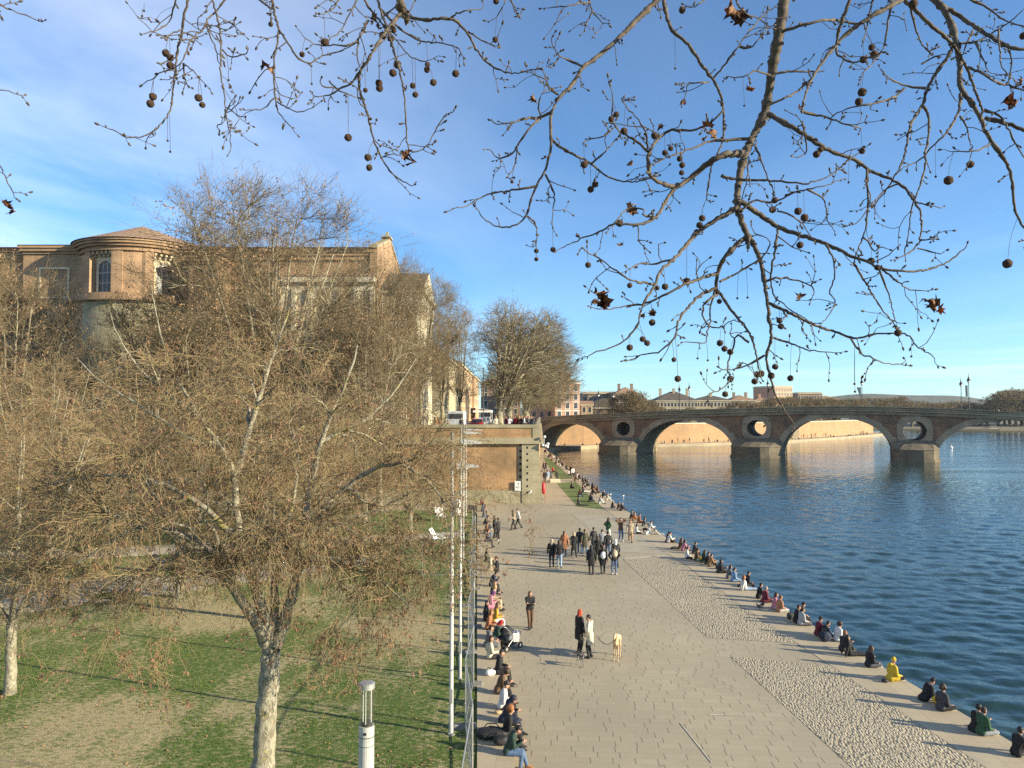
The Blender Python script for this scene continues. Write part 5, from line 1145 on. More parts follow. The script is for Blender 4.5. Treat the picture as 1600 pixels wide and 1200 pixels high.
# each: depth at start, depth at end, radius px at start / end, points in photo pixels
BR = [
 (3.3, 3.2, 9.3, 4.4, [(1232, -60), (1226, 0), (1216, 60), (1206, 110), (1199, 160), (1191, 188), (1174, 217), (1160, 248), (1153, 290), (1151, 320), (1159, 348), (1168, 368)]),
 (3.2, 3.0, 3.9, 1.0, [(1168, 368), (1145, 388), (1129, 405), (1121, 427), (1118, 450), (1126, 461), (1146, 490), (1163, 507), (1175, 529), (1182, 555), (1187, 580)]),
 (3.05, 2.8, 2.6, .8, [(1119, 450), (1092, 461), (1078, 478), (1061, 495), (1057, 526), (1040, 543), (1026, 552), (1010, 552), (989, 561)]),
 (3.1, 2.8, 2.6, .8, [(1121, 427), (1092, 436), (1064, 447), (1034, 464), (1006, 475), (980, 478), (955, 483), (931, 482)]),
 (3.2, 3.05, 3.8, 1.0, [(1170, 368), (1186, 399), (1192, 422), (1195, 450), (1200, 475), (1203, 507), (1207, 529), (1197, 555), (1200, 577), (1206, 600), (1213, 620), (1228, 645), (1240, 663)]),
 (3.1, 2.9, 2.6, .8, [(1199, 473), (1231, 487), (1257, 501), (1291, 515), (1316, 522), (1333, 531), (1365, 522), (1405, 519), (1424, 526), (1430, 541), (1456, 555)]),
 (2.9, 2.8, 1.6, .7, [(1330, 530), (1345, 552), (1357, 559), (1391, 570), (1408, 569)]),
 (3.2, 3.0, 4.4, 1.0, [(1158, 316), (1186, 334), (1214, 355), (1243, 365), (1277, 376), (1305, 388), (1333, 402), (1354, 407), (1374, 419), (1399, 423), (1427, 426), (1459, 419), (1484, 409), (1502, 392)]),
 (3.0, 2.9, 1.9, .7, [(1334, 412), (1351, 439), (1365, 464), (1382, 490), (1396, 504), (1403, 521)]),
 (3.0, 2.9, 1.5, .7, [(1374, 422), (1385, 450), (1393, 475), (1398, 501)]),
 (3.0, 2.9, 1.6, .7, [(1379, 422), (1402, 439), (1419, 453), (1440, 454)]),
 (3.0, 3.0, 1.5, .7, [(1290, 381), (1306, 410), (1303, 440), (1293, 460), (1310, 470), (1290, 500)]),
 (3.25, 3.0, 5.6, 2.6, [(1162, 240), (1138, 240), (1120, 247), (1100, 260), (1075, 280), (1055, 295), (1025, 283), (1015, 272)]),
 (3.0, 2.9, 3.0, 1.2, [(1015, 272), (1012, 245), (1017, 230), (1037, 208), (1052, 201), (1075, 206), (1095, 200), (1115, 190), (1130, 170)]),
 (3.2, 2.9, 2.6, .8, [(1170, 217), (1132, 219), (1107, 221), (1075, 235), (1050, 243), (1020, 257)]),
 (3.0, 2.8, 2.9, .8, [(1055, 295), (1048, 300), (1034, 328), (1023, 341), (997, 352), (961, 347), (941, 361), (910, 372), (881, 386)]),
 (3.0, 2.8, 1.7, .8, [(1023, 341), (1000, 334), (1012, 328), (980, 322), (960, 350)]),
 (3.2, 2.75, 3.9, .9, [(1152, 322), (1146, 328), (1107, 351), (1091, 362), (1082, 371), (1054, 405), (1031, 422), (1023, 447), (1009, 467), (1000, 490), (995, 512), (980, 529), (958, 543), (932, 549)]),
 (3.0, 2.8, 1.9, .8, [(1054, 405), (1035, 410), (1016, 413), (1000, 410), (985, 420)]),
 (2.9, 2.7, 1.9, .8, [(1024, 445), (990, 440), (972, 430), (955, 417), (935, 402), (920, 396), (912, 388)]),
 (3.1, 2.9, 1.7, .7, [(1118, 450), (1108, 480), (1112, 500), (1104, 520), (1104, 536), (1085, 535)]),
 (3.1, 2.9, 1.9, .7, [(1121, 461), (1102, 470), (1096, 490), (1105, 507), (1120, 515), (1146, 500)]),
 (3.1, 2.9, 1.8, .7, [(1170, 535), (1150, 520), (1146, 540), (1140, 560), (1135, 575), (1142, 590), (1134, 605), (1106, 618)]),
 (3.1, 2.9, 1.9, .7, [(1203, 527), (1235, 535), (1262, 548), (1273, 548), (1290, 550)]),
 (3.1, 2.9, 1.7, .7, [(1195, 555), (1170, 570), (1150, 577), (1132, 578)]),
 (3.1, 3.0, 2.0, .7, [(1195, 440), (1215, 433), (1245, 437), (1262, 444), (1273, 450), (1270, 462)]),
 (3.1, 3.0, 1.8, .7, [(1125, 440), (1150, 428), (1170, 415), (1190, 405), (1204, 385), (1202, 372), (1180, 365)]),
 (3.0, 3.0, 2.0, .8, [(1215, 355), (1212, 390), (1205, 420), (1203, 437), (1208, 465), (1230, 480), (1245, 490)]),
 (3.3, 3.1, 4.6, .9, [(1050, -40), (1028, 0), (995, 31), (962, 65), (932, 90), (910, 105), (897, 130), (875, 150), (862, 172), (859, 195), (862, 215), (860, 240), (852, 267), (836, 292), (827, 322), (822, 339), (808, 352), (779, 358), (752, 338)]),
 (3.1, 3.0, 2.6, .7, [(862, 175), (845, 184), (822, 184), (795, 194), (772, 192)]),
 (3.1, 3.0, 2.0, .7, [(845, 185), (825, 202), (810, 225), (800, 242), (777, 250), (767, 235)]),
 (3.0, 3.0, 1.3, .7, [(808, 228), (805, 262), (792, 277)]),
 (3.0, 3.0, 1.4, .7, [(825, 338), (839, 351), (839, 368), (837, 380)]),
 (3.0, 3.0, 2.0, .7, [(839, 291), (805, 297), (776, 300), (751, 307), (731, 322), (714, 324)]),
 (3.1, 2.9, 2.4, .8, [(862, 218), (875, 230), (890, 238), (925, 255), (947, 277), (975, 284), (1000, 284), (1020, 275)]),
 (3.0, 3.0, 1.6, .7, [(925, 255), (947, 237), (960, 220), (970, 210)]),
 (3.0, 2.9, 2.2, .7, [(1012, 237), (995, 220), (972, 207), (958, 197), (957, 175), (957, 150)]),
 (3.0, 2.9, 1.4, .7, [(958, 200), (942, 215), (925, 216), (912, 222)]),
 (3.0, 2.9, 1.6, .7, [(1012, 232), (1010, 205), (998, 188), (985, 172), (973, 160)]),
 (3.1, 3.0, 1.6, .7, [(852, 272), (860, 290), (867, 305), (864, 331), (863, 345)]),
 (3.2, 3.1, 1.7, .7, [(910, 104), (890, 95), (872, 87), (862, 65)]), (3.2, 3.1, 1.2, .7, [(873, 90), (864, 105)]),
 (3.2, 3.1, 1.7, .7, [(872, 148), (857, 139), (853, 122), (835, 117)]), (3.2, 3.1, 1.5, .7, [(845, 183), (840, 165), (846, 145), (858, 140)]),
 (3.4, 3.1, 3.4, 1.0, [(1034, -30), (1037, 0), (1042, 27), (1050, 50), (1075, 67), (1090, 92), (1100, 107), (1120, 130), (1128, 155), (1131, 180), (1130, 220), (1122, 240), (1110, 262), (1107, 290), (1104, 310)]),
 (3.2, 3.2, 1.6, .8, [(1115, 122), (1137, 95), (1150, 78), (1165, 55), (1190, 25), (1212, 10)]),
 (3.2, 3.2, 1.5, .7, [(1155, 72), (1172, 78), (1185, 62), (1200, 45)]), (3.2, 3.2, 1.3, .7, [(1108, 128), (1090, 130), (1074, 129), (1072, 145)]),
 (3.3, 3.2, 1.6, .7, [(1204, 118), (1180, 108), (1165, 122), (1142, 120)]), (3.3, 3.2, 1.5, .7, [(1150, 0), (1160, 20), (1185, 28), (1200, 40)]),
 (3.2, 3.2, 2.0, 1.2, [(1208, 115), (1240, 111), (1272, 112)]), (3.2, 3.2, 1.9, 1.2, [(1203, 163), (1230, 152), (1250, 140), (1268, 122)]),
 (3.2, 3.2, 2.6, 1.8, [(1222, 50), (1250, 40), (1285, 31), (1312, 32), (1337, 37)]),
 (3.4, 3.0, 4.8, 1.2, [(1440, -40), (1407, 2), (1375, 17), (1345, 35), (1320, 55), (1300, 77), (1275, 110), (1262, 137), (1255, 160), (1254, 176)]),
 (3.2, 3.1, 3.0, 1.0, [(1330, -20), (1329, 0), (1315, 32), (1305, 72), (1310, 88), (1330, 100), (1352, 93), (1372, 85)]),
 (3.2, 2.9, 4.1, 1.0, [(1200, 178), (1225, 192), (1250, 205), (1280, 227), (1300, 237), (1337, 250), (1355, 265), (1392, 280), (1413, 291), (1427, 311), (1441, 332), (1439, 370), (1433, 387), (1413, 399)]),
 (3.1, 3.0, 2.2, .8, [(1254, 174), (1287, 182), (1325, 195), (1345, 200)]), (3.1, 3.0, 1.7, .8, [(1254, 190), (1258, 215), (1262, 240), (1248, 245)]),
 (3.1, 3.0, 2.1, .8, [(1127, 274), (1160, 282), (1200, 281), (1240, 287), (1275, 285), (1302, 272), (1325, 250), (1340, 240)]),
 (3.1, 3.0, 1.6, .7, [(1180, 225), (1190, 250), (1197, 275), (1210, 300), (1205, 320)]), (3.1, 3.0, 1.5, .7, [(1170, 250), (1168, 280), (1162, 300)]),
 (3.0, 3.0, 2.0, .8, [(1355, 265), (1354, 280), (1357, 314), (1354, 351), (1349, 371), (1340, 390), (1334, 411)]),
 (3.0, 2.9, 1.5, .7, [(1405, 287), (1390, 290), (1375, 305), (1358, 324), (1342, 345)]),
 (3.0, 2.9, 1.5, .7, [(1350, 372), (1360, 380), (1364, 395), (1378, 386)]), (3.0, 2.9, 1.2, .7, [(1439, 375), (1455, 376), (1466, 371)]), (3.0, 2.9, 1.2, .7, [(1434, 388), (1450, 393), (1466, 396)]),
 (3.0, 2.9, 1.3, .7, [(1432, 316), (1446, 320), (1460, 322)]),
 (3.1, 3.0, 1.8, .7, [(1158, 330), (1180, 310), (1200, 318), (1222, 312), (1240, 300), (1262, 296), (1290, 290), (1310, 282)]),
 (3.1, 3.0, 1.6, .7, [(1262, 296), (1282, 305), (1292, 320), (1290, 340), (1297, 352)]), (3.1, 3.0, 1.6, .7, [(1215, 330), (1235, 335), (1255, 350), (1266, 368)]),
 (3.6, 3.2, 5.2, 1.6, [(1452, -40), (1462, 0), (1475, 15), (1485, 35), (1492, 55), (1497, 80), (1500, 105), (1499, 135), (1507, 147), (1525, 170), (1535, 190), (1540, 207), (1555, 230), (1572, 252), (1580, 270), (1583, 300), (1584, 322), (1594, 348), (1604, 360)]),
 (3.6, 3.3, 4.0, 2.2, [(1440, -30), (1457, 2), (1495, 22), (1515, 37), (1540, 52), (1560, 66), (1582, 77), (1620, 78)]),
 (3.5, 3.2, 3.6, 1.6, [(1395, -30), (1412, 0), (1432, 17), (1455, 40), (1477, 57), (1495, 77), (1510, 102), (1517, 125), (1527, 150), (1535, 172)]),
 (3.4, 3.1, 3.0, 1.1, [(1488, 74), (1480, 90), (1462, 115), (1447, 140), (1442, 165), (1422, 192), (1417, 225), (1410, 257), (1395, 280), (1382, 302)]),
 (3.2, 3.1, 2.2, .8, [(1447, 138), (1415, 136), (1397, 126), (1387, 120)]), (3.2, 3.1, 2.0, .8, [(1413, 138), (1395, 155), (1362, 162), (1320, 170), (1302, 181)]),
 (3.2, 3.0, 2.0, .8, [(1442, 165), (1452, 185), (1450, 222), (1445, 240), (1447, 262), (1435, 297), (1427, 311), (1422, 345), (1417, 382)]),
 (3.3, 3.1, 2.4, .8, [(1500, 147), (1500, 175), (1480, 207), (1455, 230), (1440, 250), (1412, 261)]), (3.2, 3.1, 1.6, .7, [(1500, 182), (1512, 200), (1516, 225)]),
 (3.3, 3.2, 2.0, 1.0, [(1513, 105), (1540, 117), (1557, 129), (1580, 135), (1610, 145)]), (3.3, 3.2, 2.0, 1.0, [(1537, 172), (1562, 180), (1575, 200), (1590, 232), (1604, 250)]),
 (3.3, 3.2, 3.2, 2.6, [(1540, 184), (1570, 192), (1612, 208)]), (3.4, 3.3, 1.8, .8, [(1520, 48), (1510, 67), (1505, 85)]), (3.4, 3.3, 1.9, .8, [(1500, 68), (1525, 67), (1550, 52), (1575, 37), (1597, 17)]),
 (3.5, 3.3, 1.9, .9, [(1510, -5), (1545, 12), (1560, 27), (1582, 37), (1605, 42)]), (3.4, 3.3, 1.7, .8, [(1560, 62), (1570, 67), (1582, 85), (1577, 122)]), (3.4, 3.3, 1.6, .8, [(1525, 67), (1535, 90), (1545, 112)]),
 (3.5, 3.3, 1.9, .8, [(1423, 12), (1430, 45), (1440, 70), (1456, 85)]), (3.5, 3.2, 2.1, .8, [(1395, -10), (1387, 37), (1380, 77), (1368, 95), (1350, 112)]), (3.5, 3.3, 1.7, .8, [(1365, -10), (1357, 32), (1350, 60)]),
 (3.2, 3.1, 1.7, .7, [(1547, 225), (1525, 237), (1490, 237)]), (3.2, 3.1, 1.6, .7, [(1440, 100), (1462, 88), (1476, 85)]), (3.2, 3.1, 1.4, .7, [(1560, 45), (1562, 80), (1566, 110), (1590, 128)]),
 (2.9, 2.8, 2.2, .8, [(296, -30), (295, 0), (287, 27), (284, 52), (277, 80), (275, 110), (270, 142), (267, 175), (250, 197), (227, 214), (197, 216), (177, 203)]),
 (2.9, 2.8, 1.3, .7, [(284, 46), (264, 55)]), (3.0, 2.9, 1.5, .8, [(280, -20), (275, 0), (267, 30), (255, 44), (225, 53)]),
 (3.0, 2.8, 1.8, .8, [(370, -25), (352, 0), (340, 15), (322, 32), (320, 45), (296, 62), (290, 87), (282, 100), (262, 110), (247, 115), (240, 123)]), (2.9, 2.8, 1.2, .7, [(287, 99), (302, 110), (311, 122)]), (2.9, 2.8, 1.2, .7, [(286, 99), (289, 118), (289, 132)]),
 (3.0, 2.8, 1.8, .7, [(330, -20), (332, 0), (340, 27), (346, 62), (344, 100), (345, 120), (352, 150), (352, 175), (360, 207), (361, 226)]), (2.9, 2.8, 1.0, .6, [(352, 167), (376, 182)]), (2.9, 2.8, 1.2, .7, [(348, 78), (360, 92), (385, 84)]), (2.9, 2.8, 1.2, .7, [(322, 40), (335, 70), (340, 92)]),
 (2.9, 2.8, 1.3, .7, [(352, 172), (352, 192), (340, 195)]),
 (3.1, 2.8, 2.2, .8, [(420, -25), (425, 0), (430, 27), (437, 47), (430, 80), (427, 107), (429, 150), (435, 175), (447, 190)]), (3.1, 3.0, 1.8, 1.4, [(395, -12), (405, 0), (425, 14)]),
 (2.9, 2.9, 1.7, .7, [(437, 48), (452, 70), (467, 95), (485, 100), (502, 87), (535, 80), (560, 65)]), (2.9, 2.8, 1.2, .7, [(429, 153), (410, 172), (398, 171)]), (2.9, 2.8, 1.2, .7, [(432, 158), (460, 175), (475, 174)]),
 (3.2, 3.1, 6.5, 6.0, [(622, -50), (625, 0), (627, 14), (634, 25)]),
 (3.1, 2.9, 2.8, .8, [(632, 22), (655, 31), (677, 31), (705, 27), (732, 50), (742, 75), (762, 100), (782, 110), (802, 116), (830, 109)]), (3.0, 2.9, 1.4, .7, [(705, 27), (720, 17), (750, 15)]), (3.0, 2.9, 1.4, .7, [(732, 50), (750, 62), (774, 72)]),
 (3.1, 2.9, 3.4, 1.0, [(626, 22), (612, 37), (595, 60), (580, 85), (565, 107), (550, 132), (527, 139), (505, 135)]), (2.9, 2.9, 1.3, .7, [(530, 140), (515, 150), (491, 150)]), (2.9, 2.9, 1.3, .7, [(515, 127), (532, 145), (560, 152)]),
 (3.0, 2.8, 2.3, .8, [(560, 115), (562, 145), (572, 170), (577, 190), (584, 220), (595, 247), (615, 275), (640, 289)]),
 (3.1, 2.8, 2.2, .7, [(585, -20), (590, 0), (600, 30), (610, 62), (620, 95), (625, 110), (632, 150), (635, 190), (636, 232), (647, 240), (667, 231), (685, 195), (697, 180)]),
 (3.1, 2.9, 1.7, .7, [(565, -10), (575, 12), (600, 40), (625, 70), (640, 90), (665, 96)]), (3.1, 2.9, 2.0, .8, [(595, 15), (625, 47), (647, 60), (667, 67), (690, 66), (714, 74)]),
 (3.1, 2.9, 1.8, .7, [(575, 32), (560, 65), (540, 72), (515, 70), (497, 72), (477, 60)]), (3.0, 2.9, 1.5, .7, [(560, 67), (557, 87), (564, 112)]), (3.1, 2.9, 1.4, .7, [(535, -10), (520, 15), (506, 22)]), (3.1, 2.9, 1.5, .7, [(560, -5), (542, 30), (535, 47), (515, 60)]),
 (3.0, 2.9, 1.2, .7, [(655, -10), (640, 18)]), (2.9, 2.9, 1.2, .7, [(595, 247), (608, 240), (625, 242)]), (3.0, 2.9, 1.4, .7, [(600, 25), (618, 12), (622, 2)]),
 (3.2, 3.1, 1.7, .8, [(918, -15), (922, 5), (925, 20), (942, 37)]), (3.2, 3.1, 1.6, .8, [(922, 3), (885, 10), (865, 11)]), (3.2, 3.1, 1.2, .7, [(925, 20), (914, 40)]),
 (3.1, 3.1, 1.3, .7, [(792, -10), (787, 8), (777, 25)]), (3.1, 3.1, 1.3, .7, [(798, -10), (800, 10), (810, 27)]), (3.1, 3.1, 1.2, .7, [(1100, 0), (1088, 10), (1080, 11)]),
 (2.8, 2.8, 1.3, .7, [(-20, 5), (0, 8), (20, 17), (50, 28)]), (2.8, 2.8, 1.2, .7, [(-20, 235), (0, 258), (8, 275), (20, 300)]), (2.8, 2.8, 1.0, .7, [(-20, 142), (0, 138), (14, 142)]),
]
BALLS = [(259,83,6),(266,90,6),(266,102,6),(239,151,6.3),(235,162,6.3),(310,153,6.3),(316,164,5),(423,38,4),(472,85,4.5),(508,66,6.5),(544,215,6.3),
 (575,246,6),(577,262,5.3),(592,130,6),(593,138,6),(614,114,6.3),(621,101,6.5),(645,134,5),(649,148,5),(668,101,4.5),(667,109,5),(677,129,5.7),(712,115,6),(774,62,5),(615,47,5),(611,61,5),(775,2,5),(571,141,4),
 (1066,16,5.5),(963,179,5),(955,186,5),(975,205,6),(1023,212,6),(1048,232,4.5),(1039,239,5),(1062,248,5),(1066,258,5),(1065,270,4.5),(913,257,6),(930,288,5.5),(923,296,5.5),(800,284,3),
 (1347,144,7),(1342,159,6.5),(1276,241,6),(1282,234,5),(1347,236,5),(1362,74,5.5),(1366,85,6.5),(1349,93,6),(1427,6,7),(1599,56,6),(1516,257,6),(1482,282,7.5),
 (968,349,6),(919,414,5),(984,446,4.5),(1073,440,6.5),(1039,448,5.5),(1027,450,4),(1019,504,5.5),(1004,530,5),(1011,536,5),(984,543,5.5),(1053,562,4),(1059,592,5.5),(864,390,4.5),(838,392,4),(838,405,3.5),(1097,341,5.5),(1093,352,5.5),(1089,363,5.5),
 (1211,313,5),(1207,328,5.5),(1247,330,6.2),(1257,340,6.5),(1250,383,5.7),(1218,501,5),(1220,510,5),(1125,536,5.5),(1132,545,5),(1141,550,5.3),(1141,592,5.5),(1183,585,5.5),(1189,584,5.7),(1179,596,5.3),(1211,573,5),(1205,587,5.7),(1235,591,5),(1133,616,5),(1121,457,4),(1124,471,4.3),(1574,412,7.5),(1361,408,6),(1371,418,5),(1403,520,6)]
SMALL = [(222,25),(225,17),(244,31),(262,220),(266,237),(357,125),(359,137),(487,131),(785,37),(877,19),(1055,107),(1163,165),(1230,540),(1326,285),(1382,322),(1418,384),(1462,276),(1544,240),(1335,600),(1336,612),(1424,557),(1168,465),(1152,466),(1106,618-55),(1090,560)]
LEAVES = [(412,102,13),(632,243,17),(582,28,13),(598,55,12),(834,153,11),(1172,140,12),(1146,15,22),(1067,160,9),(1107,198,18),(1100,215,11),(1030,197,9),(986,256,10),(1575,157,17),(1597,126,13),(935,461,19),(930,470,14),(981,322,13),(969,383,9),(1004,491,8),(1020,490,11),(1251,465,12),(1452,468,19),(1462,474,14),(9,318,14),(1272,218,9),(1250,170,10),(1347,235,9)]

ov = empty('plane_tree', (2.6, -4.0, TZ), 0, 'near plane tree overhead, knobbly boughs hanging down with round brown seed balls', 'tree')
rel_o = np.array(ov.location)
polys = []; V_all = []; Q_all = []; off = 0
def push(V, Q):
    global off
    V_all.append(V); Q_all.append(Q + off); off += len(V)
scr = []                                      # sampled branch points for hanging the seeds
for d0, d1, r0, r1, pts in BR:
    n = len(pts); ph = rng.uniform(0, 6.28)
    seg = [0.0]
    for a, b in zip(pts, pts[1:]): seg.append(seg[-1] + math.hypot(b[0] - a[0], b[1] - a[1]))
    P3 = []
    for i, (x, y) in enumerate(pts):
        f = seg[i] / seg[-1]; d = d0 + (d1 - d0) * f + .12 * math.sin(ph + f * 5) * min(1, f * 3) * min(1, (1 - f) * 3 + .4)
        q = P(x, y, d); r = (r0 + (r1 - r0) * f ** .8) * 1.05 * d / F; P3.append((*q, r, x, y, d))
    m = max(6, int(seg[-1] / 5)); pl = resample(smooth_pl(np.array(P3), 2), m)
    kn = 1 + (rng.random(m) < .16) * rng.uniform(.15, .45, m); rad = pl[:, 3] * kn * (1 + rng.normal(size=m) * .05); rad = np.maximum(rad, .0021)
    jit = rng.normal(size=(m, 3)) * .0016; jit[0] = 0; jit[-1] = 0
    pos = pl[:, :3] + jit
    V, Q = tube_batch((pos - rel_o)[None], rad[None], 8 if r0 > 3 else 6); push(V, Q)
    polys.append((pos, rad, pl[:, 4:7])); scr.append(np.concatenate([pos, pl[:, 4:7], rad[:, None]], axis=1))
scr = np.concatenate(scr)
# spurs: short zigzag side twigs with buds
tw = []; buds = []
def add_twig(S, D, Lh, r, depth=0):
    k = 5; pts = [S]; d = D / (np.linalg.norm(D) + 1e-9)
    for i in range(k - 1):
        d = d + rng.normal(size=3) * .28; d /= np.linalg.norm(d); pts.append(pts[-1] + d * Lh / (k - 1))
    tw.append((np.array(pts), np.linspace(r, r * .6, k))); buds.append((pts[-1], d, rng.uniform(.013, .021)))
    for i in (2, 3):
        if rng.random() < .55: b = rng.normal(size=3); b -= d * b.dot(d); b = b / np.linalg.norm(b) * .8 + d * .7; buds.append((pts[i] , b / np.linalg.norm(b), rng.uniform(.010, .016)))
    if depth < 1 and Lh > .07 and rng.random() < .55: add_twig(pts[2], d + rng.normal(size=3) * .7, Lh * .55, r * .8, depth + 1)
for pos, rad, px in polys:
    Lt = np.linalg.norm(np.diff(pos, axis=0), axis=1).sum(); cnt = int(Lt / .068 * (0.9 if rad[0] < .009 else .45)); T = dirs(pos[None])[0]
    if px[:, 1].max() < -5: continue
    for _ in range(cnt):
        i = rng.integers(1, len(pos)); t_ = T[i]; v = rng.normal(size=3) * (1, .55, 1); v -= t_ * v.dot(t_); v /= np.linalg.norm(v) + 1e-9
        u = rng.random(); Lh = rng.uniform(.012, .04) if u < .6 else rng.uniform(.05, .16)
        if rad[i] > .012 and u < .6: Lh *= .8
        add_twig(pos[i], v + t_ * rng.uniform(.3, 1.1), Lh, min(rad[i] * .75, rng.uniform(.0019, .0031)))
    add_twig(pos[-1], T[-1], rng.uniform(.03, .08), rad[-1])
Pp = np.array([a for a, b in tw]) - rel_o; Rr = np.array([b for a, b in tw]); V, Q = tube_batch(Pp, Rr, 4); push(V, Q)
bp_ = []; br_ = []
for S, d, l in buds:
    bp_.append([S, S + d * l * .35, S + d * l * .75, S + d * l]); br_.append([.0012, l * .26, l * .2, .0003])
V, Q = tube_batch(np.array(bp_) - rel_o, np.array(br_), 5); nb0 = off; push(V, Q)
def bough_mat():
    m, nt, N, L, b = newmat('plane twig bark'); v = coords(N, L); f = noise(N, L, v, 22, 5, .6, .4, .6); f2 = noise(N, L, v, 90, 3, .6, .35, .65)
    c = mixcol(N, L, f, (0.035, 0.027, 0.019), (0.135, 0.112, 0.078)); c = mixcol(N, L, f2, c, (0.07, .05, .035)); L.new(c, b.inputs['Base Color']); b.inputs['Roughness'].default_value = .8; bump(N, L, b, f2, .5, .002); return m
M['bough'] = bough_mat()
link('boughs', np_mesh('boughs', np.concatenate(V_all), np.concatenate(Q_all)), ov, M['bough'])
# what carries them outside the picture: trunk and limbs joining the boughs above the frame
mb = MB(); o_ = Vector(ov.location)
def lw(pts): return [Vector(p) - o_ for p in pts]
mb.tube(lw([(2.6, -4.0, TZ - .1), (2.6, -3.9, 10.5), (2.4, -3.5, 13.5), (2.0, -2.6, 16.0)]), [.42, .36, .30, .22], 14)
tops = [P(1232, -58, 3.3), P(1050, -39, 3.3), P(1440, -39, 3.4), P(1446, -36, 3.6), P(622, -49, 3.2), P(296, -29, 2.9), P(1034, -29, 3.4), P(420, -24, 3.1), P(370, -24, 3), P(330, -19, 3)]
H1 = Vector((1.4, 1.6, 13.4)); H2 = Vector((-.7, 1.7, 13.0))
mb.tube(lw([(2.5, -3.6, 13.0), (2.3, -1.5, 13.9), (1.9, .4, 13.8), tuple(H1)]), [.22, .14, .10, .07], 10); mb.tube(lw([(2.4, -3.3, 13.6), (1.2, -1.0, 14.0), (.1, .8, 13.6), tuple(H2)]), [.2, .12, .08, .06], 10)
for q in tops:
    h = H1 if q.x > .4 else H2; mb.tube(lw([h, (h + q) / 2 + Vector((0, .15, .25)), q]), [.045, .03, .022 if q.x > .4 else .012], 8)
mb.build('trunk', M['plane_bark'], ov, smooth=True)

# seed balls on their stalks: one part each
def ball_mesh(seed, rb):
    bm = bmesh.new(); bmesh.ops.create_icosphere(bm, subdivisions=3, radius=1.0); r_ = random.Random(seed)
    for v in bm.verts: v.co *= rb * (1 + r_.uniform(-.07, .10))
    me = bpy.data.meshes.new('seed_ball'); bm.to_mesh(me); bm.free(); return me
M['seed'] = simple('seed ball', (0.19, 0.105, 0.055), .95, 0, .35, 160, (0.07, 0.038, 0.022), 1.0)
protos = [ball_mesh(i, 1.0) for i in range(4)]
for m_ in protos: m_.materials.append(M['seed'])
def stalk(q, col, target=None, name='stalk'):
    a = scr[(scr[:, 4] < col[1] - 8)] if col[1] > 30 else scr
    dd = np.abs(a[:, 3] - col[0]) * 2.2 + np.abs(a[:, 4] - (col[1] - 24)); 
    return a[np.argmin(dd)] if len(a) else scr[0]
for i, (x, y, r) in enumerate([(b[0], b[1], b[2]) for b in BALLS[:96]] + [(s_[0], s_[1], 1.9) for s_ in SMALL]):
    a = stalk(None, (x, y)); d = float(a[5]); q = np.array(P(x, y, d)); s0 = a[:3].copy(); rb = r * .93 * d / F
    if s0[2] < q[2]: s0 = q + np.array([0, 0, .03])
    if np.linalg.norm(s0 - q) > .28: s0 = q + (s0 - q) * .28 / np.linalg.norm(s0 - q)
    mid = (s0 + q) / 2; mid[0] = q[0] * .75 + s0[0] * .25; mid[2] += .004
    pl = resample(smooth_pl([s0, mid, q], 1), 6); V1, Q1 = tube_batch((pl - q)[None], np.full((1, 6), .0009), 4)
    bv = np.array([v.co for v in protos[i % 4].vertices]) * rb; bf = np.array([list(p_.vertices) for p_ in protos[i % 4].polygons])
    o_b = link('seed_ball' if r > 2 else 'bare_seed_head', np_mesh('seed_ball', np.concatenate([bv, V1]), [bf, Q1 + len(bv)], np.concatenate([np.zeros(len(bf)), np.ones(len(Q1))])), ov, [M['seed'], M['bough']]); o_b.location = Vector(q) - o_
# dead leaves, lobed and curled
def leaf_mesh(seed):
    r_ = random.Random(seed); lob = [(0, -.45), (.28, -.42), (.62, -.62), (.55, -.22), (1.0, -.05), (.62, .12), (.72, .55), (.34, .42), (.16, .72), (0, 1.0), (-.18, .68), (-.36, .44), (-.75, .52), (-.6, .12), (-1.0, .0), (-.55, -.2), (-.6, -.6), (-.25, -.42)]
    bm = bmesh.new(); c1, c2 = r_.uniform(.35, .75), r_.uniform(-.5, .6)
    def z(x, y): return c1 * x * x * (1 if seed % 2 else -1) + c2 * y * y * .6 + .1 * math.sin(6 * x + seed) 
    ring = [bm.verts.new((x * .6, y * .7, z(x, y))) for x, y in lob]; mid = [bm.verts.new((x * .3, y * .35, z(x * .5, y * .5) - .05)) for x, y in lob]; ce = bm.verts.new((0, 0, z(0, 0)))
    n = len(lob)
    for i in range(n): bm.faces.new((ring[i], ring[(i + 1) % n], mid[(i + 1) % n], mid[i])); bm.faces.new((mid[i], mid[(i + 1) % n], ce))
    g = bmesh.ops.solidify(bm, geom=bm.faces[:], thickness=.02); me = bpy.data.meshes.new('dead_leaf'); bm.to_mesh(me); bm.free(); me.polygons.foreach_set('use_smooth', [True] * len(me.polygons)); return me
M['leaf'] = simple('dead leaf', (0.30, 0.155, 0.07), .7, 0, .3, 3, (0.12, 0.05, 0.025), .3)
lm = [leaf_mesh(i) for i in range(4)]
for m_ in lm: m_.materials.append(M['leaf'])
for i, (x, y, r) in enumerate(LEAVES):
    d = float(stalk(None, (x, y))[5]); q = P(x, y, d); s_ = r * 1.25 * d / F
    for k in range(2 if r > 12 else 1):
        ol = bpy.data.objects.new('dead_leaf', lm[(i + k) % 4]); C.objects.link(ol); ol.parent = ov; ol.location = q - o_ + Vector((k * s_ * .5, k * .01, -k * s_ * .4)); ol.scale = (s_, s_, s_)
        ol.rotation_euler = (R(65) + i, R(20) * (i % 3 - 1) + k, i * 1.3 + k)
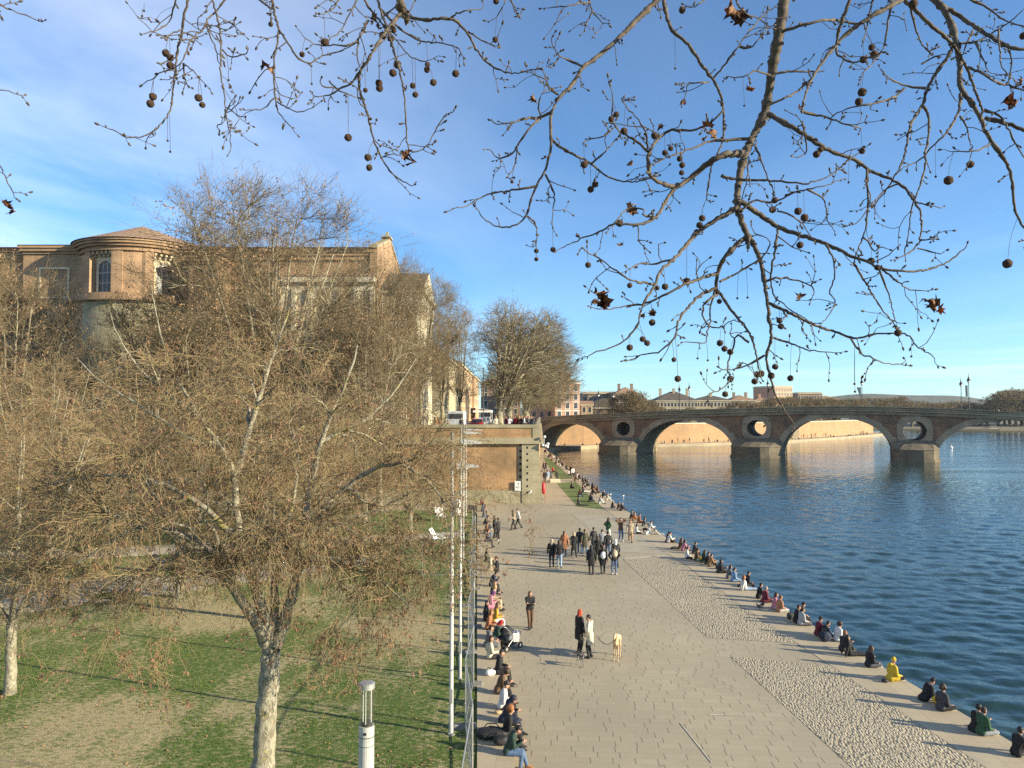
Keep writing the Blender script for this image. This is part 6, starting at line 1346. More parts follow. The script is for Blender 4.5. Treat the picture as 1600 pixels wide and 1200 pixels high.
# ================================================================ LIGHT MASTS, FENCES, BOLLARD LAMP ...
GM = 'slim light masts on the lawn'
def mast(px, py, ztop, rad, arms, label):
    b = G(px, py, .42); rt = empty('light_mast', b, 0, label, 'light mast', GM); H = ztop - .42
    mb = MB(); mb.tube([(0, 0, -.05), (0, 0, H * .55), (0, 0, H)], [rad, rad * .9, rad * .6], 12); mb.tube([(0, 0, 0), (0, 0, .06)], rad * 1.6, 12); mb.build('mast_tube', M['white_metal'], rt, smooth=True)
    mb = MB(); mb.box(-.04, .04, -rad - .012, -rad + .01, .9, 1.3); mb.build('service_hatch', M['metal'], rt)
    for (z, L_, kind) in arms:
        mb = MB()
        if kind == 'arm':
            mb.frustum([(0, -.09), (.16, -.07), (.16, .07), (0, .09)], z - .42 - .05, [(0, -.08), (.16, -.06), (.16, .06), (0, .08)], z - .42 + .06)
            mb.add([(.12, -.09, z - .52), (L_, -.03, z - .50), (L_, .03, z - .50), (.12, .09, z - .52), (.12, -.09, z - .34), (L_, -.03, z - .44), (L_, .03, z - .44), (.12, .09, z - .34)], [(0, 3, 2, 1), (4, 5, 6, 7), (0, 1, 5, 4), (1, 2, 6, 5), (2, 3, 7, 6), (3, 0, 4, 7)])
            mb.build('lamp_arm', M['white_metal'], rt)
        else:
            mb.lathe([(.05, -.12), (.09, -.1), (.10, .05), (.06, .1)], (.16, 0, z - .42), 10); mb.tube([(0, 0, z - .42), (.16, 0, z - .42)], .025, 6); mb.build('spotlight', M['white'], rt, smooth=True)
    return rt
mast(705, 1148, 9.05, .062, [(8.1, .76, 'arm'), (7.0, 0, 's'), (6.75, 0, 's')], 'nearest and tallest-looking light mast, its foot on the lawn beside the fence')
mast(719, 1062, 9.1, .052, [(8.6, .72, 'arm')], 'second light mast from the front, thin and pale with one arm')
mast(724, 872, 8.9, .06, [(8.35, 1.1, 'arm'), (6.1, 0, 's')], 'third light mast from the front, its foot behind the crossing fence')
mast(728, 805, 9.0, .065, [(8.1, 1.5, 'arm')], 'farthest light mast, in front of the brick wall')

# glass cylinder lamp on the lawn in front
bl = empty('pillar_lamp', G(571, 1345, .42), 0, 'fat pale metal pillar lamp with a clear glass cylinder near the bottom edge', 'lamp')
d_ = bl.location.y; zt = P(571, 1066, d_).z - .42; zg = P(571, 1131, d_).z - .42; r_ = 12.0 * d_ / F
mb = MB(); mb.tube([(0, 0, -.05), (0, 0, zg - .42)], r_, 24); mb.tube([(0, 0, zg - .415), (0, 0, zg - .24)], r_ * 1.0, 24); mb.tube([(0, 0, zg - .235), (0, 0, zg - .02)], r_, 24); mb.build('pillar', M['white_metal'], bl, smooth=False)
mb = MB(); mb.tube([(0, 0, zg - .245), (0, 0, zg - .23)], r_ * 1.02, 24); mb.tube([(0, 0, zg - .42), (0, 0, zg - .41)], r_ * 1.015, 24); mb.build('joint_ring', M['dark_metal'], bl)
mb = MB(); mb.box(-.03, .03, -r_ - .008, -r_ + .02, zg - .17, zg - .12); mb.build('lock_plate', M['black'], bl)
mb = MB(); mb.lathe([(r_ * .9, zt - .12), (r_ * 1.04, zt - .12), (r_ * 1.04, zt - .02), (r_ * .9, zt), (.02, zt + .01)], (0, 0, 0), 24); mb.build('cap', M['metal'], bl, smooth=False)
def clear_glass():
    m, nt, N, L, b = newmat('clear glass'); g = N.new('ShaderNodeBsdfGlossy'); g.inputs['Roughness'].default_value = .03; tr_ = N.new('ShaderNodeBsdfTransparent'); tr_.inputs[0].default_value = (.88, .9, .88, 1)
    mx = N.new('ShaderNodeMixShader'); mx.inputs[0].default_value = .2; L.new(tr_.outputs[0], mx.inputs[1]); L.new(g.outputs[0], mx.inputs[2]); L.new(mx.outputs[0], N['Material Output'].inputs[0]); return m
M['glass'] = clear_glass()
mb = MB(); vs = []; n = 24
for z in (zg - .02, zt - .12):
    for k in range(n): a = 2 * math.pi * k / n; vs.append((r_ * .95 * math.cos(a), r_ * .95 * math.sin(a), z))
mb.add(vs, [(k, (k + 1) % n, n + (k + 1) % n, n + k) for k in range(n)]); mb.build('glass_cylinder', M['glass'], bl, smooth=True)
for a in (.5, 2.6, 4.7):
    mb = MB(); mb.tube([(r_ * .6 * math.cos(a), r_ * .6 * math.sin(a), zg - .02), (r_ * .6 * math.cos(a), r_ * .6 * math.sin(a), zt - .1)], .012, 8); mb.build('inner_rod', M['white'], bl)
mb = MB(); mb.tube([(0, 0, zg - .02), (0, 0, zg + .02)], r_ * .7, 16); mb.build('lamp_socket', M['dark_metal'], bl)

# temporary site fence panels on concrete feet
def fence_proto():
    rt = empty('mesh_fence', (0, 0, 0), 0, 'x', 'fence', 'mesh fence panels between the lawn and the seat wall'); Lp, H = 3.3, 2.0
    mb = MB()
    for x in (0.0, Lp): mb.tube([(x, 0, .05), (x, 0, H)], .021, 8)
    for z in (.18, H - .02): mb.tube([(0, 0, z), (Lp, 0, z)], .016, 6)
    mb.build('frame', M['metal'], rt)
    mb = MB(); k = .11
    x = k
    while x < Lp: mb.tube([(x, 0, .18), (x, 0, H)], .0021, 3, cap=False); x += k
    for z in (.45, .75, 1.05, 1.35, 1.65, 1.85): mb.tube([(0, 0.004, z), (Lp, 0.004, z)], .0021, 3, cap=False)
    mb.build('wire_mesh', M['metal'], rt); return rt
M['concrete'] = simple('concrete foot', (.25, .24, .22), .9, 0, .2, 4)
def foot(loc, rz, label):
    rt = empty('concrete_weight', loc, rz, label, 'concrete block', 'concrete fence feet'); mb = MB()
    mb.frustum([(-.36, -.12), (.36, -.12), (.36, .12), (-.36, .12)], 0, [(-.32, -.09), (.32, -.09), (.32, .09), (-.32, .09)], .14); mb.build('block', M['concrete'], rt, bevel=.02)
    mb = MB(); mb.tube([(0, 0, .14), (0, 0, .17)], .035, 8); mb.build('socket', M['dark_metal'], rt); return rt
fp = fence_proto(); fy = 15.2; names = ['nearest mesh fence panel, cut by the bottom edge beside the seat wall', 'mesh fence panel beside the person with brown shoes', 'third mesh fence panel, beside the nearest light mast', 'mesh fence panel beside the parked pram', 'fifth mesh fence panel along the seat wall',
    'sixth mesh fence panel, partly behind hanging twigs', 'mesh fence panel near the yellow patch of ground', 'mesh fence panel short of the crossing fence', 'mesh fence panel behind the corner of the crossing fence', 'tenth mesh fence panel along the seat wall', 'far mesh fence panel beside the dark coat pair', 'farthest mesh fence panel near the brick wall']
for i in range(12):
    x0 = lawn_edge(fy) - .02 - (.10 if i % 2 else .32); x1 = lawn_edge(fy + 3.3) - .02 - (.32 if i % 2 else .10); rz = math.atan2(3.3, x1 - x0)
    if i == 0: fp.location = (x0, fy, .42); fp.rotation_euler = (0, 0, rz); fp['label'] = names[0]
    else: dup(fp, (x0, fy, .42), rz, names[i])
    fy += 3.36
    foot((x1 - .02, fy - .04, .422), rz + R(90), ['concrete foot with a strap, between the dark bag and the fence', 'second concrete fence foot from the front'][i] if i < 2 else ('concrete fence foot beside the seat wall near ' + ['', '', 'the white cap sitter', 'the cream jacket sitter', 'the pram', 'the pink jacket sitter', 'the beige hood sitter', 'the dark blue sitters', 'the standing pair in black', 'the far jeans sitter', 'the burgundy top sitter', 'the end of the seat wall'][i]))
c0 = G(752, 903, .42)
dup(fp, (c0.x, c0.y, .42), R(178), 'crossing fence panel set square to the others, reaching left over the lawn', cat='fence'); dup(fp, (c0.x - 3.3, c0.y + .12, .42), R(174), 'end panel of the crossing fence, farther from the quay')
for k in range(3): dup(fp, G(320 + k * 62, 880 - 2 * k, .44), R(8), ['left', 'middle', 'right'][k] + ' panel of the fence beyond the path, seen under the front tree branches')
# two white garden chairs and other bits on the lawn
def lounge(px, py, rz, label):
    rt = empty('garden_chair', G(px, py, .42), rz, label, 'chair', 'white garden chairs by the light masts')
    mb = MB(); mb.add([(-.35, -.3, .32), (.35, -.3, .32), (.35, .35, .24), (-.35, .35, .24), (-.35, -.3, .36), (.35, -.3, .36), (.35, .35, .28), (-.35, .35, .28)], [(0, 3, 2, 1), (4, 5, 6, 7), (0, 1, 5, 4), (1, 2, 6, 5), (2, 3, 7, 6), (3, 0, 4, 7)]); mb.build('seat', M['white'], rt)
    mb = MB(); mb.add([(-.35, .33, .26), (.35, .33, .26), (.35, .75, .98), (-.35, .75, .98), (-.35, .36, .24), (.35, .36, .24), (.35, .78, .96), (-.35, .78, .96)], [(0, 1, 2, 3), (7, 6, 5, 4), (0, 4, 5, 1), (1, 5, 6, 2), (2, 6, 7, 3), (3, 7, 4, 0)]); mb.build('backrest', M['white'], rt)
    for x in (-.33, .33):
        for y in (-.28, .32): mb = MB(); mb.tube([(x, y, 0), (x, y, .33)], .02, 6); mb.build('leg', M['white'], rt)
        mb = MB(); mb.box(x - .04, x + .04, -.3, .55, .52, .56); mb.build('armrest', M['white'], rt)
lounge(689, 812, .4, 'upper white garden chair on the grass left of the masts'); lounge(688, 848, 1.3, 'lower white garden chair on the grass left of the masts')
# pushchair parked at the edge of the path on the lawn
def pram(loc, rz, label, hood, blanket, sc=1.0):
    rt = empty('pram', loc, rz, label, 'pram'); rt.scale = (sc,) * 3
    for (x, y) in ((-.26, -.38), (.26, -.38), (-.2, .42), (.2, .42)):
        mb = MB(); mb.tube([(x - .025, y, .13), (x + .025, y, .13)], .13, 14); w = mb.build('wheel', M['black'], rt, smooth=False); mb = MB(); mb.tube([(x - .028, y, .13), (x + .028, y, .13)], .06, 10); mb.build('hub', M['metal'], w)
    mb = MB()
    for x in (-.24, .24): mb.tube([(x, -.38, .13), (x, .1, .62), (x, .48, 1.0)], .014, 6); mb.tube([(x * .85, .42, .13), (x, -.1, .58)], .014, 6)
    mb.tube([(-.24, .48, 1.0), (-.2, .54, 1.03), (.2, .54, 1.03), (.24, .48, 1.0)], .017, 6); mb.tube([(-.24, -.38, .13), (.24, -.38, .13)], .012, 6); mb.tube([(-.2, .42, .13), (.2, .42, .13)], .012, 6); mb.build('frame', M['metal'], rt)
    mb = MB(); mb.frustum([(-.2, -.42), (.2, -.42), (.2, .3), (-.2, .3)], .42, [(-.24, -.5), (.24, -.5), (.24, .36), (-.24, .36)], .66); mb.build('carrycot', blanket, rt, bevel=.03)
    mb = MB(); n = 8; vs = []
    for k in range(n + 1):
        a = math.pi * .95 * k / n
        for j in range(7):
            b = math.pi * j / 6; vs.append((.26 * math.cos(b), .2 - .36 * math.cos(a) * math.sin(b) * .9 + 0, .62 + .36 * math.sin(a) * max(.0, math.sin(b)) + .02))
    fs = [(k * 7 + j, k * 7 + j + 1, (k + 1) * 7 + j + 1, (k + 1) * 7 + j) for k in range(n) for j in range(6)]; mb.add(vs, fs); mb.build('hood', hood, rt, smooth=True)
    mb = MB(); mb.frustum([(-.18, -.3), (.18, -.3), (.18, .3), (-.18, .3)], .2, [(-.2, -.34), (.2, -.34), (.2, .34), (-.2, .34)], .34); mb.build('basket', M['black'], rt); return rt
gray = simple('grey cloth', (.16, .18, .22), .9); 
pram(G(796, 1014, 0), R(140), 'black hooded pram with a blue-grey blanket and white bag, parked by the seat wall', M['black'], gray)
pram(G(245, 893, .44), R(60), 'dark covered pram standing alone on the path behind the lawn', M['black'], simple('navy cloth', (.03, .05, .12), .9))
wb = empty('carrier_bag', G(806, 1003, .45), 0, 'white carrier bag hanging from the pram handle', 'bag'); mb = MB(); mb.frustum([(-.12, -.06), (.12, -.06), (.12, .06), (-.12, .06)], 0, [(-.14, -.08), (.14, -.08), (.14, .08), (-.14, .08)], .34)
mb.build('sack', M['white'], wb, bevel=.03); mb = MB(); mb.tube([(-.08, 0, .34), (-.05, 0, .48), (.05, 0, .48), (.08, 0, .34)], .008, 6); mb.build('handle', M['white'], wb)

# bags lying about
def bag(px, py, z, size, mat, label, rz=0.0, soft=True, cat='bag', name='bag'):
    rt = empty(name, G(px, py, z), rz, label, cat); sx, sy, sz = size; me = bpy.data.meshes.new('x'); bm = bmesh.new(); bmesh.ops.create_icosphere(bm, subdivisions=3, radius=1); r = random.Random(int(px * 7 + py))
    for v in bm.verts:
        c = v.co; n = 1 + .10 * math.sin(c.x * 7 + px) * math.cos(c.y * 6 + py) + r.uniform(-.03, .03); f = (abs(c.x) ** 3 + abs(c.y) ** 3 + abs(c.z) ** 3) ** (-1 / 3)
        v.co = Vector((c.x * f * sx * n, c.y * f * sy * n, max(-.95 * sz, c.z * f * sz * n) + sz * .95))
    bm.to_mesh(me); bm.free(); me.polygons.foreach_set('use_smooth', [True] * len(me.polygons)); link('sack', me, rt, mat); me.name = 'sack'
    mb = MB(); mb.tube([(-sx * .5, sy * .6, sz * 1.7), (-sx * .3, sy * .9, sz * 2.2), (sx * .3, sy * .9, sz * 2.2), (sx * .5, sy * .6, sz * 1.7)], .015, 6); mb.build('strap', M['black'], rt); return rt
navy = simple('navy cloth', (.02, .03, .06), .85); dgreen = simple('dark green cloth', (.02, .045, .04), .7); yel = simple('yellow cloth', (.75, .5, .03), .8); 
bag(768, 1152, .45, (.42, .26, .13), M['black'], 'long black and green bag lying on the seat wall, nearest the fence'); bag(783, 1163, .45, (.2, .16, .12), M['black'], 'small black bag beside the leather jacket sitter', .3)
bag(766, 1055, .45, (.17, .12, .10), M['white'], 'black and white bag lying on the seat wall with a trailing strap', .5); bag(778, 1115, .45, (.10, .08, .05), simple('tan', (.5, .36, .22), .8), 'small tan pouch on the seat wall behind the white hooded sitter')
bag(1236, 968, .012, (.17, .13, .17), simple('dark grey cloth', (.06, .065, .07), .9), 'dark grey backpack standing on the quay behind the light grey sweater', .2, name='backpack', cat='backpack'); bag(1252, 974, .012, (.3, .16, .09), M['black'], 'heap of black coats and bags lying beside the dark grey backpack')
bag(1161, 917, .012, (.3, .14, .08), M['black'], 'flat black bag on the quay behind the striped top'); bag(1096, 877, .012, (.12, .09, .15), yel, 'small yellow shopping bag on the quay', 0, cat='shopping bag'); bag(1112, 878, .012, (.14, .12, .12), gray, 'grey bag beside the orange-brown top')
bag(1124, 889, .012, (.22, .16, .1), M['black'], 'black bag in front of the orange-brown top'); bag(1054, 858, .012, (.28, .12, .08), M['black'], 'black bag lying left of the grey-brown pair by the edge'); bag(1467, 1100, .012, (.17, .14, .13), yel, 'mustard yellow bundle beside the person lying in a black beanie')
bag(1383, 1066, .012, (.1, .08, .06), M['black'], 'small black bag behind the yellow raincoat'); bag(1526, 1136, .012, (.18, .1, .03), M['black'], 'black strap bag lying flat behind the black coat at lower right'); bag(1008, 828, .012, (.2, .12, .08), M['black'], 'low dark bag behind the grey-black sitter far up the quay')
bag(1290, 1002, .012, (.2, .16, .2), navy, 'bulging navy backpack on the bent person in black jacket', 0, name='backpack', cat='backpack')
# wall signs and small fittings by the retaining wall corner
q = P(809, 772, 78.9); sgn = empty('wall_poster', (q.x, 78.92, 1.75), 0, 'white framed poster fixed to the foot of the brick wall', 'poster'); mb = MB(); mb.box(-.32, .32, -.06, .02, -.45, .6); mb.build('board', M['white'], sgn); mb = MB(); mb.box(.02, .14, -.07, -.06, .25, .38); mb.box(-.22, .18, -.07, -.06, -.04, .01); mb.box(-.2, .1, -.07, -.06, -.14, -.1); mb.build('print', M['dark_metal'], sgn)
lb = empty('lifebuoy_post', G(850, 786, 0), 0, 'red lifebuoy holder on a thin post at the wall corner', 'lifebuoy'); mb = MB(); mb.tube([(.12, 0, 0), (.12, 0, 2.4)], .035, 8); mb.build('post', simple('rusty red', (.3, .1, .07), .7), lb)
mb = MB(); mb.lathe([(.05, .95), (.16, 1.05), (.18, 1.5), (.16, 2.1), (.05, 2.2)], (-.06, -.05, 0), 10); mb.build('holder', M['red'], lb, smooth=True); mb = MB(); mb.ball((-.1, 0, .45), .12, 8); mb.build('weight', M['concrete'], lb)
fl = empty('floodlight_cluster', (3.3, 78.7, 6.0), 0, 'cluster of white round floodlights on the wall corner under the cornice', 'floodlights')
mb = MB(); mb.tube([(-.3, .1, .2), (.5, -.1, .2)], .03, 6); mb.tube([(.1, 0, .2), (.1, 0, 1.1)], .03, 6); mb.build('bracket', M['metal'], fl)
for (x, z) in ((.15, 1.0), (-.05, .12), (.25, .05), (.5, .25), (.45, -.05)): mb = MB(); mb.lathe([(.06, -.1), (.15, .0), (.16, .12), (.05, .2)], (x, -.1, z), 10); mb.build('floodlight', M['white'], fl, smooth=True)
# white buoy, floats and gulls on the river
by = empty('buoy', G(1486, 700, WZ), 0, 'white mooring buoy floating beyond the third bridge pier', 'buoy'); mb = MB(); mb.lathe([(.1, -.3), (.45, -.1), (.5, .25), (.3, .55), (.08, .65), (.05, 1.1)], (0, 0, 0), 12); mb.build('float', M['white'], by, smooth=True); mb = MB(); mb.tube([(0, 0, 1.1), (0, 0, 1.25)], .1, 8); mb.build('top_ring', M['red'], by)
for (px, py, lab) in ((954, 773, 'left of two small white gulls resting on the water near the quay edge'), (974, 775, 'right of two small white gulls resting on the water near the quay edge')):
    g = empty('gull', G(px, py, WZ), .5, lab, 'gull', 'gulls on the water'); g.scale = (.6,) * 3; mb = MB(); mb.ball((0, 0, .08), .11, 10, (1.9, 1, .9)); mb.ball((.2, 0, .2), .06, 8); mb.tube([(.12, 0, .1), (.19, 0, .19)], [.07, .045], 8); mb.add([(-.18, -.05, .1), (-.18, .05, .1), (-.36, 0, .14), (-.18, 0, .16)], [(0, 1, 2), (0, 2, 3), (1, 3, 2), (0, 3, 1)]); mb.build('body', M['white'], g, smooth=True); mb = MB(); mb.tube([(.25, 0, .2), (.31, 0, .18)], [.015, .004], 6); mb.build('beak', yel, g)
for (px, py, rz, lab) in ((1191, 949, 0.3, 'dark pigeon standing on the quay behind the pink vest sitter'), (1186, 952, 2.2, 'second pigeon pecking just left of the dark pigeon')):
    g = empty('pigeon', G(px, py, .012), rz, lab, 'pigeon', 'pigeons on the quay'); mb = MB(); mb.ball((0, 0, .14), .07, 10, (1.7, 1, 1)); mb.ball((.13, 0, .24), .035, 8); mb.tube([(.07, 0, .17), (.125, 0, .23)], [.05, .03], 8); mb.add([(-.1, -.04, .14), (-.1, .04, .14), (-.24, 0, .1), (-.1, 0, .18)], [(0, 1, 2), (0, 2, 3), (1, 3, 2), (0, 3, 1)]); mb.build('body', simple('pigeon', (.07, .07, .08), .7), g, smooth=True)
    mb = MB(); [mb.tube([(.0, s_, 0), (.0, s_, .08)], .006, 5) for s_ in (-.025, .025)]; mb.build('legs', M['red'], g)
# stone seat block near the far standing group
sb = empty('stone_block', G(867, 754, 0), 0, 'low white stone block on the path beside the far standing group', 'stone block'); mb = MB(); mb.box(-.7, .7, -.35, .35, 0, .5); mb.build('block', M['cream_stone'], sb, bevel=.04)

# ---- cars and van on the street terrace
def car(loc, rz, paint, label, group='cars parked along the river street'):
    rt = empty('parked_car', loc, rz, label, 'car', group)
    prof = [(-2.05, .35), (-2.1, .75), (-1.95, .95), (-1.45, 1.0), (-.95, 1.42), (.55, 1.46), (1.15, 1.02), (1.9, .88), (2.1, .7), (2.1, .35)]
    def extr(pr, w, w2=None):
        n = len(pr); vs = [(-w, x, z) for x, z in pr] + [(w, x, z) for x, z in pr]; return vs, [tuple(range(n)), tuple(reversed(range(n, 2 * n)))] + [(i, n + i, n + (i + 1) % n, (i + 1) % n) for i in range(n)]
    mb = MB(); mb.add(*extr([(-2.05, .3), (-2.1, .75), (-1.95, .92), (1.9, .88), (2.12, .68), (2.1, .3)], .86)); cab = [(-1.55, .9), (-1.05, 1.42), (.45, 1.46), (1.25, .88)]
    n = len(cab); vs = [(-.80 if z < 1 else -.66, x, z) for x, z in cab] + [(.80 if z < 1 else .66, x, z) for x, z in cab]; mb.add(vs, [tuple(range(n)), tuple(reversed(range(n, 2 * n)))] + [(i, n + i, n + (i + 1) % n, (i + 1) % n) for i in range(n)]); b = mb.build('body', paint, rt, bevel=.05)
    mb = MB(); cab2 = [(-1.44, .97), (-1.02, 1.36), (.40, 1.39), (1.08, .97)]; vs = [(-.80 + (.14 if z > 1 else 0), x, z) for x, z in cab2] + [(.80 - (.14 if z > 1 else 0), x, z) for x, z in cab2]; mb.add([(v[0] * 1.02, v[1], v[2]) for v in vs], [tuple(range(n)), tuple(reversed(range(n, 2 * n)))]); mb.add([(-.7, -1.6, .97), (.7, -1.6, .97), (.6, -1.12, 1.38), (-.6, -1.12, 1.38), (-.7, 1.3, .97), (.7, 1.3, .97), (.6, .58, 1.42), (-.6, .58, 1.42)], [(0, 1, 2, 3), (7, 6, 5, 4)]); mb.build('windows', M['window'], rt)
    for y in (-1.3, 1.3):
        for x in (-.8, .8): mb = MB(); mb.tube([(x - .1, y, .32), (x + .1, y, .32)], .32, 16); w = mb.build('wheel', M['black'], rt); mb = MB(); mb.tube([(x - .11, y, .32), (x + .11, y, .32)], .19, 10); mb.build('rim', M['metal'], w)
    for x in (-.65, .65): mb = MB(); mb.box(x - .14, x + .14, -2.15, -2.05, .62, .76); mb.build('tail_light', M['red'], rt); mb = MB(); mb.box(x - .14, x + .14, 2.06, 2.14, .6, .74); mb.build('headlight', M['white'], rt)
    return rt
def paint(c): m, nt, N, L, b = newmat('car paint'); b.inputs['Base Color'].default_value = rgb(c); b.inputs['Roughness'].default_value = .3; b.inputs['Coat Weight'].default_value = .6; return m
c1 = car((-4.5, 96, TZ), 0, paint((.5, .02, .02)), 'red car at the near end of the parked row beside the white van')
cols = [((.7, .7, .7), 'white car parked right behind the red one'), ((.05, .05, .06), 'black car in the parked row, third from the near end'), ((.35, .36, .38), 'silver car in the middle of the parked row'), ((.65, .65, .63), 'second white car in the parked row, farther down'), ((.04, .06, .1), 'dark blue car farther down the parked row'), ((.3, .3, .3), 'grey car near the far end of the parked row'), ((.6, .6, .6), 'last pale car of the parked row')]
for i, (c, lab) in enumerate(cols):
    k = dup(c1, (-4.6 - .0 * i, 102 + i * 5.6, TZ), 0, lab); k.children[0].data = k.children[0].data.copy()
    for chd in k.children:
        if chd.name.startswith('body'): chd.data = chd.data.copy(); chd.data.materials[0] = paint(c)
vn = empty('delivery_van', (-6.6, 89.5, TZ), 0, 'light grey boxy van parked on the terrace behind the wall', 'van'); mb = MB(); mb.box(-1.0, 1.0, -2.6, 1.4, .45, 2.4); mb.build('cargo_box', simple('van grey', (.55, .57, .57), .5), vn, bevel=.08)
mb = MB(); mb.prism([(-.95, 1.4), (.95, 1.4), (.9, 2.5), (-.9, 2.5)], .45, 1.3); mb.frustum([(-.93, 1.4), (.93, 1.4), (.88, 2.3), (-.88, 2.3)], 1.3, [(-.85, 1.4), (.85, 1.4), (.8, 1.7), (-.8, 1.7)], 2.1); mb.build('cab', simple('van grey', (.55, .57, .57), .5), vn)
mb = MB(); mb.box(-.8, .8, -2.63, -2.6, 1.5, 2.1); mb.build('rear_window', M['window'], vn)
for x in (-.9, .9):
    for y in (-1.7, 1.6): mb = MB(); mb.tube([(x - .12, y, .38), (x + .12, y, .38)], .38, 14); mb.build('wheel', M['black'], vn)
aw = empty('cafe_awning', (-7.6, 205, TZ), 0, 'white scalloped cafe awning on the orange end house', 'awning'); mb = MB(); mb.add([(-2.9, -6, 3.6), (2.0, -6, 2.8), (2.0, 8, 2.8), (-2.9, 8, 3.6), (-2.9, -6, 3.7), (2.0, -6, 2.9), (2.0, 8, 2.9), (-2.9, 8, 3.7)], [(0, 3, 2, 1), (4, 5, 6, 7), (0, 1, 5, 4), (1, 2, 6, 5), (2, 3, 7, 6), (3, 0, 4, 7)]); mb.build('canopy', M['white'], aw)
mb = MB(); mb.box(1.9, 2.02, -6, 8, 2.3, 2.8); mb.box(-2.9, 2.0, -6.05, -6.0, 2.3, 2.85); mb.build('valance', M['white'], aw); mb = MB(); [mb.tube([(1.9, y, 0), (1.9, y, 2.8)], .05, 6) for y in (-5.8, 7.8)]; mb.build('posts', M['metal'], aw)
sl = empty('street_lamp', (-3.6, 93, TZ), 0, 'tall thin pale street lamp rising beside the grey van', 'street lamp'); mb = MB(); mb.tube([(0, 0, 0), (0, 0, 7.8)], [.08, .04], 8); mb.build('post', M['white_metal'], sl, smooth=True); mb = MB(); mb.frustum([(-.2, -.08), (.5, -.08), (.5, .08), (-.2, .08)], 4.9, [(-.2, -.06), (.5, -.06), (.5, .06), (-.2, .06)], 5.0); mb.build('lamp_head', M['white_metal'], sl)
# ================================================================ PEOPLE
def hull_shape(bm, balls, seg=2):
    vs = []
    for p, r in balls:
        rr = r if isinstance(r, (tuple, list)) else (r, r, r); g = ICO[seg]
        for q in g: vs.append(bm.verts.new((p[0] + q[0] * rr[0], p[1] + q[1] * rr[1], p[2] + q[2] * rr[2])))
    res = bmesh.ops.convex_hull(bm, input=vs); junk = [e for e in res['geom_interior'] + res['geom_unused'] if isinstance(e, bmesh.types.BMVert)]
    if junk: bmesh.ops.delete(bm, geom=list(set(junk)), context='VERTS')
ICO = {}
for sg in (1, 2):
    b_ = bmesh.new(); bmesh.ops.create_icosphere(b_, subdivisions=sg, radius=1); ICO[sg] = [tuple(v.co) for v in b_.verts]; b_.free()
def remesh(shapes, vox, name, smooth_it=2):
    bm = bmesh.new()
    for s in shapes:
        t_ = bmesh.new(); hull_shape(t_, s); me = bpy.data.meshes.new('t'); t_.to_mesh(me); t_.free(); bm.from_mesh(me); bpy.data.meshes.remove(me)
    me = bpy.data.meshes.new(name); bm.to_mesh(me); bm.free(); o = bpy.data.objects.new(name, me); C.objects.link(o)
    m = o.modifiers.new('r', 'REMESH'); m.mode = 'VOXEL'; m.voxel_size = vox; m.use_smooth_shade = True; s_ = o.modifiers.new('s', 'SMOOTH'); s_.factor = .5; s_.iterations = smooth_it
    dg = bpy.context.evaluated_depsgraph_get(); out = bpy.data.meshes.new_from_object(o.evaluated_get(dg)); bpy.data.objects.remove(o); bpy.data.meshes.remove(me); out.name = name; return out
def ik(a, b, l1, l2, hint):
    a = Vector(a); b = Vector(b); d = b - a; L_ = min(d.length, (l1 + l2) * .999); d = d.normalized(); b2 = a + d * L_; x = (l1 * l1 - l2 * l2 + L_ * L_) / (2 * L_); h = math.sqrt(max(0, l1 * l1 - x * x)); hn = Vector(hint); hn = (hn - d * hn.dot(d)); hn = hn.normalized() if hn.length > 1e-4 else Vector((0, 1, 0)); return a + d * x + hn * h, b2
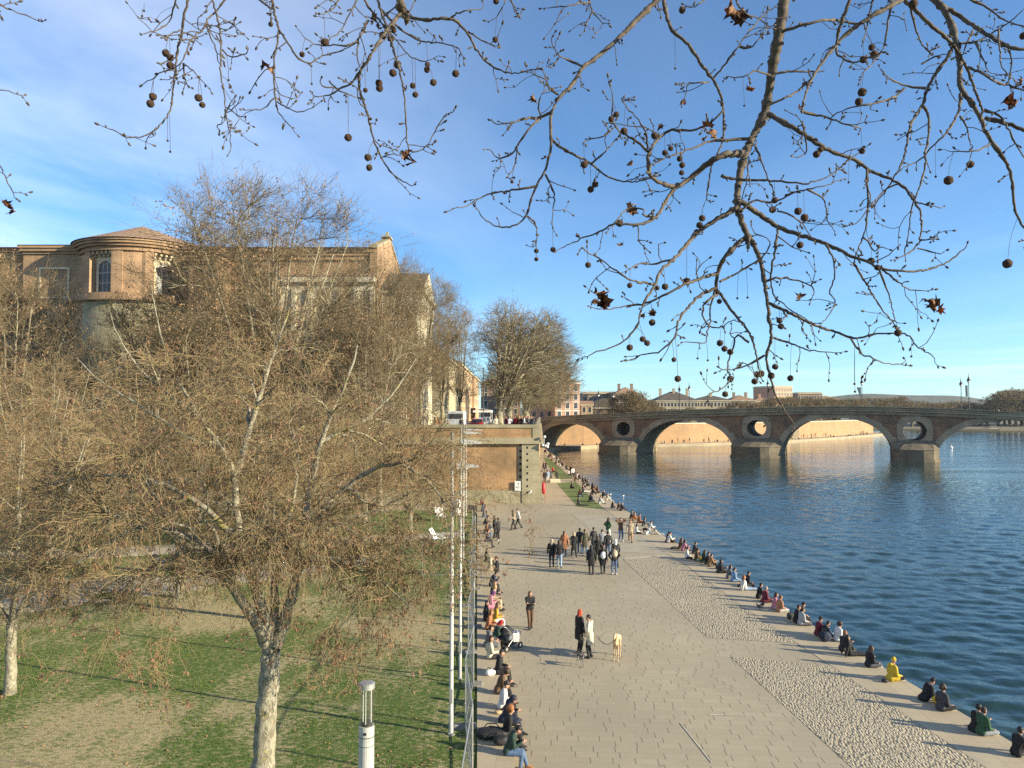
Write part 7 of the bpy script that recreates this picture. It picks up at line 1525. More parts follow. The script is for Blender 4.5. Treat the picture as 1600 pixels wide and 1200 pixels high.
# pose: pelvis, torso lean (deg forward), feet, hands, knee/elbow hints; +Y is forward, x is the person's left(-)/right(+)
POSES = {
 'stand': dict(pel=(0, 0, .93), lean=2, feet=[(-.10, .02, .07), (.10, -.02, .07)], hands=[(-.27, .06, .82), (.27, .08, .82)]),
 'pockets': dict(pel=(0, 0, .93), lean=3, feet=[(-.12, .03, .07), (.11, -.04, .07)], hands=[(-.20, .14, .98), (.20, .14, .98)], eh=[(-1, -.4, 0), (1, -.4, 0)]),
 'walk': dict(pel=(0, 0, .91), lean=5, feet=[(-.09, .30, .08), (.09, -.32, .12)], hands=[(-.26, -.14, .86), (.26, .24, .90)]),
 'walk2': dict(pel=(0, 0, .92), lean=4, feet=[(-.09, -.22, .10), (.09, .20, .08)], hands=[(-.25, .20, .88), (.25, -.12, .86)]),
 'arms_crossed': dict(pel=(0, 0, .92), lean=3, feet=[(-.08, -.10, .08), (.07, .16, .08)], hands=[(.10, .22, 1.20), (-.10, .24, 1.17)], eh=[(-1, .1, -.6), (1, .1, -.6)]),
 'hip': dict(pel=(0, 0, .93), lean=3, feet=[(-.12, .0, .07), (.13, .03, .07)], hands=[(-.19, .03, 1.03), (.19, .03, 1.03)], eh=[(-1, -.3, .2), (1, -.3, .2)]),
 'hands_head': dict(pel=(0, 0, .93), lean=0, feet=[(-.11, .02, .07), (.11, -.02, .07)], hands=[(-.13, .08, 1.60), (.13, .08, 1.60)], eh=[(-1, .1, .3), (1, .1, .3)]),
 'reach': dict(pel=(0, 0, .91), lean=6, feet=[(-.09, .26, .08), (.09, -.26, .10)], hands=[(-.42, .30, 1.06), (.26, .05, .88)]),
 'sit_ledge': dict(pel=(0, 0, .10), lean=14, feet=[(-.11, .50, -.37), (.11, .46, -.37)], hands=[(-.12, .36, .26), (.12, .34, .26)], seat=True),
 'sit_ledge_phone': dict(pel=(0, 0, .10), lean=24, feet=[(-.14, .56, -.37), (.12, .38, -.37)], hands=[(-.06, .42, .36), (.07, .42, .36)], seat=True, nod=30),
 'sit_ledge_chat': dict(pel=(0, 0, .10), lean=4, feet=[(-.08, .55, -.37), (.14, .50, -.37)], hands=[(-.22, .05, .09), (.14, .34, .30)], seat=True, turn=40),
 'knees': dict(pel=(0, 0, .10), lean=16, feet=[(-.12, .56, .07), (.12, .52, .07)], hands=[(-.07, .50, .34), (.08, .50, .36)], seat=True),
 'cross': dict(pel=(0, 0, .10), lean=12, feet=[(.16, .34, .07), (-.16, .30, .07)], hands=[(-.18, .34, .20), (.18, .34, .20)], seat=True, kh=[(-1, .2, .15), (1, .2, .15)]),
 'legs_out': dict(pel=(0, 0, .10), lean=-10, feet=[(-.10, .86, .06), (.09, .88, .06)], hands=[(-.28, -.24, .04), (.28, -.24, .04)], seat=True, kh=[(0, .1, 1), (0, .1, 1)]),
 'dangle': dict(pel=(0, 0, .10), lean=15, feet=[(-.11, .55, -.34), (.11, .52, -.34)], hands=[(-.16, .30, .20), (.16, .30, .20)], seat=True),
 'lean_side': dict(pel=(0, 0, .10), lean=30, feet=[(-.02, .76, .06), (.20, .60, .06)], hands=[(-.12, .46, .10), (.16, .44, .10)], seat=True, nod=20),
 'lie': dict(pel=(0, 0, .11), lean=-82, feet=[(-.10, .86, .07), (.10, .60, .07)], hands=[(-.12, -.18, .30), (.34, -.2, .06)], seat=True),
}
S_ = Vector
def build_pose(key):
    q = POSES[key]; le = R(q['lean']); pel = S_(q['pel']); upv = S_((0, math.sin(le), math.cos(le))); fwd = S_((0, math.cos(le), -math.sin(le)))
    chest = pel + upv * .36; neck = pel + upv * .51; nod = R(q.get('nod', 6)) + le * .35; up2 = S_((0, math.sin(nod), math.cos(nod))) if abs(q['lean']) < 60 else upv
    if abs(q['lean']) > 60: f2 = fwd
    tn = R(q.get('turn', 0)); f2 = S_((math.sin(tn), math.cos(tn) * math.cos(nod), -math.sin(nod))) if abs(q['lean']) < 60 else fwd
    f2 = (f2 - up2 * f2.dot(up2)).normalized(); rt = up2.cross(f2) * -1; rt = f2.cross(up2)
    hd = neck + up2 * .165 + f2 * .02; hips = [pel + S_((-.095, 0, -.02)), pel + S_((.095, 0, -.02))]; sh = [neck + S_((-.175, 0, 0)) - upv * .055, neck + S_((.175, 0, 0)) - upv * .055]
    kh = q.get('kh', [(0, 1, .35), (0, 1, .35)] if not q.get('seat') else [(0, .2, 1), (0, .2, 1)]); eh = q.get('eh', [(-.35, -1, -.2), (.35, -1, -.2)])
    kn = []; ft = []; el = []; hn = []
    for i in (0, 1):
        k, f = ik(hips[i], q['feet'][i], .43, .43, kh[i]); kn.append(k); ft.append(f); e, h = ik(sh[i], q['hands'][i], .28, .26, eh[i]); el.append(e); hn.append(h)
    # body ------------------------------------------------------------
    def cone(a, ra, b, rb): return [(a, ra), (b, rb)]
    B = []
    for i in (0, 1):
        B += [cone(hips[i], .083, kn[i], .056), cone(kn[i], .055, kn[i].lerp(ft[i], .35), .054), cone(kn[i].lerp(ft[i], .35), .054, ft[i], .036)]
        fd = S_((0, 1, 0)); fd = (fd - S_((0, 0, fd.z))).normalized(); B.append([(ft[i] + S_((0, -.02, -.02)), .038), (ft[i] + fd * .14 + S_((0, 0, -.045)), (.035, .04, .022))])
        B += [cone(sh[i], .053, el[i], .040), cone(el[i], .040, hn[i], .026), cone(sh[i], .055, neck - upv * .03, .05)]
        pd = (hn[i] - el[i]).normalized(); B.append([(hn[i], (.024, .024, .024)), (hn[i] + pd * .075, (.036, .022, .03))])
    B += [[(pel + S_((-.07, 0, 0)), .10), (pel + S_((.07, 0, 0)), .10), (pel + upv * .18, (.115, .085, .08))], [(pel + upv * .16, (.11, .085, .08)), (chest + S_((-.06, 0, 0)), .105), (chest + S_((.06, 0, 0)), .105)], [(chest + S_((-.07, 0, 0)), .10), (chest + S_((.07, 0, 0)), .10), (sh[0] + S_((.04, 0, 0)), .06), (sh[1] - S_((.04, 0, 0)), .06)], cone(neck - upv * .03, .06, hd - up2 * .05, .052)]
    B += [[(hd + up2 * .035 - f2 * .01, .088), (hd - up2 * .02 + f2 * .01, .074), (hd + f2 * .035 - up2 * .075, .042)], [(hd + f2 * .085 + up2 * .02, .012), (hd + f2 * .108 - up2 * .022, .013), (hd + f2 * .07 - up2 * .028, .02)]]
    for sgn in (-1, 1): B.append([(hd + rt * sgn * .083 + up2 * .02, (.012, .018, .026)), (hd + rt * sgn * .088 - up2 * .02 , (.01, .014, .02))])
    body = remesh(B, .0135, 'person', 1)
    fb = MB()                                      # fingers, eyes, mouth join the same mesh
    for i in (0, 1):
        pd = (hn[i] - el[i]).normalized(); sd = pd.cross(S_((0, 0, 1))); sd = sd.normalized() if sd.length > .1 else S_((1, 0, 0)); cu = pd.cross(sd).normalized(); cu = cu if cu.z < 0 else -cu; p0 = hn[i] + pd * .07
        for k in range(4):
            a = p0 + sd * (-.027 + .018 * k); l = (.062, .074, .070, .054)[k]; fb.tube([a, a + pd * l * .5 + cu * .008, a + pd * l * .8 + cu * .028, a + pd * l * .85 + cu * .045], [.0095, .009, .008, .006], 6)
        a = hn[i] + pd * .03 - sd * .028; fb.tube([a, a - sd * .03 + pd * .025, a - sd * .032 + pd * .055 + cu * .01], [.011, .010, .007], 6)
    n0 = len(fb.f)
    for sgn in (-1, 1): fb.ball(hd + f2 * .083 + rt * sgn * .031 + up2 * .022, .011, 6, mi=1)
    fb.tube([hd + f2 * .091 - rt * .022 - up2 * .058, hd + f2 * .098 - up2 * .058, hd + f2 * .091 + rt * .022 - up2 * .058], .006, 5, mi=2)
    bm = bmesh.new(); bm.from_mesh(body); fm = bpy.data.meshes.new('f'); fm.from_pydata(fb.v, [], fb.f); fm.polygons.foreach_set('material_index', fb.m); bm.from_mesh(fm)
    for f in bm.faces: f.smooth = True
    bm.to_mesh(body); bm.free()
    for m_ in (M['skin'], M['black'], M['lip']): body.materials.append(m_)
    # clothes ----------------------------------------------------------
    def trunk_sh(e, low=0.0): return [[(pel + S_((-.075, 0, low)), .105 + e), (pel + S_((.075, 0, low)), .105 + e), (pel + upv * .20, (.125 + e, .10 + e, .08))], [(pel + upv * .15, (.125 + e, .10 + e, .08)), (chest + S_((-.07, 0, 0)), .115 + e), (chest + S_((.07, 0, 0)), .115 + e)], [(chest + S_((-.08, 0, 0)), .108 + e), (chest + S_((.08, 0, 0)), .108 + e), (sh[0] + S_((.02, 0, 0)), .068 + e), (sh[1] - S_((.02, 0, 0)), .068 + e), (neck - upv * .01, .07 + e * .5)]]
    def sleeves(e):
        o = []
        for i in (0, 1): w = el[i].lerp(hn[i], .96); o += [cone(sh[i], .064 + e, el[i], .053 + e), cone(el[i], .052 + e, w, .040 + e * .7)]
        return o
    J = trunk_sh(.016) + sleeves(.008); jacket = remesh(J + [[(neck + upv * .01 - f2 * .02, .075), (neck - upv * .02 + f2 * .01, .07)]], .0165, 'jacket')
    K = [list(x) for x in J]; 
    if q.get('seat'): K += [[(pel + S_((-.06, -.04, -.03)), .14), (pel + S_((.06, -.04, -.03)), .14)]] + [cone(hips[i], .115, hips[i].lerp(kn[i], .55), .09) for i in (0, 1)]
    else: K += [[(pel + S_((-.07, 0, 0)), .135), (pel + S_((.07, 0, 0)), .135), (pel + S_((-.10, .0, -.36)), (.10, .13, .03)), (pel + S_((.10, .0, -.36)), (.10, .13, .03))]]
    K += [[(neck - f2 * .09, .075), (neck - f2 * .07 - upv * .05, .085)]]; coat = remesh(K, .0165, 'coat')
    T_ = [[(pel + S_((-.075, 0, -.005)), .108), (pel + S_((.075, 0, -.005)), .108), (pel + upv * .08, (.12, .1, .05))]]
    for i in (0, 1): T_ += [cone(hips[i], .097, kn[i], .070), cone(kn[i], .068, kn[i].lerp(ft[i], .93), .052)]
    trousers = remesh(T_, .0165, 'trousers')
    Sh = []
    for i in (0, 1): Sh.append([(ft[i] + S_((0, -.03, -.018)), (.045, .045, .05)), (ft[i] + S_((0, .15, -.042)), (.044, .05, .028)), (ft[i] + S_((0, .0, .02)), .046)])
    shoes = remesh(Sh, .013, 'shoes')
    H0 = [[(hd + up2 * .048 - f2 * .018, .093), (hd + up2 * .02 - f2 * .035, .086)]]; hs = remesh(H0, .011, 'hair')
    H1_ = H0 + [[(hd - f2 * .055 + up2 * .02, (.085, .06, .08)), (hd - f2 * .075 - up2 * .20, (.085, .045, .08))], [(hd + rt * .07 - f2 * .01 + up2 * .03, .035), (hd + rt * .075 - up2 * .14, .032)], [(hd - rt * .07 - f2 * .01 + up2 * .03, .035), (hd - rt * .075 - up2 * .14, .032)]]; hl = remesh(H1_, .012, 'hair')
    cap = remesh([[(hd + up2 * .062 - f2 * .008, (.098, .104, .075)), (hd + up2 * .04 - f2 * .012, (.098, .102, .06))], [(hd + up2 * .12, .05), (hd + up2 * .06, .09)]], .011, 'hat')
    curl = remesh([[(hd + up2 * .07 - f2 * .03, .115)], [(hd + up2 * .04 - f2 * .055, .115)], [(hd + rt * .05 + up2 * .05 - f2 * .02, .09)], [(hd - rt * .05 + up2 * .05 - f2 * .02, .09)]], .012, 'hair', 0)
    hood = remesh([[(hd + up2 * .03 - f2 * .045, .112), (hd - up2 * .07 - f2 * .06, .10)], [(neck - f2 * .03, .10), (hd - up2 * .05 - f2 * .06, .09)]], .013, 'hood')
    return dict(body=body, jacket=jacket, coat=coat, trousers=trousers, shoes=shoes, short=hs, long=hl, hat=cap, curl=curl, hood=hood, bald=None, hd=hd, hand=hn[1], chest=chest, fwd=fwd)
M['skin'] = simple('skin', (.48, .27, .18), .55, 0, .05); M['lip'] = simple('lips', (.3, .08, .06), .5)
PC = {}
CM = {}
PAL = dict(black=(.012, .012, .014), dark=(.028, .027, .03), charcoal=(.05, .05, .055), grey=(.15, .15, .155), lightgrey=(.38, .39, .40), white=(.70, .69, .66), cream=(.62, .56, .42), beige=(.42, .34, .23), brown=(.12, .065, .035), tan=(.33, .17, .07), orange=(.45, .17, .06),
    rust=(.36, .15, .07), yellow=(.62, .43, .03), mustard=(.5, .3, .03), green=(.03, .09, .04), darkgreen=(.02, .05, .035), khaki=(.09, .085, .05), navy=(.015, .022, .05), blue=(.05, .10, .25), denim=(.09, .15, .27), lightdenim=(.28, .38, .5), sky=(.2, .35, .55), burgundy=(.14, .012, .03), red=(.5, .02, .02), pink=(.55, .22, .3), purple=(.2, .06, .2),
    hblack=(.01, .008, .007), hbrown=(.045, .022, .012), hlight=(.16, .085, .04), hblond=(.42, .28, .12), hred=(.50, .06, .015), hginger=(.3, .11, .03), hgrey=(.3, .29, .27), barebrown=(.42, .2, .10))
def cloth(c):
    if c not in CM:
        m, nt, N, L, b = newmat('cloth ' + c); v = coords(N, L); f = noise(N, L, v, 9, 4, .6, .35, .7); col = PAL[c]; L.new(mixcol(N, L, f, col, tuple(x * .6 for x in col)), b.inputs['Base Color']); b.inputs['Roughness'].default_value = .85 if c[0] != 'h' else .6
        bump(N, L, b, noise(N, L, v, 16, 3, .6, 0, 1), .5, .03); CM[c] = m
    return CM[c]
def person(loc, head, pose, top, leg, hair, hs, label, group=None, outer='jacket', shoe='dark', sc=1.0, detail=True):
    """head: facing, degrees clockwise from away-from-camera"""
    if pose not in PC: PC[pose] = build_pose(pose)
    q = PC[pose]; rt = bpy.data.objects.new('person', q['body']); C.objects.link(rt); rt.location = loc; rt.rotation_euler = (0, 0, -R(head)); rt.scale = (sc,) * 3
    setp(rt, label, 'person', group)
    items = [(outer, outer, top), ('trousers', 'trousers', leg)]
    if detail: items.append(('shoes', 'shoes', shoe))
    if hs in ('short', 'long', 'curl'): items.append((hs, 'hair', hair))
    if hs == 'hat': items += [('hat', 'hat', hair)]
    if hs == 'hood': items += [('short', 'hair', 'hbrown'), ('hood', 'hood', hair)]
    for mk, nm_, col in items:
        me = q[mk]
        if not me.materials: me.materials.append(cloth('black'))
        o = bpy.data.objects.new(nm_, me); C.objects.link(o); o.parent = rt; o.material_slots[0].link = 'OBJECT'; o.material_slots[0].material = cloth(col)
    return rt
GW, GE, GP, GF, GT, GB, GQ = 'people sitting on the seat wall', 'people sitting along the quay edge', 'people walking on the quay', 'people beyond the wall corner', 'people on the street terrace', 'people crossing the bridge', 'people on the far quay'
# --- seat wall (px, py, heading, pose, top, legs, hair colour, hair style, label, outer, shoe)
WALL = [
 (800, 1178, 95, 'sit_ledge_phone', 'darkgreen', 'denim', 'hblack', 'short', 'person in dark leather jacket, blue jeans and tan shoes, nearest on the seat wall', 'jacket', 'tan'),
 (797, 1150, 80, 'sit_ledge', 'black', 'black', 'hginger', 'curl', 'person with curly ginger hair in black, right behind the leather jacket sitter', 'jacket', 'dark'),
 (790, 1127, 100, 'sit_ledge_phone', 'navy', 'navy', 'navy', 'hood', 'person bent forward in a navy hooded puffer coat on the seat wall', 'coat', 'dark'),
 (783, 1107, 90, 'sit_ledge', 'white', 'black', 'hblack', 'hat', 'person with a black cap and white hooded top drinking, on the seat wall', 'jacket', 'dark'),
 (777, 1083, 85, 'sit_ledge_phone', 'brown', 'black', 'hbrown', 'curl', 'person in a brown jacket with dark curly hair on the seat wall', 'jacket', 'dark'),
 (777, 1052, 95, 'sit_ledge', 'black', 'black', 'hblack', 'short', 'person in a long black coat above the black and white bag', 'coat', 'dark'),
 (765, 1029, 80, 'sit_ledge_chat', 'cream', 'dark', 'hbrown', 'long', 'person in a cream puffer jacket sitting on the seat wall below the pram', 'jacket', 'dark'),
 (754, 1010, 90, 'sit_ledge', 'grey', 'grey', 'hbrown', 'short', 'person in a mid grey coat with a dark strap, left of the pram', 'coat', 'dark'),
 (772, 999, 95, 'sit_ledge_phone', 'darkgreen', 'dark', 'red', 'hood', 'person in a dark green coat with a red hood beside the pram', 'jacket', 'dark'),
 (762, 983, 100, 'sit_ledge', 'rust', 'dark', 'hginger', 'long', 'person with long auburn hair above the grey coat sitter', 'jacket', 'dark'),
 (778, 972, 80, 'sit_ledge', 'mustard', 'white', 'hlight', 'long', 'person in a mustard jacket just behind the pram hood', 'jacket', 'dark'),
 (755, 969, 90, 'sit_ledge_chat', 'black', 'black', 'hblack', 'long', 'person all in black leaning back against the fence near the mustard jacket', 'jacket', 'dark'),
 (762, 950, 85, 'sit_ledge_phone', 'pink', 'pink', 'purple', 'hood', 'person in pink and purple clothes on the seat wall', 'coat', 'dark'),
 (770, 940, 95, 'sit_ledge', 'beige', 'beige', 'hblond', 'long', 'fair-haired person with a pale scarf behind the pink coat', 'jacket', 'dark'),
 (778, 933, 90, 'sit_ledge', 'dark', 'navy', 'hbrown', 'short', 'person in dark blue with crossed legs, below the standing black top', 'jacket', 'dark'),
 (768, 916, 80, 'sit_ledge_phone', 'navy', 'dark', 'hblack', 'short', 'person in navy sitting where the twigs cross the seat wall', 'jacket', 'dark'),
 (764, 892, 90, 'sit_ledge', 'beige', 'dark', 'cream', 'hood', 'person in a large beige hooded coat on the seat wall', 'coat', 'dark'),
 (760, 878, 95, 'sit_ledge_chat', 'black', 'black', 'hblack', 'long', 'person in a black coat directly behind the beige hooded coat', 'coat', 'dark'),
 (763, 846, 85, 'sit_ledge', 'navy', 'navy', 'hbrown', 'short', 'person in navy beside the standing pair in black', 'jacket', 'dark'),
 (761, 833, 90, 'sit_ledge', 'tan', 'denim', 'hlight', 'long', 'person with a tan top and jeans left of the standing pair in black', 'jacket', 'dark'),
 (757, 820, 95, 'sit_ledge_phone', 'charcoal', 'navy', 'hblack', 'short', 'person in charcoal with white shoes far along the seat wall', 'jacket', 'white'),
 (755, 808, 90, 'sit_ledge', 'grey', 'denim', 'hbrown', 'short', 'person in grey and jeans, third from the far end of the seat wall', 'jacket', 'dark'),
 (753, 799, 80, 'sit_ledge', 'blue', 'dark', 'hblack', 'long', 'person in a blue top, second from the far end of the seat wall', 'jacket', 'dark'),
 (751, 789, 90, 'sit_ledge', 'burgundy', 'dark', 'hblack', 'short', 'person in burgundy, last at the far end of the seat wall', 'jacket', 'dark')]
for (px, py, h, pose, top, leg, hr, hs, lab, outer, shoe) in WALL:
    q = G(px, py, .45); x = min(q.x, ledge_x(q.y) - .14); x = max(x, ledge_x(q.y) - .5); person((x, q.y, .45), h, pose, top, leg, hr, hs, lab, GW, outer, shoe, .95)
WALK = [
 (828, 982, 170, 'arms_crossed', 'black', 'brown', 'hlight', 'long', 'person in a black blazer with crossed arms walking towards the camera', 'jacket', 'dark'),
 (905, 1021, 60, 'stand', 'black', 'black', 'hred', 'long', 'person with bright red hair and a long black coat standing with the dogs', 'coat', 'dark'),
 (922, 1028, 285, 'pockets', 'cream', 'dark', 'hblack', 'short', 'person in a cream jacket and short dark skirt holding the greyhound leash', 'coat', 'dark'),
 (772, 840, 95, 'pockets', 'black', 'black', 'hbrown', 'short', 'left one of two people in black standing by the seat wall', 'jacket', 'dark'),
 (779, 845, 300, 'stand', 'dark', 'black', 'hblack', 'short', 'right one of two people in black by the seat wall, with white shoes', 'jacket', 'white'),
 (777, 917, 270, 'pockets', 'black', 'grey', 'hblack', 'short', 'person in a black top and grey trousers standing before the beige hooded coat', 'jacket', 'dark'),
 (803, 828, 250, 'reach', 'beige', 'dark', 'hlight', 'long', 'person in a beige coat stepping left with one arm out', 'jacket', 'dark'),
 (810, 826, 265, 'walk', 'white', 'dark', 'hblack', 'short', 'person in a white vest walking just right of the beige coat', 'jacket', 'dark'),
 (862, 887, 5, 'walk2', 'black', 'navy', 'beige', 'hood', 'person in a black coat with fur hood and navy jeans, leftmost of the walking group', 'jacket', 'dark'),
 (874, 888, 0, 'walk', 'black', 'lightdenim', 'hbrown', 'long', 'person in a black jacket and pale jeans, second from left in the walking group', 'jacket', 'dark'),
 (882, 871, 0, 'walk2', 'rust', 'denim', 'hlight', 'long', 'person in a rust brown coat with long hair in the walking group', 'coat', 'dark'),
 (897, 871, 350, 'walk', 'black', 'black', 'beige', 'hood', 'person in a black parka with a beige hood, right of the rust brown coat', 'coat', 'dark'),
 (906, 866, 10, 'walk2', 'dark', 'denim', 'hblack', 'short', 'person with dark jacket and white collar beside the tall khaki coat', 'jacket', 'white'),
 (914, 867, 0, 'walk', 'khaki', 'denim', 'hbrown', 'short', 'tall person in a long dark khaki coat in the middle of the walking group', 'coat', 'dark'),
 (928, 862, 350, 'walk2', 'charcoal', 'dark', 'hblack', 'short', 'person in a charcoal coat behind, right of the tall khaki coat', 'coat', 'dark'),
 (934, 879, 0, 'walk', 'black', 'dark', 'hbrown', 'long', 'person in black with long brown hair in the middle of the walking group', 'coat', 'dark'),
 (941, 866, 10, 'walk2', 'lightgrey', 'dark', 'hblack', 'short', 'person in a light grey top half hidden in the walking group', 'jacket', 'dark'),
 (950, 872, 0, 'walk', 'dark', 'denim', 'hblack', 'short', 'person in dark clothes behind the white backpack', 'jacket', 'dark'),
 (924, 898, 0, 'stand', 'black', 'black', 'hblack', 'long', 'person in black with black leggings, front left of the three nearest walkers', 'coat', 'dark'),
 (942, 897, 5, 'walk2', 'black', 'dark', 'hbrown', 'long', 'person in black carrying the white backpack', 'coat', 'dark'),
 (960, 898, 355, 'pockets', 'black', 'denim', 'hblack', 'short', 'person in a black jacket and blue jeans carrying the beige backpack', 'jacket', 'white'),
 (962, 887, 0, 'walk', 'dark', 'navy', 'white', 'hood', 'person with a white hood just behind the beige backpack', 'jacket', 'dark'),
 (950, 846, 60, 'hip', 'green', 'white', 'hbrown', 'long', 'person in a green coat and white skirt with hands on hips', 'jacket', 'white'),
 (970, 846, 170, 'hands_head', 'brown', 'denim', 'hblack', 'short', 'person in a brown jacket and jeans with hands raised to the head', 'jacket', 'white'),
 (985, 847, 185, 'walk', 'beige', 'tan', 'hlight', 'short', 'person in a beige coat and tan trousers walking near the quay edge', 'coat', 'dark'),
 (819, 785, 90, 'stand', 'white', 'white', 'hblack', 'short', 'left one of two people in white standing against the wall foot', 'jacket', 'dark'),
 (830, 786, 270, 'reach', 'white', 'cream', 'hblack', 'short', 'right one of two people in white at the wall foot, dark haired', 'jacket', 'dark')]
for (px, py, h, pose, top, leg, hr, hs, lab, outer, shoe) in WALK: person(G(px, py, 0) , h, pose, top, leg, hr, hs, lab, GP, outer, shoe, 1.0 + .03 * math.sin(px))
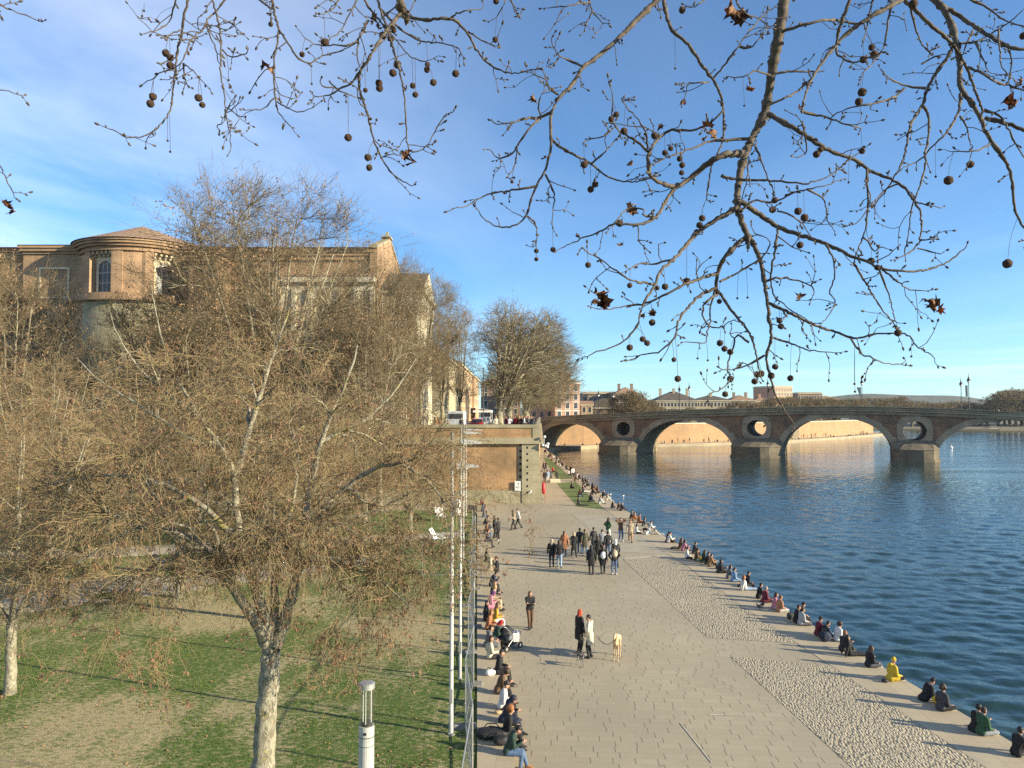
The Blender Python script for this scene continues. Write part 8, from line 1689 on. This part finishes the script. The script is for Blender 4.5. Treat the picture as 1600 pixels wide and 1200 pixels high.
EDG = [
 (1555, 1148, 75, 'cross', 'green', 'lightgrey', 'hbrown', 'short', 'person in a forest green jumper and pale trousers crouched at the quay edge', 'jacket', 'white'),
 (1537, 1142, 80, 'knees', 'black', 'black', 'hblack', 'short', 'person in a bulky black coat just left of the forest green jumper', 'coat', 'dark'),
 (1603, 1181, 80, 'knees', 'black', 'black', 'hblack', 'short', 'person at the very right bottom corner, only part of a black sleeve visible', 'jacket', 'dark'),
 (1491, 1110, 70, 'cross', 'charcoal', 'black', 'hbrown', 'curl', 'person in a dark leather jacket with tied curly hair near the water', 'jacket', 'white'),
 (1452, 1094, 85, 'lean_side', 'black', 'blue', 'black', 'hat', 'person with a black beanie slumped beside the mustard bundle', 'coat', 'dark'),
 (1395, 1063, 75, 'cross', 'yellow', 'black', 'yellow', 'hat', 'person in a bright yellow raincoat and yellow hat', 'coat', 'white'),
 (1375, 1042, 80, 'cross', 'black', 'grey', 'hbrown', 'long', 'long-haired person in a black leather jacket left of the yellow raincoat', 'jacket', 'white'),
 (1336, 1024, 95, 'legs_out', 'black', 'black', 'hblack', 'long', 'person in black with legs stretched out and white trainers', 'coat', 'white'),
 (1323, 1017, 70, 'knees', 'dark', 'black', 'hginger', 'short', 'person with ginger bun in black, left of the stretched-out legs', 'jacket', 'dark'),
 (1330, 1002, 80, 'dangle', 'white', 'denim', 'hbrown', 'curl', 'curly brown haired person in a white top at the edge', 'jacket', 'dark'),
 (1306, 993, 80, 'knees', 'burgundy', 'black', 'black', 'hat', 'person in a burgundy jacket and dark cap', 'jacket', 'dark'),
 (1285, 997, 85, 'lean_side', 'dark', 'lightdenim', 'hblack', 'short', 'bent person in a black jacket wearing a large navy backpack', 'jacket', 'dark'),
 (1274, 977, 80, 'cross', 'lightgrey', 'grey', 'hbrown', 'short', 'person in a light grey sweater beside the dark grey backpack', 'jacket', 'dark'),
 (1265, 972, 95, 'knees', 'black', 'black', 'hbrown', 'short', 'person in black left of the light grey sweater', 'jacket', 'dark'),
 (1283, 968, 85, 'dangle', 'dark', 'dark', 'black', 'hat', 'person with a black cap behind the light grey sweater', 'jacket', 'dark'),
 (1242, 956, 75, 'cross', 'barebrown', 'white', 'hlight', 'short', 'bare-backed person in white trousers sunbathing', 'jacket', 'white'),
 (1230, 951, 100, 'cross', 'pink', 'white', 'hbrown', 'long', 'person in a pale pink vest and white trousers left of the bare back', 'jacket', 'white'),
 (1215, 941, 80, 'cross', 'burgundy', 'dark', 'hgrey', 'short', 'person in a wine red jacket with grey hair', 'coat', 'dark'),
 (1204, 935, 85, 'knees', 'black', 'dark', 'hblack', 'short', 'person in black left of the wine red jacket', 'jacket', 'dark'),
 (1176, 922, 95, 'legs_out', 'white', 'lightdenim', 'hginger', 'long', 'person in a striped white top with pale jeans and outstretched legs', 'jacket', 'white'),
 (1182, 915, 80, 'dangle', 'black', 'black', 'hblack', 'short', 'person in black behind the striped white top', 'jacket', 'dark'),
 (1159, 909, 80, 'cross', 'sky', 'lightdenim', 'hblack', 'short', 'person in a light blue denim shirt leaning on one arm', 'jacket', 'dark'),
 (1149, 904, 90, 'knees', 'grey', 'grey', 'hbrown', 'long', 'person in a grey patterned top left of the light blue shirt', 'jacket', 'dark'),
 (1146, 895, 80, 'knees', 'black', 'black', 'hblack', 'long', 'person in a black coat, third left of the light blue shirt', 'coat', 'dark'),
 (1137, 895, 85, 'cross', 'dark', 'black', 'hblack', 'short', 'person hunched in dark clothes right of the orange-brown top', 'coat', 'dark'),
 (1125, 885, 80, 'knees', 'tan', 'dark', 'hbrown', 'short', 'person in an orange-brown top turning to the water', 'jacket', 'dark'),
 (1117, 882, 95, 'knees', 'black', 'dark', 'hblack', 'short', 'person in black left of the orange-brown top', 'jacket', 'dark'),
 (1102, 879, 80, 'cross', 'darkgreen', 'dark', 'hblack', 'long', 'person in a dark green coat beside the yellow shopping bag', 'coat', 'dark'),
 (1087, 876, 90, 'cross', 'brown', 'cream', 'hbrown', 'curl', 'person with curly hair and a cream skirt left of the yellow shopping bag', 'jacket', 'dark'),
 (1072, 873, 100, 'cross', 'white', 'dark', 'hbrown', 'short', 'person in a white shirt sitting back from the edge, near the curly hair', 'jacket', 'dark'),
 (1088, 865, 80, 'dangle', 'charcoal', 'dark', 'hblack', 'short', 'person in charcoal at the edge behind the curly hair', 'jacket', 'dark'),
 (1078, 861, 80, 'knees', 'pink', 'dark', 'hblack', 'long', 'person in a dusky pink top at the edge', 'jacket', 'dark'),
 (1069, 858, 85, 'knees', 'brown', 'dark', 'hbrown', 'long', 'person in a grey-brown coat beside the black bag', 'coat', 'dark'),
 (1056, 848, 80, 'knees', 'white', 'brown', 'hblack', 'short', 'person in a white shirt with brown trousers at the edge', 'jacket', 'dark'),
 (1047, 847, 95, 'cross', 'black', 'black', 'hblack', 'short', 'person in black left of the white shirt and brown trousers', 'coat', 'dark'),
 (1019, 835, 110, 'lie', 'white', 'cream', 'hbrown', 'short', 'person in pale clothes lying flat on the quay', 'jacket', 'white'),
 (1024, 829, 80, 'knees', 'white', 'grey', 'hbrown', 'short', 'person in a white top sitting behind the one lying flat', 'jacket', 'dark'),
 (1014, 822, 90, 'knees', 'grey', 'dark', 'hblack', 'long', 'person in a grey and black top, left of the white top by the lying person', 'jacket', 'dark'),
 (998, 817, 80, 'cross', 'rust', 'black', 'hbrown', 'short', 'person in a rust jacket right of the orange pair', 'jacket', 'dark'),
 (989, 814, 80, 'knees', 'orange', 'brown', 'hlight', 'short', 'person in bright orange at the quay edge', 'jacket', 'dark'),
 (985, 811, 100, 'knees', 'charcoal', 'brown', 'hblack', 'short', 'person in charcoal facing the bright orange one', 'jacket', 'dark'),
 (993, 834, 90, 'cross', 'white', 'dark', 'hbrown', 'long', 'person in white seated back from the edge, behind the beige coat walker', 'jacket', 'dark'),
 (974, 798, 80, 'knees', 'black', 'black', 'hgrey', 'short', 'person in black at the right end of the far dark cluster', 'coat', 'dark'),
 (965, 796, 85, 'knees', 'brown', 'dark', 'hblack', 'short', 'person in dark brown in the far dark cluster', 'jacket', 'dark'),
 (956, 794, 80, 'cross', 'dark', 'grey', 'hgrey', 'short', 'person in dark grey at the left end of the far dark cluster', 'jacket', 'white'),
 (950, 782, 80, 'knees', 'cream', 'cream', 'hblond', 'short', 'person in cream sitting alone at the edge near the grass', 'jacket', 'white')]
SNAP = {1555, 1603}
for (px, py, h, pose, top, leg, hr, hs, lab, outer, shoe) in EDG:
    q = G(px, py, .013); lim = edge_x(q.y) - (.55 if pose != 'dangle' else .12)
    person((min(q.x, lim), q.y, .013), h, pose, top, leg, hr, hs, lab, GE, outer, shoe, .9)
GRS = [(892, 763, 90, 'cross', 'black', 'black', 'hblack', 'short', 'person in black sitting alone in the middle of the quay grass'), (904, 776, 80, 'cross', 'brown', 'dark', 'hbrown', 'short', 'left one of two people sitting on the quay grass'), (909, 776, 260, 'cross', 'navy', 'denim', 'hlight', 'long', 'right one of two people sitting on the quay grass'),
 (921, 783, 90, 'cross', 'black', 'navy', 'hblack', 'short', 'person in black on the grass left of the navy jacket'), (926, 784, 270, 'cross', 'navy', 'dark', 'hbrown', 'long', 'person in a navy jacket on the grass, facing left'), (936, 787, 90, 'knees', 'lightgrey', 'white', 'hbrown', 'short', 'person in pale clothes at the near corner of the quay grass'), (905, 790, 90, 'legs_out', 'dark', 'dark', 'hblack', 'long', 'person in dark clothes lounging at the near edge of the quay grass'), (912, 769, 90, 'legs_out', 'charcoal', 'white', 'hbrown', 'short', 'person in charcoal with white trousers on the grass'),
 (863, 737, 90, 'cross', 'red', 'dark', 'hbrown', 'short', 'person in red sitting on the far grass panel')]
for (px, py, h, pose, top, leg, hr, hs, lab) in GRS: person(G(px, py, .013), h, pose, top, leg, hr, hs, lab, GF)
FAR = [(843, 751, 'black', 'dark', 'stand', 'person in black standing close to the wall beyond the corner'), (851, 755, 'black', 'black', 'stand', 'person in black in the far standing group, left of the blue one'), (856, 754, 'lightdenim', 'white', 'stand', 'person in pale blue in the far standing group'), (860, 752, 'charcoal', 'dark', 'pockets', 'person in charcoal right of the pale blue one'), (870, 753, 'dark', 'dark', 'stand', 'person in dark clothes standing alone at the grass corner'),
 (849, 737, 'black', 'dark', 'walk', 'left walker behind the far standing group'), (853, 737, 'navy', 'navy', 'walk2', 'right walker behind the far standing group'), (842, 726, 'black', 'dark', 'walk', 'lone dark walker close along the wall far off'), (852, 713, 'black', 'cream', 'stand', 'person standing near the far end of the quay'), (895, 748, 'white', 'black', 'walk', 'person with a white shirt standing at the quay edge far off'), (892, 744, 'black', 'dark', 'stand', 'person in black beside the distant white shirt')]
for (px, py, a, b_, pose, lab) in FAR: person(G(px, py, .013), (px * 37) % 360, pose, a, b_, 'hbrown', 'short', lab, GF)
rp = random.Random(5); tops_ = ['black', 'dark', 'charcoal', 'navy', 'grey', 'white', 'brown', 'black', 'cream', 'tan', 'burgundy', 'dark']
x_ = 0
for i in range(34):                                # the far row along the edge, tiny in the picture
    y = 84 + i * 2.35 + rp.uniform(-.5, .5) + (6 if i > 14 else 0); 
    person((edge_x(y) - .6 - (.8 if i % 4 == 1 else 0), y, .013), rp.choice([70, 85, 95, 110]), rp.choice(['knees', 'cross', 'knees', 'dangle' if i % 4 != 1 else 'cross']), rp.choice(tops_), rp.choice(['dark', 'navy', 'black', 'beige', 'white']), rp.choice(['hblack', 'hbrown', 'hlight']), rp.choice(['short', 'long']), 'small distant sitter in the crowded row along the far quay edge beside the grass', 'far sitters along the quay edge', detail=False)
for i in range(30):                                # crowd on the terrace corner behind the parapet
    if i < 24: x = rp.uniform(-.4, 2.4); y = rp.uniform(79.9, 84) if i < 14 else rp.uniform(84, 99)
    else: x = rp.uniform(-9, -1.5); y = rp.uniform(80.2, 84)
    if i < 14: x = -.6 + i * .24
    top = 'red' if i in (3, 4) else rp.choice(tops_ + ['white']); person((x, y + (0 if i >= 14 else .15 * (i % 3)), TZ + (.12 if x > -3.4 and y < 203 else 0)), rp.choice([170, 190, 90, 0, 230]), rp.choice(['stand', 'pockets', 'walk']), top, rp.choice(['dark', 'navy', 'denim']), rp.choice(['hblack', 'hbrown', 'hlight', 'hblond']), rp.choice(['short', 'long']),
      {3: 'person in bright red standing right behind the parapet under the big plane', 4: 'second person in red at the parapet, beside the first'}.get(i, 'person in the crowd standing on the street terrace under the planes'), GT, detail=False)
for px in (1012, 1047, 1128, 1170, 1255, 1298, 1317, 1334, 1352, 1389, 1392, 1404, 1452, 1488, 1560):     # walkers on the bridge, only heads above the parapet
    n = 1.4; A = B0 + BN * n; u = (px - CX) / F; s = (u * A.y - A.x) / (BD.x - u * BD.y); q = Vector(bpt(s, n, deck_z(s) - 1.25)); person(q, 114 if px % 2 else 294, 'walk', rp.choice(tops_), 'dark', 'hblack', 'short', 'small dark walker on the bridge, head showing over the parapet', GB, detail=False)
for i in range(46):                                # tiny figures on the sunlit far quay
    t_ = i / 46.0 * 5.3 + .35; k = int(t_); a = Vector(FB[min(k, 5)]); b_ = Vector(FB[min(k + 1, 6)]); p_ = a.lerp(b_, t_ - k); nn = Vector((-(b_ - a).y, (b_ - a).x)).normalized(); off_ = rp.choice([.8, 1.2, 5.6, 6.2]); q = p_ + nn * off_
    pose = rp.choice(['stand', 'walk', 'knees', 'cross']) if off_ > 2 else 'knees'; person((q.x, q.y, -.35), rp.choice([150, 200, 90, 270]), pose, rp.choice(tops_), 'dark', 'hblack', 'short', 'tiny figure on the sunlit far quay behind the bridge', GQ, detail=False)
# backpacks carried by walkers
def carried(px, py, mat, label, z=1.28):
    q = G(px, py, 0); rt = empty('backpack', (q.x, q.y - .24, z), 0, label, 'backpack'); me = MB(); me.ball((0, 0, 0), .2, 12, (.85, .5, 1.15)); me.build('sack', mat, rt, smooth=True); me = MB(); me.ball((0, -.09, -.07), .12, 10, (.9, .5, .8)); me.build('pocket', mat, rt, smooth=True)
carried(942, 897, M['white'], 'white backpack on the middle of the three nearest walkers', 1.15); carried(960, 898, simple('beige cloth', (.5, .42, .3), .9), 'beige and black backpack on the rightmost of the three nearest walkers')

# ---- dogs
def dog(loc, head, sc, coat, label, slim=True, muzzle=None):
    le, hh = .36, .62; w = .07 if slim else .095; Z = hh; b = []
    b += [[((0, .26, Z), (w * 1.15, .13, .135)), ((0, .02, Z + .02), (w, .12, .105))], [((0, .02, Z + .025), (w, .12, .10)), ((0, -.2, Z + .06), (w * .85, .11, .075))], [((0, -.2, Z + .05), (w, .09, .09)), ((0, -.33, Z + .01), (w * .95, .07, .085))]]
    b += [[((0, .32, Z + .07), (.055, .06, .075)), ((0, .47, Z + .26), (.038, .045, .045))], [((0, .48, Z + .28), (.046, .055, .05)), ((0, .55, Z + .26), (.036, .05, .036))], [((0, .56, Z + .255), (.03, .04, .03)), ((0, .70, Z + .215), (.017, .02, .016))]]
    for s in (-1, 1):
        b += [[((s * .06, .27, Z - .04), .05), ((s * .065, .23, Z - .22), .03)], [((s * .065, .23, Z - .22), .029), ((s * .065, .25, Z - .42), .019)], [((s * .065, .25, Z - .42), .018), ((s * .065, .245, .03), .015)], [((s * .065, .245, .025), .022), ((s * .065, .29, .018), .018)]]
        b += [[((s * .06, -.28, Z), (.06, .085, .1)), ((s * .075, -.22, Z - .22), .04)], [((s * .075, -.22, Z - .22), .037), ((s * .07, -.40, Z - .40), .02)], [((s * .07, -.40, Z - .40), .019), ((s * .07, -.36, .03), .015)], [((s * .07, -.36, .025), .021), ((s * .07, -.31, .018), .018)]]
        b += [[((s * .035, .45, Z + .31), .014), ((s * .055, .43, Z + .33), .008), ((s * .05, .40, Z + .27), .01)]]
    b += [[((0, -.38, Z + .02), .022), ((0, -.44, Z - .18), .013)], [((0, -.44, Z - .18), .013), ((0, -.38, Z - .34), .008)]]
    me = remesh([[(p, r) for p, r in s_] for s_ in b], .011, 'dog', 2); me.materials.append(coat); o = bpy.data.objects.new('dog', me); C.objects.link(o); o.location = loc; o.rotation_euler = (0, 0, -R(head)); o.scale = (sc,) * 3; setp(o, label, 'dog')
    mb = MB(); [mb.ball((s * .028, .555, Z + .285), .009, 6) for s in (-1, 1)]; mb.ball((0, .715, Z + .215), .012, 6); f = mb.build('eyes_and_nose', M['black'], o, smooth=True); 
    mb = MB(); mb.tube([(.055 * math.cos(a), .415 + .05 * math.sin(a), Z + .185 - .035 * math.sin(a)) for a in [k * math.pi / 4 for k in range(9)]], .009, 6); mb.build('collar', M['red'] if not slim else M['black'], o); return o
dq = G(964, 1029, 0); dog(dq, 195, 1.18, simple('fawn coat', (.42, .26, .12), .8, 0, .12, 4, (.6, .45, .28)), 'tall slender fawn greyhound on a leash facing the camera')
d2 = G(907, 1041, 0); dog(d2, 160, .6, simple('black and white coat', (.02, .02, .02), .8, 0, .1, 5, (.3, .3, .28)), 'small black dog at the feet of the red-haired person', False)
p0 = G(922, 1028, 0) + Vector((.26, -.02, .86)); p1 = dq + Vector((-.05, -.42, .98))
mb = MB(); mb.tube([p0.lerp(p1, t_) - Vector((0, 0, .32 * math.sin(math.pi * t_) )) for t_ in [k / 10 for k in range(11)]], .011, 6); setp(mb.build('dog_leash', M['black'], smooth=True), 'dark leash hanging between the cream jacket person and the greyhound', 'leash')
# ================================================================ THE AIR
def haze():
    mb = MB(); mb.box(-700, 3400, -170, 3000, -3.7, 75); m = bpy.data.materials.new('air'); m.use_nodes = True; nt = m.node_tree; nt.nodes.clear()
    out = nt.nodes.new('ShaderNodeOutputMaterial'); v = nt.nodes.new('ShaderNodeVolumePrincipled'); v.inputs['Color'].default_value = (.80, .88, 1.0, 1); v.inputs['Density'].default_value = HAZE; v.inputs['Anisotropy'].default_value = .3
    nt.links.new(v.outputs[0], out.inputs['Volume']); setp(mb.build('haze', m), kind='stuff')
HAZE = 0.00006
haze()
